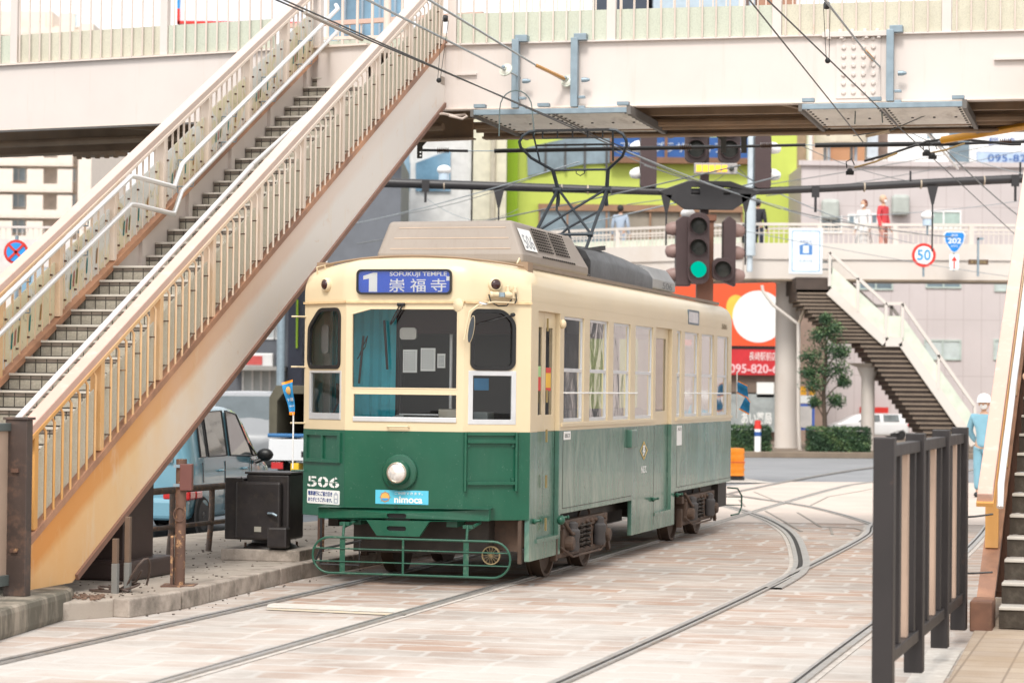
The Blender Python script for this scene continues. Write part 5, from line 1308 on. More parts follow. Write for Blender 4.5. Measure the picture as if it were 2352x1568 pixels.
# --- rusty guard rail
gr = empty('guard_rail', (-3.31, 23.72, .14), 0, 'low rusty pipe guard rail between the island and the blue car', 'guard rail')
def q3(x, y, z): return (x+3.31, y-23.72, z)
RP2 = M('rusty_grey_pipe', (.13, .10, .085), .65, var=.3, scale=6, dirt=.8, dcol=(.30, .16, .09), dscale=11, dlo=.52, dhi=.62)
for (x, y, h) in ((-3.80, 22.4, .66), (-3.31, 23.72, .66), (-3.02, 24.5, .66), (-2.45, 26.0, .66)): MB().tube([q3(x-.03, y, 0), q3(x, y, .35), q3(x, y, h-.02)], .03, 10).build('rail_post', RP2, gr, smooth=50)
MB().tube([q3(-3.95, 22.0, .64), q3(-2.3, 26.4, .66)], .034, 10).build('top_pipe', RP2, gr, smooth=50)
MB().tube([q3(-3.95, 22.0, .28), q3(-2.3, 26.4, .30)], .024, 10).build('lower_pipe', RP2, gr, smooth=50)
# --- little brown post behind the box
MB().cyl((-1.92, 24.6, .14), (-1.92, 24.6, .85), .035, 10).build('marker_post', RUST, top=False)
tag(bpy.data.objects['marker_post'], 'short reddish brown post between the black box and the tram', 'post')
# --- orange drum
dr = empty('traffic_drum', (4.55, 48.9, 0), 0, 'bright orange ribbed drum standing on the road behind the tram', 'traffic drum')
prof = []
for z in [i*.04 for i in range(14)]: prof.append((.17+.012*(int(z/.04) % 3 == 0), .1+z))
mb = MB(); mb.lathe((0, 0, 0), (0, 0, 1), [(.17, .10)]+prof+[(.165, .65), (.0, .66)], 24); mb.build('drum', ORANGE, dr, smooth=40)
MB().lathe((0, 0, 0), (0, 0, 1), [(.18, 0), (.18, .06), (.15, .10)], 20).build('rubber_base', BLK, dr)
MB().lathe((0, 0, .36), (0, 0, 1), [(.188, 0), (.188, .025)], 24).build('band', M('drum_band', (.7, .12, .02), .5), dr)
# --- traffic signals
SIGB = M('signal_brown', (.060, .036, .036), .45, var=.1)
LENS = M('unlit_lens', (.05, .055, .05), .25); GLN = emis('green_signal_light', (.0, .40, .27), .85)
def visor_lamp(par, x, z, r, mat, yaw=-.12):
    ax = Vec((sin(yaw), -cos(yaw), -.08)).normalized()
    lm = MB().lathe((x, 0, z), ax, [(r*1.12, -.02), (r*1.12, .03), (r, .03), (r, .02)], 24, cap=False).build('lamp', SIGB, par, smooth=30)
    MB().lathe((x, 0, z), ax, [(0, .035), (r*.6, .03), (r, .015)], 24, cap=False).build('lens', mat, lm, smooth=60)
    e1 = ax.cross(Vec((0, 0, 1))).normalized(); e2 = e1.cross(ax)
    vs = []; n_ = 20
    for k in range(n_+1):
        a_ = radians(-35)+radians(250)*k/n_
        for d in (0, 1):
            ln = .26*(.6+.4*sin(a_)) if d else .02
            vs.append(Vec((x, 0, z))+(e1*cos(a_)+e2*sin(a_))*r*1.1+ax*(ln+.0))
    mb = MB(); mb.add(vs, [(2*k, 2*k+1, 2*k+3, 2*k+2) for k in range(n_)]); v_ = mb.build('visor', SIGB, lm, smooth=80, fix=False)
    m_ = v_.modifiers.new('s', 'SOLIDIFY'); m_.thickness = .008
def side_visors(par, x, zs, s_, y=0):
    for z in zs:
        mb = MB(); mb.lathe((x, y, z), (s_, .15, -.12), [(.13, 0), (.13, .08), (.10, .18), (.04, .21)], 18); mb.build('visor', M('visor_pinkish', (.26, .17, .15), .5) if 'visor_pinkish' not in bpy.data.materials else bpy.data.materials['visor_pinkish'], par, smooth=60)
pole = empty('signal_pole', (3.60, 45.35, 0), 0, 'square reddish brown pole carrying the traffic signals and the overhead black tube', 'pole')
MB().box(-.155, .155, -.155, .155, 0, 5.02).build('shaft', BRP, pole, bev=.01); MB().box(-.2, .2, -.2, .2, 4.98, 5.1).build('cap', BRP, pole, bev=.01)
MB().box(-.10, .06, -.1, .1, 5.1, 7.4).build('upper_shaft', SIGB, pole)
sg1 = empty('traffic_signal', (3.44, 44.75, 3.8), 0, 'three lamp traffic signal showing green on the front of the brown pole', 'traffic signal', 'traffic signals on the brown pole')
MB().plate(rrect(-.2, .2, -.02, 1.30, .16), .16, lambda u, v, w: (u, .0-w, v)).build('housing', SIGB, sg1, bev=.01)
for z, m_ in ((1.06, LENS), (.66, LENS), (.25, GLN)): visor_lamp(sg1, 0, z, .150, m_)
sg2 = empty('traffic_signal', (3.90, 44.8, 3.85), 0, 'single unlit signal lamp low on the right of the brown pole', 'traffic signal', 'traffic signals on the brown pole')
MB().plate(rrect(-.2, .2, 0, .42, .12), .14, lambda u, v, w: (u, .0-w, v)).build('housing', SIGB, sg2, bev=.01); visor_lamp(sg2, 0, .21, .150, LENS)
sg3 = empty('traffic_signal', (3.17, 45.1, 3.75), 0, 'brown traffic signal seen from the side on the left of the brown pole', 'traffic signal', 'traffic signals on the brown pole')
MB().plate([(0, 0), (.28, 0), (.28, 1.28), (.1, 1.30), (0, 1.22)], .36, lambda u, v, w: (u-.14, .18+w, v)).build('housing', SIGB, sg3, bev=.02); side_visors(sg3, -.12, (1.08, .66, .22), -1)
sg4 = empty('traffic_signal', (4.03, 45.15, 3.75), 0, 'brown traffic signal seen from the side on the right of the brown pole', 'traffic signal', 'traffic signals on the brown pole')
MB().plate([(0, .1), (.24, 0), (.24, 1.22), (.1, 1.32), (0, 1.22)], .36, lambda u, v, w: (u-.12, .18+w, v)).build('housing', SIGB, sg4, bev=.02); side_visors(sg4, .1, (1.06, .64, .22), 1)
for i, (x, lab) in enumerate(((2.52, 'left'), (4.66, 'right'))):
    s5 = empty('traffic_signal', (x, 45.3, 5.6), 0, '%s of the two side-on signals standing on the overhead black tube' % lab, 'traffic signal', 'signals on the overhead tube')
    MB().plate(rrect(-.15, .15, 0, 1.0, .06), .36, lambda u, v, w: (u, .18+w, v)).build('housing', SIGB, s5, bev=.01)
    MB().cyl((.12 if i == 0 else -.12, .1, -.1), (.12 if i == 0 else -.12, .1, 1.3), .045).build('support_tube', GALV, s5, smooth=50)
    for z in (.78, .28):
        MB().lathe((-.15 if i == 0 else .15, 0, z), (-1 if i == 0 else 1, .1, -.2), [(.11, 0), (.11, .08), (.07, .18), (.03, .2)], 14).build('visor', WHITEP, s5, smooth=60)
for i, x in enumerate((3.40, 4.02)):
    s6 = empty('traffic_signal', (x, 45.0, 6.0), 0, ('left' if i == 0 else 'right')+' round unlit lamp above the glowing yellow panel', 'traffic signal', 'lamps above the yellow panel')
    MB().plate(rrect(-.21, .21, .06, .9, .12), .14, lambda u, v, w: (u, .05-w, v)).build('housing', SIGB, s6, bev=.01)
    visor_lamp(s6, 0, .31, .155, LENS); visor_lamp(s6, 0, .70, .155, LENS)
ld = empty('warning_board', (3.74, 44.75, 5.84), 0, 'small lit panel with five yellow squares under the upper signals', 'signal panel')
MB().box(-.40, .40, -.04, .06, -.02, .18).build('panel_case', M('panel_grey', (.35, .33, .32), .5), ld, bev=.01)
for k in range(5): MB().box(-.36+k*.118, -.265+k*.118, -.055, -.04, .02, .14).build('lit_square', bpy.data.materials.get('amber_light') or emis('amber_light', (1, .50, .05), 1.5), ld)
MB().sphere((.29, -.05, .08), .05).build('dark_lamp', LENS, ld)
# --- overhead black tube frame
oh = empty('overhead_tube_beam', (3.6, 45.25, 5.5), 0, 'long thick black tube spanning the street through the brown signal pole', 'overhead tube')
BT = M('black_tube_paint', (.028, .026, .028), .4, var=.15)
def oh_p(u, v, Y=45.2): p_ = V(u, v, Y); return (p_.x-3.6, p_.y-45.25, p_.z-5.5)
MB().tube([oh_p(860, 419), oh_p(1200, 430), oh_p(1540, 441), oh_p(1700, 441), oh_p(1900, 433), oh_p(2140, 420), oh_p(2400, 408)], [.09, .082, .07, .07, .07, .08, .085], 14).build('tube', BT, oh, smooth=60)
mb = MB(); mb.plate([(-.95, .0), (-.45, -.34), (.45, -.34), (.95, .0), (.4, .2), (-.4, .2)], .08, lambda u, v, w: (u+.05, -.1+w, v+.02), [rect(-.33, -.17, -.06, .08), rect(.27, .40, -.06, .08)]); mb.build('gusset_plate', BT, oh, bev=.01)
for (u, v, L, big) in ((978, 424, .22, 0), (1146, 432, .62, 1), (1530, 444, .62, 1), (1712, 442, 1.0, 1), (1872, 437, .3, 0), (2140, 424, .9, 1), (2330, 412, .3, 0)):
    p_ = oh_p(u, v); mb = MB()
    if big: mb.plate([(-.10, -.04), (.10, -.04), (.02, -.38), (-.02, -.38)], .05, lambda a_, b_, w: (p_[0]+a_, p_[1]-.08+w, p_[2]+b_)); mb.cyl((p_[0], p_[1]-.1, p_[2]-.36), (p_[0], p_[1]-.1, p_[2]-.36-L), .016, 8)
    else: mb.box(p_[0]-.07, p_[0]+.07, p_[1]-.1, p_[1]-.05, p_[2]-.14, p_[2]+.08); mb.cyl((p_[0], p_[1]-.09, p_[2]-.12), (p_[0], p_[1]-.09, p_[2]-.12-L), .025, 8)
    mb.build('wire_hanger', BT, oh)
for u, v in ((1020, 426), (1290, 434), (1350, 436), (1985, 430), (2115, 423), (2260, 415)):
    p_ = oh_p(u, v); MB().lathe((p_[0]-.012, p_[1], p_[2]), (1, 0, 0), [(.09, 0), (.09, .025)], 14).build('band_clamp', M('tan_band', (.4, .33, .25), .6) if 'tan_band' not in bpy.data.materials else bpy.data.materials['tan_band'], oh)
for u, v in ((2090, 418), (2342, 398)):
    p_ = oh_p(u, v); MB().cyl((p_[0], p_[1]-.05, p_[2]-.1), (p_[0], p_[1]-.05, p_[2]+.2), .02, 8).build('stub', BT, oh)
# grey-blue slim poles behind
gp = empty('utility_pole', (V(1722, 600, 68.0).x, 68.0, 0), 0, 'slim grey steel pole just right of the brown signal pole', 'pole')
MB().cyl((0, 0, 5.15), (0, 0, 13.0), .085, 12).build('shaft', M('pale_steel', (.5, .56, .6), .5), gp, smooth=60)
MB().cyl((0, 0, 5.6), (0, 0, 7.6), .16, 12).build('sleeve', bpy.data.materials['pale_steel'], gp, smooth=60)
# ---------------- people ----------------
SKIN = M('skin', (.55, .33, .22), .55, var=.05); HAIR = M('dark_hair', (.02, .016, .014), .6)
def skin(name, vs, es, mat, parent, sub=2):
    me = bpy.data.meshes.new(name); me.from_pydata([v[:3] for v in vs], es, []); o = bpy.data.objects.new(name, me); col.objects.link(o); o.parent = parent
    me.materials.append(mat)
    m_ = o.modifiers.new('sk', 'SKIN'); m_.use_smooth_shade = True
    for i, v in enumerate(vs):
        r = v[3]; me.skin_vertices[0].data[i].radius = (r, r*(v[4] if len(v) > 4 else 1))
    me.skin_vertices[0].data[0].use_root = True
    s_ = o.modifiers.new('ss', 'SUBSURF'); s_.levels = sub; s_.render_levels = sub
    return o
def person(loc, rz, label, shirt, trouser, hair=HAIR, arms='down', skirt=False, helmet=None, mask=True, H=1.0, group=None):
    p_ = empty('person', loc, rz, label, 'person', group)
    # faces -y ; body
    A = {'down': (((.19, 0, 1.40), (.24, .02, 1.15), (.26, -.05, .90), (.27, -.08, .82)),)*1, 'back': (((.19, 0, 1.40), (.27, .08, 1.16), (.19, .14, 1.0), (.08, .17, .94)),),
         'bent': (((.19, 0, 1.40), (.23, .05, 1.15), (.18, -.18, 1.08), (.12, -.26, 1.12)),)}[arms][0]
    def mir(q): return (-q[0],)+q[1:]
    vs = [(0, 0, .95, .13, .8), (0, .01, 1.15, .12, .8), (0, .01, 1.36, .13, .75), (0, 0, 1.47, .055), (0, -.01, 1.54, .05)]
    es = [(0, 1), (1, 2), (2, 3), (3, 4)]
    for sgn in (1, -1):
        b0 = len(vs)
        for j, q in enumerate(A): vs.append((sgn*q[0], q[1], q[2], (.06, .045, .033, .035)[j]))
        es += [(2, b0), (b0, b0+1), (b0+1, b0+2), (b0+2, b0+3)]
        b0 = len(vs)
        vs += [(sgn*.09, 0, .88, .09), (sgn*.10, -.01, .48, .058), (sgn*.10, .02, .08, .04), (sgn*.11, -.12, .03, .035)]
        es += [(0, b0), (b0, b0+1), (b0+1, b0+2), (b0+2, b0+3)]
    vs = [(a*H, b*H, c*H)+tuple(q*1.0 if k else q*H for k, q in enumerate(r)) for a, b, c, *r in vs]
    body = skin('body', vs, es, SKIN, p_)
    hd = MB(); hd.sphere((0, -.01, 1.635*H), .105, 18, 14, .80, .95, 1.15); hd.sphere((0, -.105, 1.625*H), .022, 8, 6); hd.build('head', SKIN, p_, smooth=180)
    MB().sphere((.035, -.095, 1.655*H), .012, 8, 6).build('eye', HAIR, p_); MB().sphere((-.035, -.095, 1.655*H), .012, 8, 6).build('eye', HAIR, p_)
    for s_ in (1, -1): MB().sphere((s_*.088, .0, 1.63*H), .025, 8, 6, .5, 1, 1.2).build('ear', SKIN, p_)
    # clothes
    tv = [(0, .0, .84, .15, .78), (0, .0, .95, .15, .78), (0, .01, 1.15, .14, .8), (0, .01, 1.35, .15, .72), (0, 0, 1.45, .08)]
    te = [(0, 1), (1, 2), (2, 3), (3, 4)]
    for sgn in (1, -1):
        b0 = len(tv)
        for j, q in enumerate(A[:3]): tv.append((sgn*q[0], q[1], q[2], (.075, .062, .05)[j]))
        tv.append(tuple(sgn*(A[2][0]*.3+A[3][0]*.7) if k == 0 else A[2][k]*.3+A[3][k]*.7 for k in range(3))+(.042,))
        te += [(3, b0), (b0, b0+1), (b0+1, b0+2), (b0+2, b0+3)]
    skin('jacket', [(a*H, b*H, c*H)+tuple(r) for a, b, c, *r in tv], te, shirt, p_)
    if skirt:
        MB().lathe((0, 0, .42*H), (0, 0, 1), [(.27, 0), (.22, .2), (.17, .45), (.15, .55)], 18).build('skirt', trouser, p_, smooth=60)
    else:
        lv = [(0, 0, .95, .15, .8)]; le = []
        for sgn in (1, -1):
            b0 = len(lv); lv += [(sgn*.095, 0, .84, .105), (sgn*.105, -.01, .48, .078), (sgn*.105, .015, .12, .068)]; le += [(0, b0), (b0, b0+1), (b0+1, b0+2)]
        skin('trousers', [(a*H, b*H, c*H)+tuple(r) for a, b, c, *r in lv], le, trouser, p_)
    for s_ in (1, -1): MB().sphere((s_*.11, -.06, .05), .06, 10, 8, .8, 2.0, .8).build('shoe', BLACK, p_, smooth=180)
    if helmet:
        mb = MB(); mb.lathe((0, -.01, 1.665*H), (0, 0, 1), [(.135, 0), (.125, .01), (.122, .06), (.10, .11), (.06, .14), (0, .15)], 20, cap=False); mb.plate(circ(0, -.07, .115, 20, .11), .008, lambda u, v, w: (u, v-.02, 1.668*H+w)); mb.build('helmet', helmet, p_, smooth=50)
    else:
        MB().sphere((0, .02, 1.66*H), .112, 16, 12, .88, .95, 1.08).build('hair', hair, p_, smooth=180)
    if mask: MB().sphere((0, -.07, 1.595*H), .062, 12, 10, 1.05, .75, .95).build('face_mask', WHT, p_, smooth=180)
    # hands: palm with five separate fingers
    for sgn in (1, -1):
        w_ = Vec((sgn*A[3][0], A[3][1], A[3][2]))*H; d = (w_-Vec((sgn*A[2][0], A[2][1], A[2][2]))*H).normalized(); sx = d.cross(Vec((0, 1, .2))).normalized()
        hv = [tuple(w_)+(.028,)]; he = []
        for f_ in range(4):
            b0 = len(hv); o_ = sx*(-.027+.018*f_); L = (.07, .08, .075, .06)[f_]
            hv += [tuple(w_+d*.06+o_)+(.011,), tuple(w_+d*(.06+L*.5)+o_+Vec((0, -.01, 0)))+(.009,), tuple(w_+d*(.05+L)+o_+Vec((0, -.03, 0)))+(.008,)]; he += [(0, b0), (b0, b0+1), (b0+1, b0+2)]
        b0 = len(hv); hv += [tuple(w_+d*.02-sx*.04)+(.011,), tuple(w_+d*.05-sx*.055)+(.009,)]; he += [(0, b0), (b0, b0+1)]
        skin('hand', hv, he, SKIN, p_, 1)
    return p_
LBLU = M('light_blue_workwear', (.20, .40, .50), .8, var=.1, scale=5)
wk = person((8.27, 42.3, 0), radians(-20), 'worker in light blue overalls with white helmet and mask, hands behind the back', LBLU, LBLU, arms='back', helmet=WHT, H=1.0)
# person whose hand holds the tube of the right-hand stair (mostly outside the picture)
_h = V(2336, 864, 19.6)
hp = empty('person', (_h.x+.62, _h.y+.35, _h.z-1.18), radians(10), 'person gripping the steel hand tube at the right edge, only the hand and wrist showing', 'person')
def hl_(x, y, z, r, k=1): return (x-.62, y-.35, z+1.18, r, k)
wr = [(0, 0, .95, .13, .8), (0, .01, 1.15, .12), (0, .01, 1.36, .13), (0, 0, 1.5, .055), (-.19, 0, 1.40, .06), (-.30, -.12, 1.18, .045), hl_(.10, .02, .015, .032), hl_(.045, .0, .012, .030, .6)]
we = [(0, 1), (1, 2), (2, 3), (2, 4), (4, 5), (5, 6), (6, 7)]
b0 = len(wr)
wr += [(.09, 0, .88, .09), (.10, 0, .48, .06), (.1, 0, .08, .04), (-.09, 0, .88, .09), (-.10, 0, .48, .06), (-.1, 0, .08, .04), (.19, 0, 1.4, .06), (.24, 0, 1.1, .045), (.25, -.05, .85, .035)]
we += [(0, b0), (b0, b0+1), (b0+1, b0+2), (0, b0+3), (b0+3, b0+4), (b0+4, b0+5), (2, b0+6), (b0+6, b0+7), (b0+7, b0+8)]
skin('body', wr, we, SKIN, hp)
for f_, (dy, L) in enumerate(((-.034, .9), (-.012, 1.0), (.010, .95), (.030, .8))):
    skin('finger', [hl_(.03, dy, .022, .013), hl_(-.005, dy, .030*L, .0115), hl_(-.030, dy-.004, .012, .0105), hl_(-.030, dy-.006, -.014, .0095), hl_(-.016, dy-.004, -.028, .008)], [(0, 1), (1, 2), (2, 3), (3, 4)], SKIN, hp, 2)
skin('finger', [hl_(.045, -.03, .01, .014), hl_(.02, -.055, -.008, .012), hl_(-.005, -.058, -.026, .010)], [(0, 1), (1, 2)], SKIN, hp, 2)
MB().sphere((0, 0, 1.66), .105, 16, 12, .8, .95, 1.15).build('head', SKIN, hp, smooth=180)
SH = M('navy_shirt', (.03, .04, .08), .8)
skin('shirt', [(0, 0, .9, .16, .8), (0, .01, 1.15, .14), (0, .01, 1.36, .15), (.2, 0, 1.4, .08), (.24, 0, 1.2, .07), (-.2, 0, 1.4, .08), (-.27, -.08, 1.24, .065)], [(0, 1), (1, 2), (2, 3), (3, 4), (2, 5), (5, 6)], SH, hp)
skin('trousers', [(0, 0, .93, .15, .8), (.1, 0, .84, .1), (.1, 0, .48, .08), (.1, 0, .12, .07), (-.1, 0, .84, .1), (-.1, 0, .48, .08), (-.1, 0, .12, .07)], [(0, 1), (1, 2), (2, 3), (0, 4), (4, 5), (5, 6)], BLACK, hp)
# ---------------- vehicles ----------------
TYRE = M('tyre', (.02, .02, .02), .8); RIM = M('rim', (.55, .56, .57), .35, .7)
CGL = M('car_glass', (.10, .12, .12), .06, var=.5, scale=2.5, coat=1)
def car(root, st, paint, wheels, wins_, wr=.29, glassm=CGL, names=True):
    mb = MB(); R_ = []
    for (x, zl, wl, zb, wb, zr, wt) in st:
        half = [(0, zl), (wl*.96, zl), (wl, zl+.06), (wb+.008, (zl+zb)*.5), (wb+.004, zb-.05), (wb-.004, zb), (wt, zr-.03), (wt*.95, zr), (wt*.6, zr+.025), (0, zr+.035)]
        R_.append([(x, -y, z) for y, z in half]+[(x, y, z) for y, z in reversed(half[1:-1])])
    n = len(R_[0]); mb.add([q for r in R_ for q in r], [(i*n+k, i*n+(k+1) % n, (i+1)*n+(k+1) % n, (i+1)*n+k) for i in range(len(R_)-1) for k in range(n)]+[tuple(range(n)), tuple((len(R_)-1)*n+k for k in range(n))])
    b = mb.build('body', paint, root, smooth=55)
    sub = b.modifiers.new('s', 'SUBSURF'); sub.levels = 1; sub.render_levels = 1
    def at_(x, t, s_):
        for a_, c_ in zip(st, st[1:]):
            if a_[0] <= x <= c_[0]:
                k = (x-a_[0])/(c_[0]-a_[0]); q = [a_[i]+(c_[i]-a_[i])*k for i in range(7)]
                y = q[4]+(q[6]-q[4])*t; z = q[3]+(q[5]-q[3])*t; return (x, s_*(y+.006), z)
    for s_ in (-1, 1):
        for poly in wins_:
            mb = MB(); mb.plate(poly, 0, lambda u, v, w: at_(u, v, s_)); w_ = mb.build('side_window', glassm, root, fix=False)
            mb = MB(); pts = [Vec(at_(u, v, s_)) for u, v in poly]; mb.tube(pts, .012, 5, True); mb.build('window_trim', BLACK, w_)
        for x in wheels:
            y = s_*(st[len(st)//2][4]-.10)
            wv = MB().lathe((x, y-s_*.08, wr), (0, s_, 0), [(.05, 0), (wr*.9, .0), (wr, .03), (wr, .15), (wr*.93, .18), (wr*.66, .185), (wr*.62, .15)], 28, cap=False).build('wheel', TYRE, root, smooth=30)
            mb = MB(); mb.lathe((x, y+s_*.07, wr), (0, s_, 0), [(0, .03), (.04, .03), (.05, .0)], 12, cap=False)
            mb.lathe((x, y+s_*.02, wr), (0, s_, 0), [(wr*.60, 0), (wr*.66, .07), (wr*.60, .075), (wr*.58, .0)], 24, cap=False)
            for k in range(10): mb.bar((x, y+s_*.085, wr), (x+wr*.62*cos(k*pi/5), y+s_*.075, wr+wr*.62*sin(k*pi/5)), .03, .012, up=(0, s_, 0))
            mb.build('rim', RIM, wv)
            mb = MB(); mb.lathe((x, y+s_*.10, wr+.01), (0, s_, 0), [(0, 0), (wr*1.17, 0)], 28, cap=False); mb.build('arch_dark_disc', BLACK, root, fix=False)  # flat black disc painted for the dark hollow of an uncut arch
    return b
BLUP = M('pale_blue_car_paint', (.17, .36, .46), .22, .0, var=.03, coat=1)
bc = empty('parked_car', (-4.36, 28.95, 0), radians(90-12.3), 'light blue compact car seen past the guard rail behind the rusty staircase', 'car')
stn = [(-.48, .34, .60, .92, .63, 1.30, .54), (-.44, .26, .69, .96, .71, 1.50, .58), (-.25, .22, .73, .98, .735, 1.60, .62), (.4, .21, .735, .985, .74, 1.645, .64), (1.1, .21, .735, .975, .74, 1.645, .64), (1.55, .21, .735, .965, .735, 1.60, .62), (1.95, .21, .73, .955, .725, 1.36, .60), (2.3, .21, .72, .94, .70, 1.04, .60), (2.65, .23, .69, .86, .67, .94, .52), (2.86, .28, .62, .70, .6, .78, .45), (2.92, .34, .5, .58, .5, .62, .4)]
car(bc, stn, BLUP, (0, 2.46), [[(-.14, .06), (.08, .06), (.10, .9), (-.08, .84)], [(.14, .06), (.80, .06), (.80, .92), (.16, .92)], [(.92, .06), (1.80, .06), (1.68, .45), (1.38, .88), (.94, .92)], [(1.85, .08), (2.02, .10), (1.78, .38)]])
mb = MB(); mb.plate([(-.52, .28), (.52, .28), (.50, .62), (-.50, .62)], .01, lambda u, v, w: (-.50-w-(.0 if v < .3 else -.05), u*1.0, .68+v)); mb.build('rear_window', CGL, bc)
MB().box(-.30, -.08, -.748, -.70, .50, .60).build('side_lamp', bpy.data.materials.get('red_lens') or M('red_lens', (.5, .02, .02), .15, coat=.6), bc, bev=.02)
MB().box(-.515, -.30, -.742, -.40, .49, .62).build('tail_lamp', bpy.data.materials['red_lens'], bc, bev=.03)
MB().box(-.515, -.30, .40, .742, .49, .62).build('tail_lamp', bpy.data.materials['red_lens'], bc, bev=.03)
MB().box(-.53, -.3, -.70, .70, .24, .52).build('rear_bumper', BLUP, bc, bev=.06, seg=3)
MB().sphere((1.92, -.86, 1.00), .10, 12, 10, .7, 1.1, .85).build('door_mirror', BLACK, bc, smooth=180)
MB().tube([(1.92, -.83, .94), (1.88, -.74, .90)], .03, 8).build('mirror_arm', BLACK, bc)
for x in (.55, 1.45): MB().tube([(x-.08, -.745, .83), (x-.06, -.775, .835), (x+.06, -.775, .835), (x+.08, -.745, .83)], .014, 8).build('door_handle', BLUP, bc, smooth=60)
mb = MB()
for x in (.72, 1.72): mb.tube([(x, -.747, .32), (x, -.752, .6), (x, -.745, .95)], .005, 5)
mb.tube([(-.05, -.747, .70), (-.1, -.747, .95)], .005, 5); mb.build('door_seam', BLACK, bc)
bc.scale = (1, 1, .945)
# white van facing us
vn = empty('van', (-5.15, 48.2, 0), radians(-90+4), 'white van waiting in the left lane beyond the blue car', 'van')
stv = [(-2.2, .3, .8, 1.0, .82, 1.75, .74), (-2.0, .25, .83, 1.0, .84, 1.85, .76), (.6, .25, .83, 1.0, .84, 1.88, .76), (1.0, .25, .83, 1.0, .84, 1.82, .74), (1.5, .25, .83, 1.0, .82, 1.30, .74), (1.8, .25, .80, .95, .8, 1.06, .7), (2.0, .3, .74, .8, .74, .9, .6)]
WCAR = M('white_car_paint', (.72, .73, .74), .3, var=.02, coat=1)
car(vn, stv, M('van_silver', (.21, .22, .23), .35, var=.03, coat=.8), (-1.3, 1.35), [[(-1.9, .1), (-.6, .1), (-.6, .9), (-1.9, .9)], [(-.5, .1), (.9, .1), (.7, .8), (-.5, .9)]], wr=.3)
vn.scale = (1, 1, .9)
mb = MB(); mb.add([(1.54, -.70, 1.28), (1.54, .70, 1.28), (1.05, .66, 1.78), (1.05, -.66, 1.78)], [(0, 1, 2, 3)]); o = mb.build('windscreen', M('pale_screen', (.10, .12, .13), .1), vn, fix=False); o.location.x = .03
for s_ in (-1, 1):
    MB().box(1.88, 2.0, s_*.6-.14, s_*.6+.14, .62, .80).build('headlight', RIM, vn, bev=.03); MB().box(1.2, 1.3, s_*.95-.08, s_*.95+.08, 1.05, 1.3).build('door_mirror', WCAR, vn, bev=.03)
MB().box(1.9, 2.05, -.7, .7, .3, .46).build('bumper_strip', BLACK, vn, bev=.03)
# small canvas-backed truck, seen from behind
tk = empty('truck', (-3.35, 40.6, 0), radians(80), 'small white truck with an olive canvas canopy open at the back', 'truck')
OLV = M('olive_canvas', (.11, .10, .07), .9, var=.15, bump=.3, bscale=6)
mb = MB(); mb.plate([(-.74, .95), (.74, .95), (.74, 1.62), (.62, 1.82), (-.62, 1.82), (-.74, 1.62)], 1.9, lambda u, v, w: (0-w, u, v), [[(-.60, .96), (.60, .96), (.60, 1.55), (.5, 1.68), (-.5, 1.68), (-.60, 1.55)]]); mb.build('canopy', OLV, tk, bev=.03)
MB().box(1.86, 1.9, -.7, .7, .95, 1.75).build('canopy_front', BLK, tk); MB().box(0, 1.95, -.70, .70, .55, .66).build('load_floor', BLK, tk)
MB().box(-.04, 0, -.72, .72, .56, .92).build('tailgate', WCAR, tk, bev=.01); MB().cyl((-.03, -.74, .98), (-.03, .74, .98), .035, 10).build('blue_bar', M('blue_sheet_roll', (.03, .14, .32), .6), tk)
for s_ in (-1, 1):
    MB().box(0, 1.95, s_*.72-.02, s_*.72+.02, .56, .92).build('side_gate', WCAR, tk, bev=.01); MB().box(-.03, 0, s_*.58-.1, s_*.58+.1, .42, .53).build('tail_lamp', bpy.data.materials['red_lens'], tk)
    for x in (.5, 2.4): MB().lathe((x, s_*.52, .27), (0, s_, 0), [(.05, 0), (.24, 0), (.27, .03), (.27, .13), (.15, .16), (.0, .14)], 22).build('wheel', TYRE, tk, smooth=40)
MB().box(1.98, 3.2, -.72, .72, .35, 1.78).build('cab', WCAR, tk, bev=.12, seg=3)
MB().box(-.05, .3, .2, .34, .35, .52).build('yellow_box', M('yellow_plastic', (.8, .5, .02), .5), tk, bev=.01)
mb = MB(); mb.box(-.045, -.04, -.16, .16, .62, .72); mb.build('tailgate_marking', BLK, tk)
# white car beyond the hedge
wc = empty('parked_car', (13.35, 84, .15), radians(180), 'small white car parked beyond the hedge under the far staircase', 'car')
car(wc, [(q[0]*1.05, q[1], q[2], q[3], q[4], (1.40 if q[5] > 1.5 else q[5]*.92), q[6]) for q in stn], WCAR, (0, 2.55), [[(-.04, .08), (.62, .08), (.64, .9), (-.02, .9)], [(.78, .08), (1.72, .08), (1.3, .84), (.8, .88)]])
MB().box(-.5, -.4, -.72, -.5, .75, .9).build('tail_lamp', bpy.data.materials['red_lens'], wc, bev=.02); MB().box(-.5, -.4, .5, .74, .75, .9).build('tail_lamp', bpy.data.materials['red_lens'], wc, bev=.02)
wc.scale = (.80, .80, .64)
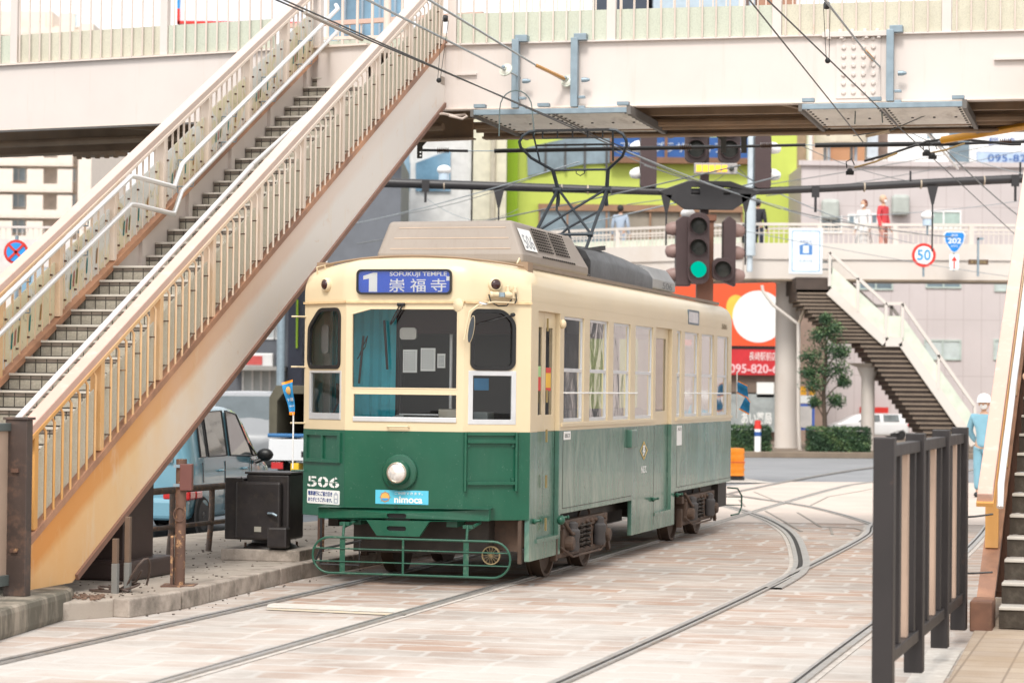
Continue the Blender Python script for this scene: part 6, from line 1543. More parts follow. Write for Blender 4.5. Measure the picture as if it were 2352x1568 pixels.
# ================= BACKGROUND =================
FG = M('far_window_glass', (.16, .22, .26), .12, var=.5, scale=.6, coat=.8)
FGB = M('blue_window_glass', (.16, .30, .42), .12, var=.5, scale=.5, coat=.8)
def R_(u0, v0, u1, v1, Z):
    a_, b_ = V(u0, v1, Z), V(u1, v0, Z); return (a_.x, b_.x, a_.z, b_.z)
def bwin(par, X0, r, m=FG, nm='window', fr_=WHITEP, mull=1, d=0.0, t=.06, Y0=0):
    x0, x1, z0, z1 = r[0]-X0, r[1]-X0, r[2], r[3]
    mb = MB(); mb.box(x0-t, x1+t, Y0-.05-d, Y0+.02-d, z0-t, z0); mb.box(x0-t, x1+t, Y0-.05-d, Y0+.02-d, z1, z1+t); mb.box(x0-t, x0, Y0-.05-d, Y0+.02-d, z0, z1); mb.box(x1, x1+t, Y0-.05-d, Y0+.02-d, z0, z1)
    for k in range(1, mull+1): x = x0+(x1-x0)*k/(mull+1); mb.box(x-t/2, x+t/2, Y0-.045-d, Y0+.02-d, z0, z1)
    w_ = mb.build(nm, fr_, par); MB().box(x0, x1, Y0-.02-d, Y0+.0-d, z0, z1).build('pane', m, w_); return w_
# --- pink panelled building
Zp = 88
def panel_wall(name, c, pw, joint=(.36, .30, .29)):
    s = NT(name); sp = s.n('SeparateXYZ'); s.l(s.tc.outputs['Object'], sp.inputs[0])
    f = s.math('FRACT', s.math('MULTIPLY', sp.outputs[0], 1/pw)); j = s.math('LESS_THAN', f, .035)
    f2 = s.math('FRACT', s.math('MULTIPLY', s.math('ADD', sp.outputs[2], -.35), 1/2.05)); j2 = s.math('LESS_THAN', f2, .012)
    c0 = s.ramp(s.noise(.5, 5), [(.3, sc3(c, .94)), (.7, sc3(c, 1.05))])
    st_ = s.bw(s.noise(1.6, 6, .65, stretch=(3, 3, .25)), .55, .8); c0 = s.mix(s.math('MULTIPLY', st_, .18), c0, sc3(c, .6))
    c1 = s.mix(s.math('MULTIPLY', s.math('MAXIMUM', j, j2), .55), c0, joint+(1,)); s.bsdf(c1, .7); return s.m
PINKB = panel_wall('pale_pink_cladding', (.555, .50, .495), .66)
x0 = V(1836, 900, Zp).x
pb = empty('office_building', (x0, Zp, 0), 0, 'long pale pink panelled building behind the far footbridge on the right', 'building')
zt = V(2100, 383, Zp).z
MB().box(0, 34, 0, 14, 0, zt).build('wall', PINKB, pb)
MB().box(-.1, 34.1, -.12, .1, zt, zt+.18).build('parapet_cap', PINKB, pb)
for r in ((2050-2, 650, 2128, 668, 1), (2215+40, 646, 2215+130, 668, 1)): pass
def vp(x, y): return (1880+x/3.4588)*.91875, (560+y/3.4588)*.91875
def vq(x, y): return (1880+x/3.4588)*.91875, (300+y/3.4588)*.91875
for (a_, b_, c_, d_) in ((935, 490, 1205, 555), (1515, 478, 1795, 540), (2108, 470, 2300, 570), (1500, 1015, 1795, 1160), (2100, 1010, 2300, 1160)):
    u0, v0 = vp(a_, b_); u1, v1 = vp(c_, d_); w_ = bwin(pb, x0, R_(u0, v0, u1, v1, Zp), mull=1, fr_=M('sage_frame', (.45, .52, .48), .5) if 'sage_frame' not in bpy.data.materials else bpy.data.materials['sage_frame'], m=(FG if b_ < 900 and a_ < 2000 else M('pale_window', (.5, .56, .55), .2) if 'pale_window' not in bpy.data.materials else (bpy.data.materials['pale_window'] if b_ > 900 or a_ > 2000 else FG)))
for (a_, b_, c_, d_) in ((600, 845, 765, 960), (840, 830, 935, 900), (1015, 825, 1150, 890), (1515, 800, 1795, 925)):
    u0, v0 = vq(a_, b_); u1, v1 = vq(c_, d_); bwin(pb, x0, R_(u0, v0, u1, v1, Zp), mull=1, m=FG if a_ < 1500 else M('green_shade', (.38, .48, .44), .3))
for (a_, b_) in ((1275, 740), (670, 780)):
    u0, v0 = vq(a_, b_); q = V(u0, v0, Zp); MB().box(q.x-x0-.32, q.x-x0+.32, -.4, 0, q.z-.38, q.z+.38).build('vent_hood', M('grey_green_hood', (.42, .45, .42), .6) if 'grey_green_hood' not in bpy.data.materials else bpy.data.materials['grey_green_hood'], pb, bev=.12)
for u, v in ((1975, 935), (2008, 935)):
    r = R_(u, v, u+32, v+13, Zp-.3); MB().box(r[0]-x0, r[1]-x0, -.35, -.2, r[2], r[3]).build('red_sign', RED, pb)
# white wing, tank, sign on top, set back
Zw = 96
x1 = V(1900, 400, Zw).x
wb = empty('rooftop_building', (x1, Zw, 0), 0, 'white walled building rising behind the pale pink one under the right guard tray', 'building')
MB().box(2.4, 30, 0, 8, 0, V(2200, 200, Zw).z).build('wall', WHITEP, wb)
for (a_, b_, c_, d_, m_) in ((1065, 355, 1150, 420, FG), (1700, 100, 1890, 375, FG), (1890, 100, 1960, 375, WHITEP), (1510, 110, 1560, 165, FG)):
    u0, v0 = vq(a_, b_); u1, v1 = vq(c_, d_); bwin(wb, x1, R_(u0, v0, u1, v1, Zw), m=m_, mull=0)
ORB = M('orange_brown_brick', (.42, .22, .12), .8, var=.08, scale=1)
x2 = V(1830, 300, 94).x
bb = empty('brick_building', (x2, 94, 0), 0, 'narrow orange brown tiled building between the lime green and the pink ones', 'building')
MB().box(0, V(1905, 300, 94).x-x2, 0, 10, 0, V(1850, 120, 94).z).build('wall', M('tan_wall', (.52, .38, .30), .8), bb)
r = R_(1905, 300, 1990, 420, 94); MB().box(r[0]-x2-1.1, r[1]-x2, .3, 10, 0, r[3]+4).build('tiled_wall', ORB, bb)
MB().cyl((.28+.2, -.12, 0), (.48, -.12, 14), .12, 10).build('downpipe', WHITEP, bb)
u0, v0 = vq(705, 120); u1, v1 = vq(905, 200); bwin(bb, x2, R_(u0, v0, u1, v1, 94), m=FG, mull=0, Y0=.25)
tq = V(1953, 392, 86.5)
tank = empty('water_tank', (tq.x, 89.2, zt+.2), 0, 'cream domed water tank on the roof of the pale pink building', 'water tank')
MB().lathe((0, 0, .7), (0, 0, 1), [(.95, 0), (.98, .1), (.98, 1.9), (.9, 2.3), (.55, 2.6), (.0, 2.7)], 24).build('tank_body', M('cream_tank', (.72, .64, .50), .6), tank, smooth=40)
for a_ in range(4): MB().cyl((.7*cos(a_*1.57+.8), .7*sin(a_*1.57+.8), -.02), (.7*cos(a_*1.57+.8), .7*sin(a_*1.57+.8), .7), .06, 8).build('tank_leg', M('tank_leg_grey', (.3, .32, .35), .5) if 'tank_leg_grey' not in bpy.data.materials else bpy.data.materials['tank_leg_grey'], tank)
MB().box(.95, 1.35, -.3, .3, .2, 2.4).build('ladder_box', M('tank_grey', (.5, .55, .6), .5), tank)
r = R_(2245, 300, 2420, 378, 93)
sg = empty('rooftop_sign', (r[0], 93, r[2]), 0, 'white rooftop signboard with blue lettering at the right above the pink building', 'signboard')
MB().box(0, r[1]-r[0], 0, .2, .5, r[3]-r[2]+.6).build('board', WHITEP, sg); MB().box(-.02, r[1]-r[0], .02, .18, 0, .5).build('lower_strip', M('pale_blue_strip', (.38, .48, .62), .6), sg)
BLT = M('sign_blue', (.03, .10, .32), .5)
text('sign_lettering', '長崎 TEL', .8, lambda u, v, w: (u, -.02-w, v), BLT, sg, bold=.0, fit=(.35, 2.6, .75, 1.05)); text('sign_lettering', '095-822-', .8, lambda u, v, w: (u, -.02-w, v), BLT, sg, bold=.0, fit=(.4, 2.3, .12, .4))
text('sign_lettering', 'オフィス', .8, lambda u, v, w: (u, -.02-w, v), RED, sg, fit=(.3, 2.4, 1.35, 1.7))
# --- lime green building
Zl = 92
LIME = M('lime_green_render', (.50, .585, .11), .7, var=.03); LIMED = M('deep_lime_render', (.30, .48, .02), .7, var=.03)
x3 = V(1150, 500, Zl).x
def lr(u0, v0, u1, v1): r = R_(u0, v0, u1, v1, Zl); return (r[0]-x3, r[1]-x3, r[2], r[3])
lb = empty('shop_building', (x3, Zl, 0), 0, 'lime green building with a blue sign band and brown shutters', 'building')
r = lr(1165, 150, 1832, 900); MB().box(r[0], r[1], 0, 12, 0, r[3]).build('wall', LIME, lb)
r = lr(1165, 150, 1192, 900); MB().box(r[0]-.1, r[1], -.35, 0, 0, r[3]).build('corner_pier', LIMED, lb)
mb = MB(); p_ = [(1210, 340), (1330, 312), (1470, 300), (1470, 372), (1340, 378), (1212, 405)]
mb.plate([(V(u, v, Zl).x-x3, V(u, v, Zl).z) for u, v in p_], .1, lambda u, v, w: (u, -.02-.1-w, v)); wn1 = mb.build('slanting_window_band', FG, lb)
mb = MB()
for u in (1250, 1295, 1340, 1390): a_, b_ = lr(u, 330, u+6, 395), 0; mb.box(a_[0], a_[1], -.16, -.12, a_[2], a_[3])
mb.build('mullions', M('dark_mullion', (.08, .08, .08), .5), wn1)
r = lr(1400, 318, 1728, 366); bs = MB().box(r[0], r[1], -.3, -.05, r[2], r[3]).build('blue_sign_band', M('sign_band_blue', (.02, .09, .30), .5, var=.15), lb)
text('band_lettering', 'アミュプラザ前 カラオケ', 1, lambda u, v, w: (u, -.32-w, v), M('dim_white', (.5, .55, .62), .6), bs, fit=(r[0]+.4, r[1]-.3, r[2]+.25, r[3]-.2))
mb = MB()
for u in (1400, 1468, 1525, 1600, 1670, 1724): q = lr(u, 310, u+7, 372); mb.box(q[0], q[1], -.42, -.3, q[2], q[3])
q = lr(1400, 366, 1728, 376); mb.box(q[0], q[1], -.45, -.05, q[2], q[3]); mb.build('brown_frames', M('brown_frame', (.20, .10, .055), .6), lb)
r = lr(1236, 478, 1705, 560); MB().box(r[0], r[1], -.08, -.02, r[2]-1.2, r[3]).build('shutter_band', M('taupe_shutter', (.30, .26, .21), .7), lb)
mb = MB()
for u in (1236, 1300, 1390, 1420, 1490, 1560, 1625, 1700): q = lr(u, 478, u+5, 600); mb.box(q[0], q[1], -.2, -.08, q[2], q[3])
q = lr(1236, 474, 1705, 484); mb.box(q[0], q[1], -.25, -.02, q[2], q[3]); mb.build('shutter_mullions', M('brown_frame_2', (.30, .17, .10), .6), lb)
r = lr(1236, 484, 1400, 600); MB().box(r[0], r[1], -.12, -.08, r[2], r[3]).build('glazed_corner', FG, lb)
# --- cream/white building left of it
x4 = V(905, 500, 90).x
cbld = empty('corner_building', (x4, 90, 0), 0, 'cream corner building with a tall blue window behind the pantograph end of the black tube', 'building')
def cr(u0, v0, u1, v1, Z=90): r = R_(u0, v0, u1, v1, Z); return (r[0]-x4, r[1]-x4, r[2], r[3])
r = cr(918, 150, 1085, 900); MB().box(r[0], r[1], 0, 10, 0, r[3]).build('white_wall', M('greyish_white', (.66, .65, .63), .7), cbld)
r = cr(1081, 150, 1166, 900); MB().box(r[0], r[1], -.2, 10, 0, r[3]).build('cream_wall', M('cream_wall', (.66, .62, .48), .7), cbld)
r = cr(1128, 150, 1134, 900); MB().cyl(((r[0]+r[1])/2, -.3, 0), ((r[0]+r[1])/2, -.3, r[3]), .1, 8).build('downpipe', M('pipe_tan', (.5, .45, .35), .6), cbld)
mb = MB(); mb.plate([(V(u, v, 90).x-x4, V(u, v, 90).z) for u, v in ((955, 375), (1035, 345), (1035, 440), (955, 440))], .1, lambda u, v, w: (u, -.1-w, v)); mb.build('blue_window', FGB, cbld)
# --- brown and blue glazed building
x5 = V(760, 500, 80).x
gb2 = empty('glazed_building', (x5, 80, 0), 0, 'dark glazed building with brown vertical frames left of the cream building', 'building')
def gr_(u0, v0, u1, v1): r = R_(u0, v0, u1, v1, 80); return (r[0]-x5, r[1]-x5, r[2], r[3])
r = gr_(775, 200, 922, 560); MB().box(r[0], r[1], 0, 8, 0, r[3]).build('glazed_wall', FGB, gb2)
mb = MB()
for u in (812, 848, 862, 905, 915): q = gr_(u, 200, u+7, 600); mb.box(q[0], q[1], -.3, 0, q[2], q[3])
mb.build('vertical_frames', M('terracotta_frame', (.30, .16, .10), .6), gb2)
# --- dark grey building left behind the tram corner
x6 = V(560, 700, 78).x
dk = empty('dark_building', (x6, 78, 0), 0, 'dark grey building with a red and white box sign behind the parked cars', 'building')
def dr_(u0, v0, u1, v1): r = R_(u0, v0, u1, v1, 78); return (r[0]-x6, r[1]-x6, r[2], r[3])
DG = M('dark_grey_cladding', (.13, .14, .16), .6, var=.1)
r = dr_(430, 640, 670, 900); MB().box(r[0], r[1], 0, 8, 0, r[3]).build('wall', DG, dk)
r = dr_(664, 590, 700, 900); MB().box(r[0], r[1], -.6, 8, 0, r[3]).build('navy_wing', M('navy_cladding', (.025, .03, .05), .5), dk)
r = dr_(684, 690, 689, 800); MB().box(r[0], r[1], -.7, -.6, r[2], r[3]).build('green_strip', LIMED, dk)
for u in (590, 612, 634): bwin(dk, x6, R_(u, 700, u+17, 775, 78), m=M('pale_curtain_glass', (.45, .48, .48), .3) if 'pale_curtain_glass' not in bpy.data.materials else bpy.data.materials['pale_curtain_glass'], mull=0)
bwin(dk, x6, R_(560, 850, 640, 900, 78), m=bpy.data.materials['pale_curtain_glass'], mull=3)
r = dr_(562, 812, 634, 842); bsn = MB().box(r[0], r[1], -1.0, -.3, r[2], r[3]).build('box_sign', WHITEP, dk, bev=.04)
r = dr_(572, 818, 610, 838); MB().box(r[0], r[1], -1.02, -1.0, r[2], r[3]).build('red_sign_face', M('faded_red', (.6, .10, .09), .6), bsn)
r = dr_(540, 842, 662, 850); MB().box(r[0], r[1], -1.2, 0, r[2], r[3]).build('canopy_edge', M('canopy_grey', (.35, .34, .32), .6), dk)
# --- beige apartment block, far left
Za = 132; x7 = V(-120, 500, Za).x
ap = empty('apartment_building', (x7, Za, 0), 0, 'beige apartment block with stepped balconies far behind the staircase on the left', 'building')
BEI = M('beige_render', (.76, .66, .57), .8, var=.05); BEID = M('beige_recess', (.74, .65, .57), .8)
def ar(u0, v0, u1, v1): r = R_(u0, v0, u1, v1, Za); return (r[0]-x7, r[1]-x7, r[2], r[3])
r = ar(-100, 20, 205, 900); MB().box(r[0], r[1], 1.2, 12, 0, V(0, 52, Za).z).build('wall', BEID, ap)
r = ar(-100, 20, 112, 80); MB().box(r[0], r[1], 1, 12, r[2], r[3]).build('penthouse', BEI, ap)
r = ar(172, 20, 215, 900); MB().box(r[0], r[1], 0, 12, 0, V(0, 52, Za).z).build('end_wall', BEI, ap)
fl_h = 60/5553*Za*1.0
zz0 = V(100, 422, Za).z
for k in range(-5, 7):
    zz = zz0+k*fl_h
    if zz < .8: continue
    mb = MB()
    for (u0, u1, hh) in ((-100, 34, 1.15), (34, 66, .35), (66, 104, 1.15), (104, 136, .35), (136, 171, 1.15)):
        q = ar(u0, 100, u1, 110); mb.box(q[0], q[1], 0, .15, zz-.35, zz-.35+hh)
    q = ar(-100, 100, 171, 110); mb.box(q[0], q[1], 0, 1.3, zz-.45, zz-.34)
    mb.build('balcony', BEI, ap)
    for (u0, u1) in ((22, 52), (132, 168)):
        q = R_(u0, 100, u1, 110, Za); bwin(ap, x7, (q[0], q[1], zz+.75-.5, zz+1.35-.45), m=M('pale_blue_glass', (.46, .58, .66), .2) if 'pale_blue_glass' not in bpy.data.materials else bpy.data.materials['pale_blue_glass'], mull=1, Y0=1.18)
# dark round tower edge right of it
tw = empty('round_roofed_building', (V(240, 450, 150).x, 150, 0), 0, 'grey building edge with curved roof beside the beige apartments', 'building')
MB().lathe((-1.2, 0, 0), (0, 0, 1), [(2.2, 0), (2.2, 11), (1.9, 12), (1.2, 13), (0, 13.4)], 20).build('body', M('grey_violet', (.38, .36, .40), .7), tw, smooth=40)
MB().box(-2.4, -.6, -1, 1, 13.4, 17).build('upper_block', M('grey_violet_2', (.55, .53, .55), .7), tw)
# low white wall / far bridge continuation on the left
x8 = V(-60, 560, 66).x
lwb = empty('elevated_walkway', (x8, 66, 0), 0, 'pale elevated walkway with fine railings seen behind the left end of the staircase', 'walkway')
r = R_(-60, 528, 270, 552, 66)
r2 = R_(-60, 552, 330, 612, 66)
MB().box(0, r2[1]-x8+1.2, 0, .3, r2[2], r2[3]).build('parapet', M('walkway_white', (.62, .58, .56), .7), lwb)
for k in range(34): MB().cyl((.1+k*.15, .1, r2[3]), (.1+k*.15, .1, r2[3]+.32), .012, 6).build('baluster', PINKW, lwb)
MB().box(0, 5.4, .05, .15, r2[3]+.3, r2[3]+.36).build('rail', PINKW, lwb)
MB().box(.6, 1.2, 0, .5, 0, r2[2]).build('pillar', PINKW, lwb); MB().box(3.6, 4.1, 0, .5, 0, r2[2]).build('pillar', PINKW, lwb)
r = R_(10, 600, 75, 640, 70); o = MB().box(r[0], r[1], 70, 72.3, 0, r[3]+.0).build('kiosk_building', FGB, None)
tag(o, 'dark blue glazed shop front low behind the left railing', 'shop front'); 
# no-parking sign
np_ = V(37, 579, 44)
ns = empty('road_sign', (np_.x, 44, 0), 0, 'round blue and red no stopping sign behind the left railing', 'road sign')
MB().cyl((0, .05, 0), (0, .05, np_.z+.3), .035, 10).build('sign_post', GALV, ns, smooth=60)
MB().plate(circ(0, np_.z, .225), .01, lambda u, v, w: (u, -w, v)).build('red_disc', RED, ns)
MB().plate(circ(0, np_.z, .175), .006, lambda u, v, w: (u, -.012-w, v)).build('blue_disc', M('sign_sky_blue', (.02, .28, .70), .4), ns)
mb = MB()
for s_ in (-1, 1): mb.bar((-.14*s_, -.022, np_.z-.14), (.14*s_, -.022, np_.z+.14), .004, .045, up=(1*s_, 0, -1))
mb.build('red_cross', RED, ns)
# --- top background: blue-grey glass block and white framed board behind the near bridge
x9 = V(755, 60, 70).x
tb_ = empty('glass_block', (x9, 70, 0), 0, 'blue grey glass building seen over the stair landing at the top', 'building')
r = R_(757, -60, 925, 120, 70); MB().box(0, r[1]-x9, 0, 6, 8.5, 22).build('glass_wall', FGB, tb_); MB().box(0, r[1]-x9, .5, 6, 0, 8.5).build('lower_wall', DG, tb_)
mb = MB()
for u in (790, 830, 870, 905): q = R_(u, 0, u+5, 50, 70); mb.box(q[0]-x9, q[1]-x9, -.1, 0, 8.5, 22)
mb.build('vertical_fins', M('fin_grey', (.3, .36, .42), .5), tb_)
r = R_(413, -60, 692, 54, 70)
wbd = empty('billboard', (r[0], 70, 0), 0, 'large white billboard with red and blue border above the left bridge arm', 'billboard')
L = r[1]-r[0]
MB().box(0, L, 0, .3, r[2], 19).build('board_face', M('board_pale', (.72, .72, .78), .6), wbd)
MB().box(-.06, L, -.03, 0, r[2]-.02, r[2]+.07).build('red_border', RED, wbd); MB().box(-.08, .0, -.03, .3, r[2]-.02, 12.7).build('red_border', RED, wbd); MB().box(-.08, .0, -.03, .3, 12.7, 19).build('blue_border', M('border_blue', (.02, .25, .6), .5), wbd)
for x in (.5, L-.5): MB().cyl((x, .5, 0), (x, .5, 18), .12, 10).build('leg', GALV, wbd)
# dark thing behind rail top (shop roofs) small colour blocks over the right bridge railing
for i, (u0, u1, v1, m_, lab) in enumerate(((1370, 1490, 25, M('dark_sheet', (.04, .05, .08), .6), 'dark roof edge seen over the bridge railing left of centre'), (1500, 1700, 14, M('pale_blue_roof', (.40, .48, .58), .6), 'pale blue roofline over the bridge railing at the centre'), (1740, 1830, 14, M('rust_roof', (.35, .18, .12), .6), 'reddish brown roofline over the bridge railing right of centre'))):
    q = R_(u0, -60, u1, v1, 112); tag(MB().box(q[0], q[1], 112, 118, 0, q[2]+2.2 if i else q[2]+3.0).build('distant_building', m_, None, bev=.02), lab, 'building')
# --- billboard building (red sign) and shop front
Zb = 80; xb = V(1540, 800, Zb).x
rb = empty('sign_building', (xb, Zb, 0), 0, 'shop building with a huge red sign and a plain white disc behind the tram roof', 'building')
def br_(u0, v0, u1, v1): r = R_(u0, v0, u1, v1, Zb); return (r[0]-xb, r[1]-xb, r[2], r[3])
r = br_(1500, 640, 1900, 900); MB().box(r[0], r[1], .4, 10, 0, V(1600, 560, Zb).z).build('wall', M('shop_brown', (.28, .20, .16), .8), rb)
REDO = M('orange_red_sign', (.86, .10, .03), .5, var=.02)
r = br_(1540, 652, 1790, 795); bf = MB().box(r[0], r[1], 0, .4, r[2], r[3]+.3).build('red_sign_board', REDO, rb)
q = V(1742, 727, Zb); MB().plate(circ(q.x-xb, q.z, .86, 40, .86), .02, lambda u, v, w: (u, -.01-w, v), []).build('white_disc', WHT, bf)
q = V(1690, 720, Zb); MB().plate(circ(q.x-xb, q.z+.2, .32, 30, .42), .02, lambda u, v, w: (u, -.002-w, v), []).build('yellow_patch', M('yellow_patch', (.85, .55, .08), .5), bf)
r = br_(1680, 795, 1790, 802); MB().box(r[0]-2, r[1], -.02, .4, r[2], r[3]).build('black_line', BLK, rb)
r = br_(1640, 803, 1790, 860); b2_ = MB().box(r[0], r[1], -.1, .3, r[2], r[3]).build('crimson_sign_strip', M('crimson', (.60, .03, .04), .5), rb)
text('sign_lettering', '長崎駅前店', .5, lambda u, v, w: (u, -.12-w, v), WHT, b2_, bold=.0, fit=(r[0]+1.15, r[1]-.1, (r[2]+r[3])/2+.06, r[3]-.08))
text('sign_lettering', '095-820-6', .5, lambda u, v, w: (u, -.12-w, v), M('pink_lettering', (.85, .55, .58), .5), b2_, bold=.02, fit=(r[0]+.5, r[1]-.05, r[2]+.06, (r[2]+r[3])/2-.06))
r = br_(1640, 862, 1790, 900); MB().box(r[0], r[1], .1, .38, r[2], r[3]).build('shop_window', M('dim_shop', (.20, .15, .12), .3), rb); r = br_(1738, 878, 1778, 912); MB().box(r[0], r[1], 0, .1, r[2], r[3]).build('white_notice', WHT, rb)
r = br_(1640, 905, 1790, 990); MB().box(r[0], r[1], .0, .38, r[2], r[3]).build('grey_shutter', M('grey_shutter', (.33, .36, .36), .5, var=.35, scale=1.5), rb)
text('shutter_lettering', 'あい薬局', .5, lambda u, v, w: (u, -.02-w, v), WHT, rb, bold=.02, fit=(r[0]+.9, r[1]-.25, r[2]+.25, r[2]+.65))
# --- far footbridge
ff_ = empty('footbridge', (6.5, 69, 0), 0, 'far pale footbridge with fine white railing crossing behind the traffic signals', 'footbridge')
FW = M('far_bridge_paint', (.66, .60, .545), .6, var=.04, scale=.4, dirt=.3, dcol=(.5, .4, .3), dscale=.8)
FPAN = M('far_pale_green_panel', (.62, .66, .55), .8)
def seg(a_, b_, nm):
    a_, b_ = Vec(a_)-Vec((6.5, 69)), Vec(b_)-Vec((6.5, 69)); d = (b_-a_).normalized()
    def bar_(n_, z0, z1, w_, m_, oy=0, par=ff_):
        nr = Vec((-d.y, d.x))*oy
        return MB().bar((a_.x+nr.x, a_.y+nr.y, (z0+z1)/2), (b_.x+nr.x, b_.y+nr.y, (z0+z1)/2), w_, z1-z0).build(n_, m_, par)
    bar_('fascia', 5.56, 6.02, .1, FW, -.06); bar_('girder', 5.0, 5.56, .12, FW); bar_('bottom_flange', 4.94, 5.0, .3, M('flange_dark', (.22, .17, .12), .7) if 'flange_dark' not in bpy.data.materials else bpy.data.materials['flange_dark'])
    bar_('deck', 5.55, 5.65, 2.4, CONC, 1.2); bar_('rear_girder', 5.0, 5.9, .1, FW, 2.4)
    bar_('top_rail', 6.52, 6.60, .1, FW); bar_('mid_rail', 6.30, 6.33, .05, FW); bar_('rear_rail', 6.56, 6.62, .06, FW, 2.4)
    if nm == 0: bar_('infill_panel', 6.02, 6.22, .03, FPAN, .03)
    n_ = int((b_-a_).length/2.0)
    for k in range(n_+1):
        p_ = a_+(b_-a_)*(k/n_); MB().box(p_.x-.07, p_.x+.07, p_.y-.05, p_.y+.05, 6.02, 6.55).build('railing_post', FW, ff_)
    m_ = int((b_-a_).length/.14); mb = MB()
    for k in range(m_):
        p_ = a_+(b_-a_)*(k/m_); mb.box(p_.x-.012, p_.x+.012, p_.y-.012, p_.y+.012, 6.02, 6.55)
    mb.build('balusters', FW, ff_)['kind'] = 'stuff'
seg((-5.6, 79), (6.6, 69), 0); seg((6.6, 69), (30, 67.0), 1)
MB().lathe((8.05-6.5, 70.6-69, 0), (0, 0, 1), [(.38, 0), (.36, .3), (.36, 4.95), (.5, 5.0)], 24).build('round_pillar', FW, ff_, smooth=40)
# far stair going down to the right
fs_ = empty('bridge_staircase', (8.7, 68.6, 0), 0, 'far pale staircase with open dark steps descending to the right from the far footbridge', 'staircase')
def FP(u, v, Z=67.6): p_ = V(u, v, Z); return (p_.x-8.7, p_.z)
top_l = [FP(1898, 652), FP(2048, 815-45), FP(2078, 768), FP(2232, 990)]
out = [(1905, 657), (2034, 775), (2072, 775), (2238, 1010)]
P = [FP(*q) for q in out]
for y in (-1.0, 1.0):
    mb = MB()
    for a_, b_ in zip(P, P[1:]): mb.bar((a_[0], y, a_[1]-.12), (b_[0], y, b_[1]-.12), .06, .26, up=(0, 0, 1))
    mb.build('stringer', FW, fs_)
    mb = MB()
    for a_, b_ in zip(P, P[1:]): mb.bar((a_[0], y, a_[1]+.95), (b_[0], y, b_[1]+.95), .08, .09)
    mb.build('handrail', FW, fs_)
    mb = MB()
    for a_, b_ in zip(P, P[1:]): mb.add([(a_[0], y, a_[1]+.02), (b_[0], y, b_[1]+.02), (b_[0], y, b_[1]+.6), (a_[0], y, a_[1]+.6)], [(0, 1, 2, 3)])
    mb.build('infill_panel', FPAN, fs_)
    for a_, b_ in zip(P, P[1:]):
        m_ = max(1, int(abs(b_[0]-a_[0])/.75))
        for k in range(m_+(1 if b_ == P[-1] else 0)): x = a_[0]+(b_[0]-a_[0])*k/m_; z = a_[1]+(b_[1]-a_[1])*k/m_; MB().box(x-.04, x+.04, y-.04, y+.04, z, z+.95).build('railing_post', FW, fs_)
# stair body: dark steps seen from below, turned so its underside shows
STD = M('dark_open_steps', (.065, .045, .035), .7, var=.2); STL = M('step_edge', (.20, .15, .11), .7)
def steps_(u0, v0, u1, v1, ul, n_):
    for k in range(n_):
        t0, t1 = k/n_, (k+1)/n_
        a_ = FP(u0+(u1-u0)*t0, v0+(v1-v0)*t0); b_ = FP(u0+(u1-u0)*t1, v0+(v1-v0)*t1)
        MB().box(max(a_[0]-1.15, FP(1832, 700)[0]), (a_[0]+b_[0])/2, -.95, .95, b_[1]-.03, b_[1]+.02).build('tread', STL, fs_)
        MB().box(max(b_[0]-1.25, FP(1830, 700)[0]), b_[0], -.90, .98, b_[1], a_[1]).build('step_block', STD, fs_)
steps_(1905, 665, 2034, 785, 0, 14); steps_(2072, 785, 2232, 1005, 0, 20)
mb = MB(); mb.box(FP(1830, 660)[0], FP(1905, 660)[0], -.9, 2.2, FP(1850, 672)[1], 5.0)
mb.build('landing_underside', STD, fs_)
for u, rr, yy in ((1994, .17, 0),):
    q = FP(u, 845, 68.6); MB().lathe((q[0], 0, 0), (0, 0, 1), [(.2, 0), (.19, 2.2), (.32, 2.5), (.6, 2.62)], 18).build('round_pillar', FW, fs_, smooth=40)
# drain pipe bundle by the pillar
dp = empty('drain_pipe', (V(1838, 1045, 68.4).x, 68.4, .15), 0, 'forked white drain pipe beside the round pillar of the far footbridge', 'drain pipe')
def DP(u, v): p_ = V(u, v, 68.4); q = V(1838, 1045, 68.4); return (p_.x-q.x, 0, p_.z-.15)
MB().tube([DP(1845, 1043), DP(1836, 1030), DP(1834, 960), DP(1834, 742)], .055, 8).build('main_pipe', FW, dp, smooth=60)
MB().tube([DP(1834, 745), DP(1775, 700), DP(1752, 668), DP(1750, 655)], .045, 8).build('branch', FW, dp, smooth=60)
MB().tube([DP(1834, 745), DP(1855, 690), DP(1890, 655)], .045, 8).build('branch', M('tan_pipe', (.5, .40, .30), .6), dp, smooth=60)
# people on the far bridge
def fper(u, Z, lab, sh, tr, **k):
    q = V(u, 560, Z); p_ = person((q.x, Z+.7, 5.65), k.pop('rz', .3), lab, sh, tr, group='people on the far footbridge', **k); return p_
WSH = M('white_coat', (.75, .74, .73), .8); RSH = M('red_hoodie', (.62, .06, .07), .8); BKS = M('black_coat', (.03, .03, .035), .8); BLG = M('blue_grey_shirt', (.35, .42, .52), .8)
fper(2037, 68.1, 'person in a red jacket and mask walking on the far footbridge', RSH, M('pink_trousers', (.6, .3, .25), .8), hair=M('tan_cap', (.55, .40, .28), .8), rz=.9)
fper(1992, 68.4, 'person in a white coat and long skirt walking on the far footbridge', WSH, WSH, hair=M('auburn_hair', (.16, .05, .03), .7), skirt=True, rz=-.8, H=.93)
fper(1746, 68.8, 'dark haired person in black on the far footbridge beside the slim grey pole', BKS, M('navy_trousers', (.03, .04, .07), .8), mask=False, rz=2.6, H=.95)
fper(1427, 72.2, 'dark haired person in a pale blue shirt on the far footbridge behind the pantograph', BLG, BLG, mask=False, rz=2.9, H=.97)
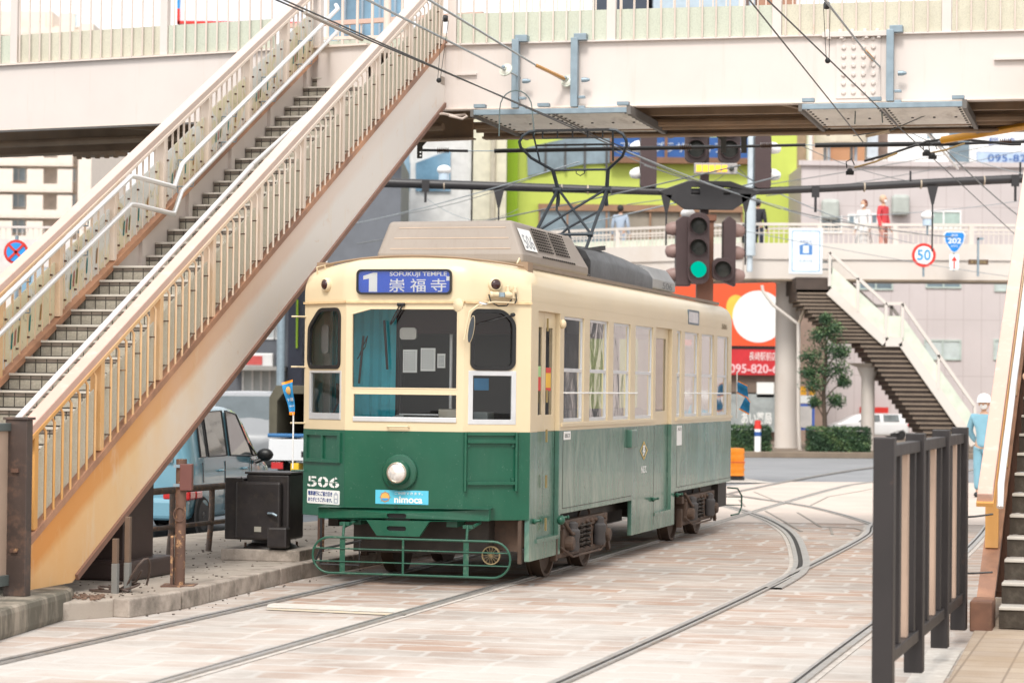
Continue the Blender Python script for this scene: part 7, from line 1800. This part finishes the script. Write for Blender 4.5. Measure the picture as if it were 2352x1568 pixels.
# --- signs on far footbridge
def fsign(name, lab, cat, u, v, Z=67.6):
    q = V(u, v, Z); return empty(name, (q.x, Z, q.z), 0, lab, cat), q
s1, q = fsign('speed_limit_sign', 'round red ringed speed limit sign reading 50 on the far footbridge', 'road sign', 2122, 586)
MB().plate(circ(0, 0, .335, 36), .02, lambda u, v, w: (u, -w, v), [circ(0, 0, .255, 36)]).build('red_ring', RED, s1)
MB().plate(circ(0, 0, .30, 36), .012, lambda u, v, w: (u, .003-w, v)).build('white_face', WHT, s1)
text('numerals', '50', .4, lambda u, v, w: (u, -.014-w, v), M('sign_blue_2', (.04, .30, .62), .5), s1, bold=.015, fit=(-.19, .19, -.14, .16)); MB().cyl((0, .06, -.6), (0, .06, .1), .03, 8).build('bracket', GALV, s1)
s2, q = fsign('route_sign', 'blue inverted triangle route sign reading 202 above a red arrow', 'road sign', 2192, 556)
tri = [(-.28, .20), (-.22, .27), (.22, .27), (.28, .20), (.24, .0), (.08, -.24), (0, -.28), (-.08, -.24), (-.24, .0)]
tri.reverse()
MB().plate([(a_*1.1, b_*1.1) for a_, b_ in tri], .01, lambda u, v, w: (u, -w, v)).build('white_edge', WHT, s2); MB().plate(tri, .008, lambda u, v, w: (u, -.012-w, v)).build('blue_face', M('route_blue', (.01, .22, .62), .4), s2)
text('numerals', '202', .3, lambda u, v, w: (u, -.022-w, v), WHT, s2, bold=.02, fit=(-.19, .19, -.04, .11)); text('route_text', 'ROUTE', .1, lambda u, v, w: (u, -.022-w, v), WHT, s2, fit=(-.09, .09, -.14, -.09)); text('route_text', '国道', .1, lambda u, v, w: (u, -.022-w, v), WHT, s2, fit=(-.09, .09, .16, .22))
MB().box(-.13, .13, 0, .02, -.78, -.34).build('arrow_plate', WHT, s2)
MB().plate([(-.02, -.74), (.02, -.74), (.02, -.52), (.085, -.53), (0, -.39), (-.085, -.53), (-.02, -.52)], .008, lambda u, v, w: (u, -.008-w, v)).build('red_arrow', RED, s2)
MB().cyl((0, .06, -.8), (0, .06, .2), .03, 8).build('bracket', GALV, s2)
s3, q = fsign('notice_board', 'white notice board with a pale blue frame hung on the far footbridge', 'notice board', 1851, 577)
MB().box(-.47, .47, 0, .06, -.64, .64).build('board', M('notice_white', (.74, .78, .80), .5), s3, bev=.02)
MB().plate(rrect(-.40, .40, -.58, .58, .05), .004, lambda u, v, w: (u, -.002-w, v), [rrect(-.37, .37, -.55, .55, .05)]).build('blue_outline', M('outline_blue', (.25, .40, .58), .5), s3)
text('notice_lettering', 'お知らせ', .1, lambda u, v, w: (u, -.004-w, v), BLT, s3, fit=(-.17, .17, .23, .32)); text('notice_lettering', '長崎の街', .1, lambda u, v, w: (u, -.004-w, v), M('grey_blue_letter', (.35, .45, .55), .6), s3, fit=(-.2, .2, -.32, -.22))
mb = MB(); mb.plate(rect(-.18, -.08, -.05, .16), .004, lambda u, v, w: (u, -.003-w, v)); mb.plate(rect(.08, .18, -.05, .16), .004, lambda u, v, w: (u, -.003-w, v)); mb.plate(rect(-.18, .18, -.10, -.05), .004, lambda u, v, w: (u, -.003-w, v)); mb.plate([(-.2, .16), (.2, .16), (0, .22)], .004, lambda u, v, w: (u, -.003-w, v)); mb.build('blue_pictogram', M('picto_blue', (.08, .22, .5), .5), s3)
for z in (-.3, -.5): MB().box(.47, .72, .02, .06, z-.02, z+.02).build('bracket_arm', M('dark_bracket', (.1, .12, .12), .6) if 'dark_bracket' not in bpy.data.materials else bpy.data.materials['dark_bracket'], s3)
MB().box(.70, .74, .0, .06, -.62, -.22).build('bracket_arm', bpy.data.materials['dark_bracket'], s3)
s4, q = fsign('name_plate', 'small brown plate and grey bracket on the far footbridge girder', 'plate', 2247, 602)
MB().box(-.28, .28, 0, .03, -.07, .07).build('plate', M('brown_plate', (.12, .07, .04), .5), s4); text('plate_lettering', '恵美須橋', .1, lambda u, v, w: (u, -.005-w, v), M('gold_letter', (.4, .3, .15), .5), s4, fit=(-.22, .22, -.04, .04))
MB().box(-.05, -.0, -.12, -.04, -.40, .68).build('bracket', GALV, s4); MB().box(-.05, .12, -.12, -.04, .62, .68).build('bracket_foot', GALV, s4)
# --- bus stop kiosk with orange top and blue frame
ks = empty('information_panel', (V(1857, 985, 69).x, 69.4, .15), 0, 'blue framed timetable panel with orange top beside the drain pipe', 'information panel')
MB().box(-.28, .22, 0, .08, .55, 1.30).build('blue_frame', M('frame_blue', (.05, .12, .45), .5), ks); MB().box(-.2, .14, -.02, 0, .62, 1.23).build('timetable_sheet', M('sheet_grey', (.55, .52, .5), .7), ks)
for x in (-.2, .06): MB().box(x, x+.18, .02, .1, 1.55, 1.80).build('orange_sign', M('amber_sign', (.85, .42, .03), .5) if 'amber_sign' not in bpy.data.materials else bpy.data.materials['amber_sign'], ks)
MB().box(-.28, .24, .0, .12, 1.32, 1.54).build('white_header', WHT, ks); MB().box(-.02, .2, .0, .16, 0, .55).build('post', M('brown_kiosk_post', (.15, .10, .07), .7), ks)
bl_ = empty('bollard', (V(1740, 1040, 66.2).x, 66.2, .15), 0, 'white post with red top and blue band in front of the hedge', 'bollard')
MB().cyl((0, 0, 0), (0, 0, .62), .09, 14).build('shaft', WHT, bl_, smooth=50); MB().cyl((0, 0, .62), (0, 0, .85), .10, 14, .08).build('red_top', RED, bl_, smooth=50); MB().lathe((0, 0, .42), (0, 0, 1), [(.095, 0), (.095, .12)], 14).build('blue_band', BLT, bl_)
# --- hedge and tree
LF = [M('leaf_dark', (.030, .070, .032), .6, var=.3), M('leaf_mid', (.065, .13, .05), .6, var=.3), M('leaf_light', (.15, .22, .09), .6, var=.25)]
def leafs(pts, size, mats, par, names='foliage'):
    mbs = [MB() for _ in mats]
    for p_, k in pts:
        mb = mbs[k]; a_ = Vec((random.gauss(0, 1), random.gauss(0, 1), random.gauss(0, 1))).normalized(); b_ = a_.cross(Vec((random.gauss(0, 1), random.gauss(0, 1), 1))).normalized(); s_ = size*random.uniform(.6, 1.4)
        mb.add([p_-a_*s_*.5, p_+b_*s_*.35, p_+a_*s_*.6, p_-b_*s_*.35], [(0, 1, 2, 3)])
    for mb, m_ in zip(mbs, mats):
        if mb.v: mb.build(names, m_, par, fix=False)
def hedge(x0, x1, y, d, h, lab):
    hg = empty('hedge', ((x0+x1)/2, y, .15), 0, lab, 'hedge', 'hedges in front of the shops')
    L = (x1-x0)/2; MB().box(-L+.06, L-.06, .06, d-.06, 0, h-.08).build('inner_mass', LF[0], hg)
    pts = []
    for k in range(int(9000*L/2)):
        f_ = random.random(); x = random.uniform(-L, L); yy = random.uniform(0, d); z = random.uniform(0, h)
        if f_ < .55: yy = random.gauss(0, .03)
        elif f_ < .85: z = h+random.gauss(0, .03)
        else: x = L*random.choice([-1, 1])+random.gauss(0, .03)
        n_ = sin(x*3+z*4)+sin(z*9+x*7)+random.gauss(0, .8); pts.append((Vec((x, yy, z)), 0 if n_ < .2 else (1 if n_ < 1.6 else 2)))
    leafs(pts, .055, LF, hg)
h0 = V(1600, 1000, 66.6); hedge(h0.x, V(1768, 1000, 66.6).x, 66.4, .8, .66, 'dark clipped hedge just right of the tram tail')
hedge(V(1862, 1000, 66.6).x, V(2002, 1000, 66.6).x, 66.8, .8, .64, 'dark clipped hedge between the two pillars of the far footbridge')
hedge(V(2215, 1000, 64).x, V(2262, 1000, 64).x, 66.9, .6, .45, 'low light green shrub patch beside the worker')
tr = empty('tree', (V(1893, 985, 67.1).x, 67.1, .15), 0, 'small dark evergreen tree under the far staircase', 'tree')
MB().tube([(0.05, 0, 0), (.02, 0, .8), (-.02, .05, 1.6), (.05, 0, 2.6), (.02, 0, 3.4)], [.09, .075, .065, .045, .02], 10).build('trunk', M('bark', (.07, .05, .035), .9), tr, smooth=60)
mb = MB(); cl = []
for (x, y, z, r) in ((-.35, 0, 1.9, .42), (.38, .1, 1.45, .32), (-.1, .1, 2.3, .45), (.45, 0, 2.35, .42), (-.45, 0, 2.7, .38), (.2, -.1, 2.9, .5), (.55, .1, 2.85, .3), (-.2, 0, 3.3, .36), (.25, 0, 3.5, .34), (0, 0, 3.8, .22), (-.3, .1, 1.4, .22), (.62, 0, 2.0, .25), (-.55, 0, 2.25, .25)):
    mb.tube([(0.02, 0, z-.5), (x*.5, y*.5, z-.2), (x, y, z)], [.03, .02, .008], 6); cl.append((Vec((x, y, z)), r))
mb.build('limbs', bpy.data.materials['bark'], tr)
pts = []
for k in range(10500):
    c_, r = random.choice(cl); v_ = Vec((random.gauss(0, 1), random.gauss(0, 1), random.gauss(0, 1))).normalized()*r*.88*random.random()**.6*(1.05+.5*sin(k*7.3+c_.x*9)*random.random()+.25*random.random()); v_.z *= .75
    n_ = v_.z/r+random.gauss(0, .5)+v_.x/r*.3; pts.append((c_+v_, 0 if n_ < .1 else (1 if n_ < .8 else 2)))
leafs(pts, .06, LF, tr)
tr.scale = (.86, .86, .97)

# --- unseen frontage added on the right to fill the tram windows' reflections
for i, (x, y, w_, h, c_, lab) in enumerate(((27, 62, 9, 14, (.72, .72, .70), 'unseen white shop building added for the tram window reflections'), (38, 70, 10, 10, (.30, .22, .18), 'unseen brown shop building added for the tram window reflections'), (50, 80, 13, 18, (.60, .63, .66), 'unseen pale grey tower block added for the tram window reflections'), (66, 96, 14, 12, (.42, .36, .32), 'unseen tan building added for the tram window reflections'))):
    b_ = empty('reflection_building', (x, y, 0), 0, lab, 'building')
    MB().box(0, w_, 0, 10, 0, h).build('wall', M('frontage_%d' % i, c_, .8), b_)
    for r_ in range(int(h/3.2)):
        for k in range(int(w_/2.6)):
            MB().box(.6+k*2.6, 2.2+k*2.6, -.06, .0, 1+r_*3.2, 2.7+r_*3.2).build('window', FG if (r_+k) % 3 else FGB, b_)
    MB().box(.4, w_-.4, -.85, -.8, 1.9, 2.25).build('awning_band', (BLT, FGB, SKYB, RED)[i], b_)  # colour bands set at the height the tram windows mirror
    MB().box(.2, w_-.2, -.8, 0, 2.9, 3.7).build('sign_band', (RED, WHT, BLT, WHT)[i], b_)
    MB().box(-.3, 0, -.4, 10, 0, h).build('side_wall', (DG, WHITEP, DG, WHITEP)[i], b_)
# ================= WIRES =================
def wire(name, lab, pts, r, m, group=None, cat='wire', n=6, sag=0):
    P = [Vec(p_) for p_ in pts]; Q = []
    for a_, b_ in zip(P, P[1:]):
        for k in range(6): t = k/6; q = a_.lerp(b_, t); q.z -= sag*4*t*(1-t); Q.append(q)
    Q.append(P[-1]); mb = MB(); mb.tube(Q, r, n)
    return tag(mb.build(name, m, top=True, smooth=60), lab, cat, group)
CW = M('contact_wire', (.05, .055, .06), .45, .4); GW = M('grey_stranded_wire', (.34, .38, .40), .5, .3)
def TL_(x, y, z): return TX+Vec((cos(-TH)*x-sin(-TH)*y, sin(-TH)*x+cos(-TH)*y, z))
GR = 'overhead wires of the tramway'
wire('trolley_wire', 'black contact wire running over the tram to its pantograph', [TL_(0, -14, 4.86), TL_(0, 5.9, 4.85), TL_(.0, 12, 4.85), TL_(.2, 20, 4.95)], .0075, CW, GR)
wire('trolley_wire', 'second black wire just left of the pantograph contact wire', [TL_(-.55, -14, 5.05), TL_(-.22, -1, 4.93), TL_(.02, 9, 4.88)], .0075, CW, GR)
sp1 = [V(700, 30, 18.0), V(832, 92, 20.4)]
wire('spreader_rod', 'pale insulating rod bridging the two wires at the top of the stair', sp1, .014, M('dirty_rod', (.30, .26, .22), .6), cat='rod')
wire('trolley_wire', 'left black contact wire of the second track descending past the right guard tray', [G(1705, -20, 4.93), G(1985, 330, 4.93)], .0075, CW, GR)
wire('trolley_wire', 'right black contact wire of the second track crossing the long black tube', [G(1752, -10, 4.93), G(2062, 290, 4.90), V(2215, 430, 42), V(2352, 558, 50)], .0075, CW, GR)
for (a_, b_, c_, lab) in (((820, -12), (1160, 161), (1198, 180), 'left'), ((965, -12), (1230, 150), (1330, 204), 'middle')):
    p_ = [V(*a_, 19), V(*b_, 28.6), V(*c_, 29.3)]
    wire('messenger_wire', '%s pale messenger wire tied to the footbridge hanger through a glass disc' % lab, p_, .011, GW, 'messenger wires tied to the footbridge')
wire('messenger_wire', 'right pale messenger wire tied to the footbridge hanger through a glass disc', [V(1885, -12, 19), V(1990, 122, 27), V(2032, 165, 28.6)], .011, GW, 'messenger wires tied to the footbridge')
WOODI = M('varnished_rod', (.50, .26, .08), .35)
for a_, b_, ly, lab in (((1232, 151), (1296, 181), 29.0, 'centre'), ((1988, 118), (2026, 160), 28.4, 'right')):
    wire('insulating_rod', 'amber brown insulating rod beside the %s glass disc' % lab, [V(*a_, ly-.4), V(*b_, ly)], .022, WOODI, cat='insulating rod')
DISC = M('glass_disc', (.55, .58, .50), .15, coat=.8)
for u, v, ly, lab in ((1161, 160, 28.6, 'left'), (1303, 185, 29.05, 'centre'), (2032, 166, 28.5, 'right')):
    e_ = empty('glass_disc_insulator', V(u, v, ly), 0, '%s pale glass disc insulator in front of the footbridge girder' % lab, 'insulator', 'glass disc insulators')
    ax = Vec((.55, 1, -.5)).normalized(); MB().lathe((0, 0, 0), ax, [(.018, -.06), (.03, -.01), (.082, .0), (.085, .012), (.06, .03), (.03, .05), (.02, .09)], 26).build('disc', DISC, e_, smooth=40)
    MB().lathe((0, 0, 0), ax, [(.06, -.006), (.045, -.018), (.03, -.02)], 26, cap=False).build('ridge', M('disc_ridge', (.7, .7, .62), .2) if 'disc_ridge' not in bpy.data.materials else bpy.data.materials['disc_ridge'], e_, smooth=40); MB().sphere(tuple(ax*-.06), .022).build('cap', GALV, e_)
for u, v, ly, lab in ((1023, 43, 22.5, 'left'), (1899, 13, 20.5, 'right')):
    p_ = V(u, v, ly); q = V(u-15 if u < 1500 else u+2, 185 if u < 1500 else 140, ly+1.0)
    e_ = empty('dropper', p_, 0, '%s looped dropper hanging from a black pulley on the messenger wire' % lab, 'dropper', 'droppers on the messenger wires')
    MB().lathe((-.02, 0, 0), (1, .2, 0), [(.03, 0), (.034, .015), (.03, .04)], 16).build('pulley', BLK, e_, smooth=40)
    d = q-p_
    for s_ in (-1, 1): MB().tube([(s_*.028, 0, -.02), (d.x+s_*.012, d.y, d.z)], .003, 5).build('loop_wire', CW, e_)
    MB().sphere(tuple(d), .025).build('clip', BLK, e_)
# hoop jumpers near the trays
def hoop(u, v, ru, rv, Z, lab):
    pts = [V(u-ru*1.05, v+rv*1.5, Z)]+[V(u+ru*cos(a_), v-rv*sin(a_), Z) for a_ in [pi-k*pi/10 for k in range(11)]]+[V(u+ru*1.15, v+rv*1.4, Z)]
    return wire('jumper_hoop', lab, pts, .008, M('green_grey_rod', (.10, .14, .14), .5) if 'green_grey_rod' not in bpy.data.materials else bpy.data.materials['green_grey_rod'], cat='jumper')
hoop(1185, 250, 37, 42, 28.4, 'arched jumper wire in front of the left guard tray'); hoop(1994, 232, 29, 36, 28.4, 'arched jumper wire in front of the right guard tray')
# span rod under the near bridge
spn = empty('span_rod', V(1640, 337, 32.2), 0, 'black insulated span rod slung between brackets under the near footbridge', 'span rod')
o_ = Vec(spn.location)
def SP(u, v, Z=32.2): return tuple(V(u, v, Z)-o_)
segs = [((965, 345), (1075, 347), .018), ((1135, 347), (1640, 338), .028), ((1640, 338), (1850, 333), .02), ((1872, 334), (2200, 330), .032), ((2200, 330), (2380, 325), .02)]
for a_, b_, r in segs: MB().tube([SP(*a_), SP(*b_)], r, 8).build('rod', BLK, spn, smooth=60)
MB().tube([SP(1075, 347), SP(1135, 347)], .007, 6).build('turnbuckle_wire', GALV, spn); MB().tube([SP(1850, 333), SP(1872, 334)], .007, 6).build('turnbuckle_wire', GALV, spn)
for u, v in ((1018, 346), (1760, 335), (2310, 327), (1575, 339)):
    mb = MB()
    a_ = Vec(SP(u-14, v)); b_ = Vec(SP(u+14, v)); d = (b_-a_)
    for k in range(6): mb.lathe(a_+d*(k/6), d, [(.02, 0), (.05, .01), (.02, .02)], 12, cap=False)
    mb.build('ribbed_insulator', M('brown_porcelain', (.10, .05, .03), .25) if 'brown_porcelain' not in bpy.data.materials else bpy.data.materials['brown_porcelain'], spn, smooth=40)
bk = empty('bracket', V(968, 330, 31.6), 0, 'dark drilled steel bracket hanging at the top of the rusty staircase', 'bracket', 'steel brackets under the footbridge')
o2 = Vec(bk.location)
def BP(u, v, Z=31.6): p_ = V(u, v, Z)-o2; return (p_.x, p_.z)
mb = MB(); mb.plate([BP(958, 364), BP(970, 364), BP(971, 336), BP(1000, 306), BP(1000, 298), BP(975, 298), BP(958, 318)], .02, lambda u, v, w: (u, w, v), [circ(*BP(966, 358), .012, 10), circ(*BP(966, 350), .012, 10)])
mb.build('plate', M('dark_bracket_steel', (.05, .05, .045), .5), bk)
b3 = empty('bracket', V(1685, 330, 31.2), 0, 'pair of dark triangular gusset brackets under the footbridge above the yellow panel', 'bracket', 'steel brackets under the footbridge')
o3 = Vec(b3.location)
def BQ(u, v, Z=31.2): p_ = V(u, v, Z)-o3; return (p_.x, p_.z)
for du in (0, 47):
    MB().plate([BQ(1655+du, 352), BQ(1668+du, 352), BQ(1668+du, 318), BQ(1690+du-(0 if du else 20), 296), BQ(1622+du+(30 if du else 0), 296), BQ(1655+du, 322)], .02, lambda u, v, w: (u, w, v)).build('plate', bpy.data.materials['dark_bracket_steel'], b3)
MB().box(BQ(1615, 300)[0], BQ(1735, 300)[0], -.1, .1, BQ(1650, 297)[1], BQ(1650, 290)[1]).build('top_plate', BLK, b3)
# trolley fittings under the right tray
wire('feeder_bow', 'black bow shaped feeder cable above the span rod at the right', [V(1985, 370, 32), V(2050, 352, 32), V(2130, 325, 32), V(2185, 318, 32), V(2260, 325, 32), V(2320, 332, 32), V(2345, 332, 32)], .018, BLK, cat='feeder cable')
wire('yellow_sleeve', 'long yellow cable sleeve crossing below the right guard tray', [V(2165, 322, 31), V(2250, 308, 30.4), V(2380, 286, 29)], .05, M('cable_yellow', (.85, .40, .02), .4), cat='cable sleeve')
wire('pull_off_rod', 'thin ochre pull-off rod hanging left under the span rod', [V(1962, 385, 31.8), V(2010, 372, 31.8), V(2060, 352, 32)], .014, M('ochre_rod', (.28, .18, .06), .5), cat='rod')
wire('pull_off_rod', 'thin ochre pull-off rod hanging right under the span rod', [V(2136, 352, 31.8), V(2170, 345, 31.8), V(2215, 330, 32)], .014, bpy.data.materials['ochre_rod'], cat='rod')
for u, v, lab in ((1952, 393, 'left'), (2128, 350, 'middle'), (2142, 357, 'right')):
    mb = MB(); mb.sphere((0, 0, 0), .04, 8, 6); mb.box(-.05, .05, -.03, .03, -.05, .0); mb.tube([(-.04, 0, .04), (-.05, 0, .12), (.02, 0, .16), (.06, 0, .08)], .008, 6)
    o = mb.build('wire_clamp', BLK, None); o.location = V(u, v, 31.7); tag(o, '%s of the small dark wire clamps under the span rod' % lab, 'clamp', 'wire clamps')
# tie line from right edge to the tray
wire('tie_wire', 'thin grey tie wire with an egg insulator crossing in front of the girder', [V(2352, 162, 28), V(2230, 215, 28.2), V(2150, 255, 28.6), V(2045, 300, 29.5), V(1960, 312, 30)], .007, M('dark_grey_wire', (.12, .14, .15), .5))
eg = MB(); eg.sphere((0, 0, 0), .045, 12, 8, 1.5, .8, .8); o = eg.build('egg_insulator', M('ivory_insulator', (.65, .55, .45), .3), None, smooth=180); o.location = V(2226, 217, 28.15); o.rotation_euler = (0, -.45, 0); tag(o, 'ivory egg insulator on the tie wire at the right', 'insulator')
wire('white_rod', 'pale insulating rod held in the tie wire under the right guard tray', [V(1990, 313, 29.8), V(2042, 302, 29.5)], .02, M('ivory_rod', (.62, .50, .36), .4), cat='rod')
# many thin spans further back
spans = [
 ((905, 495, 47), (1220, 410, 40), .006), ((780, 520, 60), (1330, 372, 36), .010), ((820, 560, 60), (1700, 380, 40), .014), ((1100, 560, 58), (1790, 405, 44), .014),
 ((1440, 470, 50), (2352, 320, 60), .010), ((1480, 380, 44), (2100, 560, 60), .008), ((1385, 335, 36), (1660, 430, 46), .009), ((1330, 300, 34), (1810, 480, 50), .010),
 ((1800, 480, 52), (2190, 545, 58), .012), ((1690, 395, 44), (1985, 520, 58), .012), ((1760, 450, 46), (2352, 345, 66), .009), ((2062, 290, 32), (2345, 398, 45), .007),
 ((1830, 330, 38), (2088, 416, 45), .007), ((1560, 500, 52), (2352, 640, 66), .008), ((2100, 270, 34), (2352, 505, 52), .012), ((960, 440, 47), (1080, 505, 47), .006), ((1080, 505, 47), (1190, 480, 52), .006),
 ((1580, 440, 46), (1690, 380, 45), .006), ((1690, 380, 45), (1785, 445, 46), .006), ((1860, 500, 48), (2352, 460, 60), .008)]
for i, (a_, b_, r) in enumerate(spans):
    side = ('left' if a_[0] < 1200 else 'central' if a_[0] < 1700 else 'right'); 
    wire('span_wire', None, [V(*a_), V(*b_)], r, GW if i % 2 else M('thin_dark_wire', (.16, .17, .17), .5) if 'thin_dark_wire' not in bpy.data.materials else bpy.data.materials['thin_dark_wire'], 'thin span wires behind the pantograph', 'span wire', 5, .08)
for o in [o for o in bpy.data.objects if o.name.startswith('span_wire')]:
    o['label'] = 'thin pale wire strung across the street between the pantograph and the far footbridge'
wire('insulator_rod', 'thick white insulating rod slanting down right of the second contact wire', [V(2100, 270, 33.9), V(2200, 388, 42)], .022, WHITEP, cat='insulating rod')
for u, v, Z, lab in ((1020, 400, 47, 'left above the black tube'), (1580, 500, 46, 'centre left of the signal'), (2130, 505, 50, 'right over the far footbridge')):
    e_ = empty('street_camera' if u != 2130 else 'bell_insulator', V(u, v, Z), 0, 'small white fitting hanging %s' % lab, 'fitting', 'small white overhead fittings')
    MB().sphere((0, 0, .08), .14, 14, 10, 1, 1, .7).build('cover', WHITEP, e_, smooth=180); MB().cyl((0, 0, -.12), (0, 0, .05), .10, 12).build('barrel', M('fitting_blue', (.45, .55, .65), .4) if 'fitting_blue' not in bpy.data.materials else bpy.data.materials['fitting_blue'], e_); MB().cyl((0, 0, -.3), (0, 0, -.1), .02, 8).build('stem', GALV, e_)
# rear pennants
pw = empty('pennant', tram.matrix_basis @ Vec((1.12, LB+.30, 1.45)), -TH, 'bundle of blue pennants with orange edges at the tail of the tram', 'flag', 'blue pennants on the tram')
MB().cyl((0, 0, 0), (0, 0, .62), .01, 8).build('pole', WHITEP, pw)
for k, pts in enumerate(([(0, .34), (.16, .26), (.02, .50), (.15, .44)], [(.04, .12), (.18, .05), (.14, .30), (.20, .22)])):
    flag(pw, pts, -.02-.05*k)
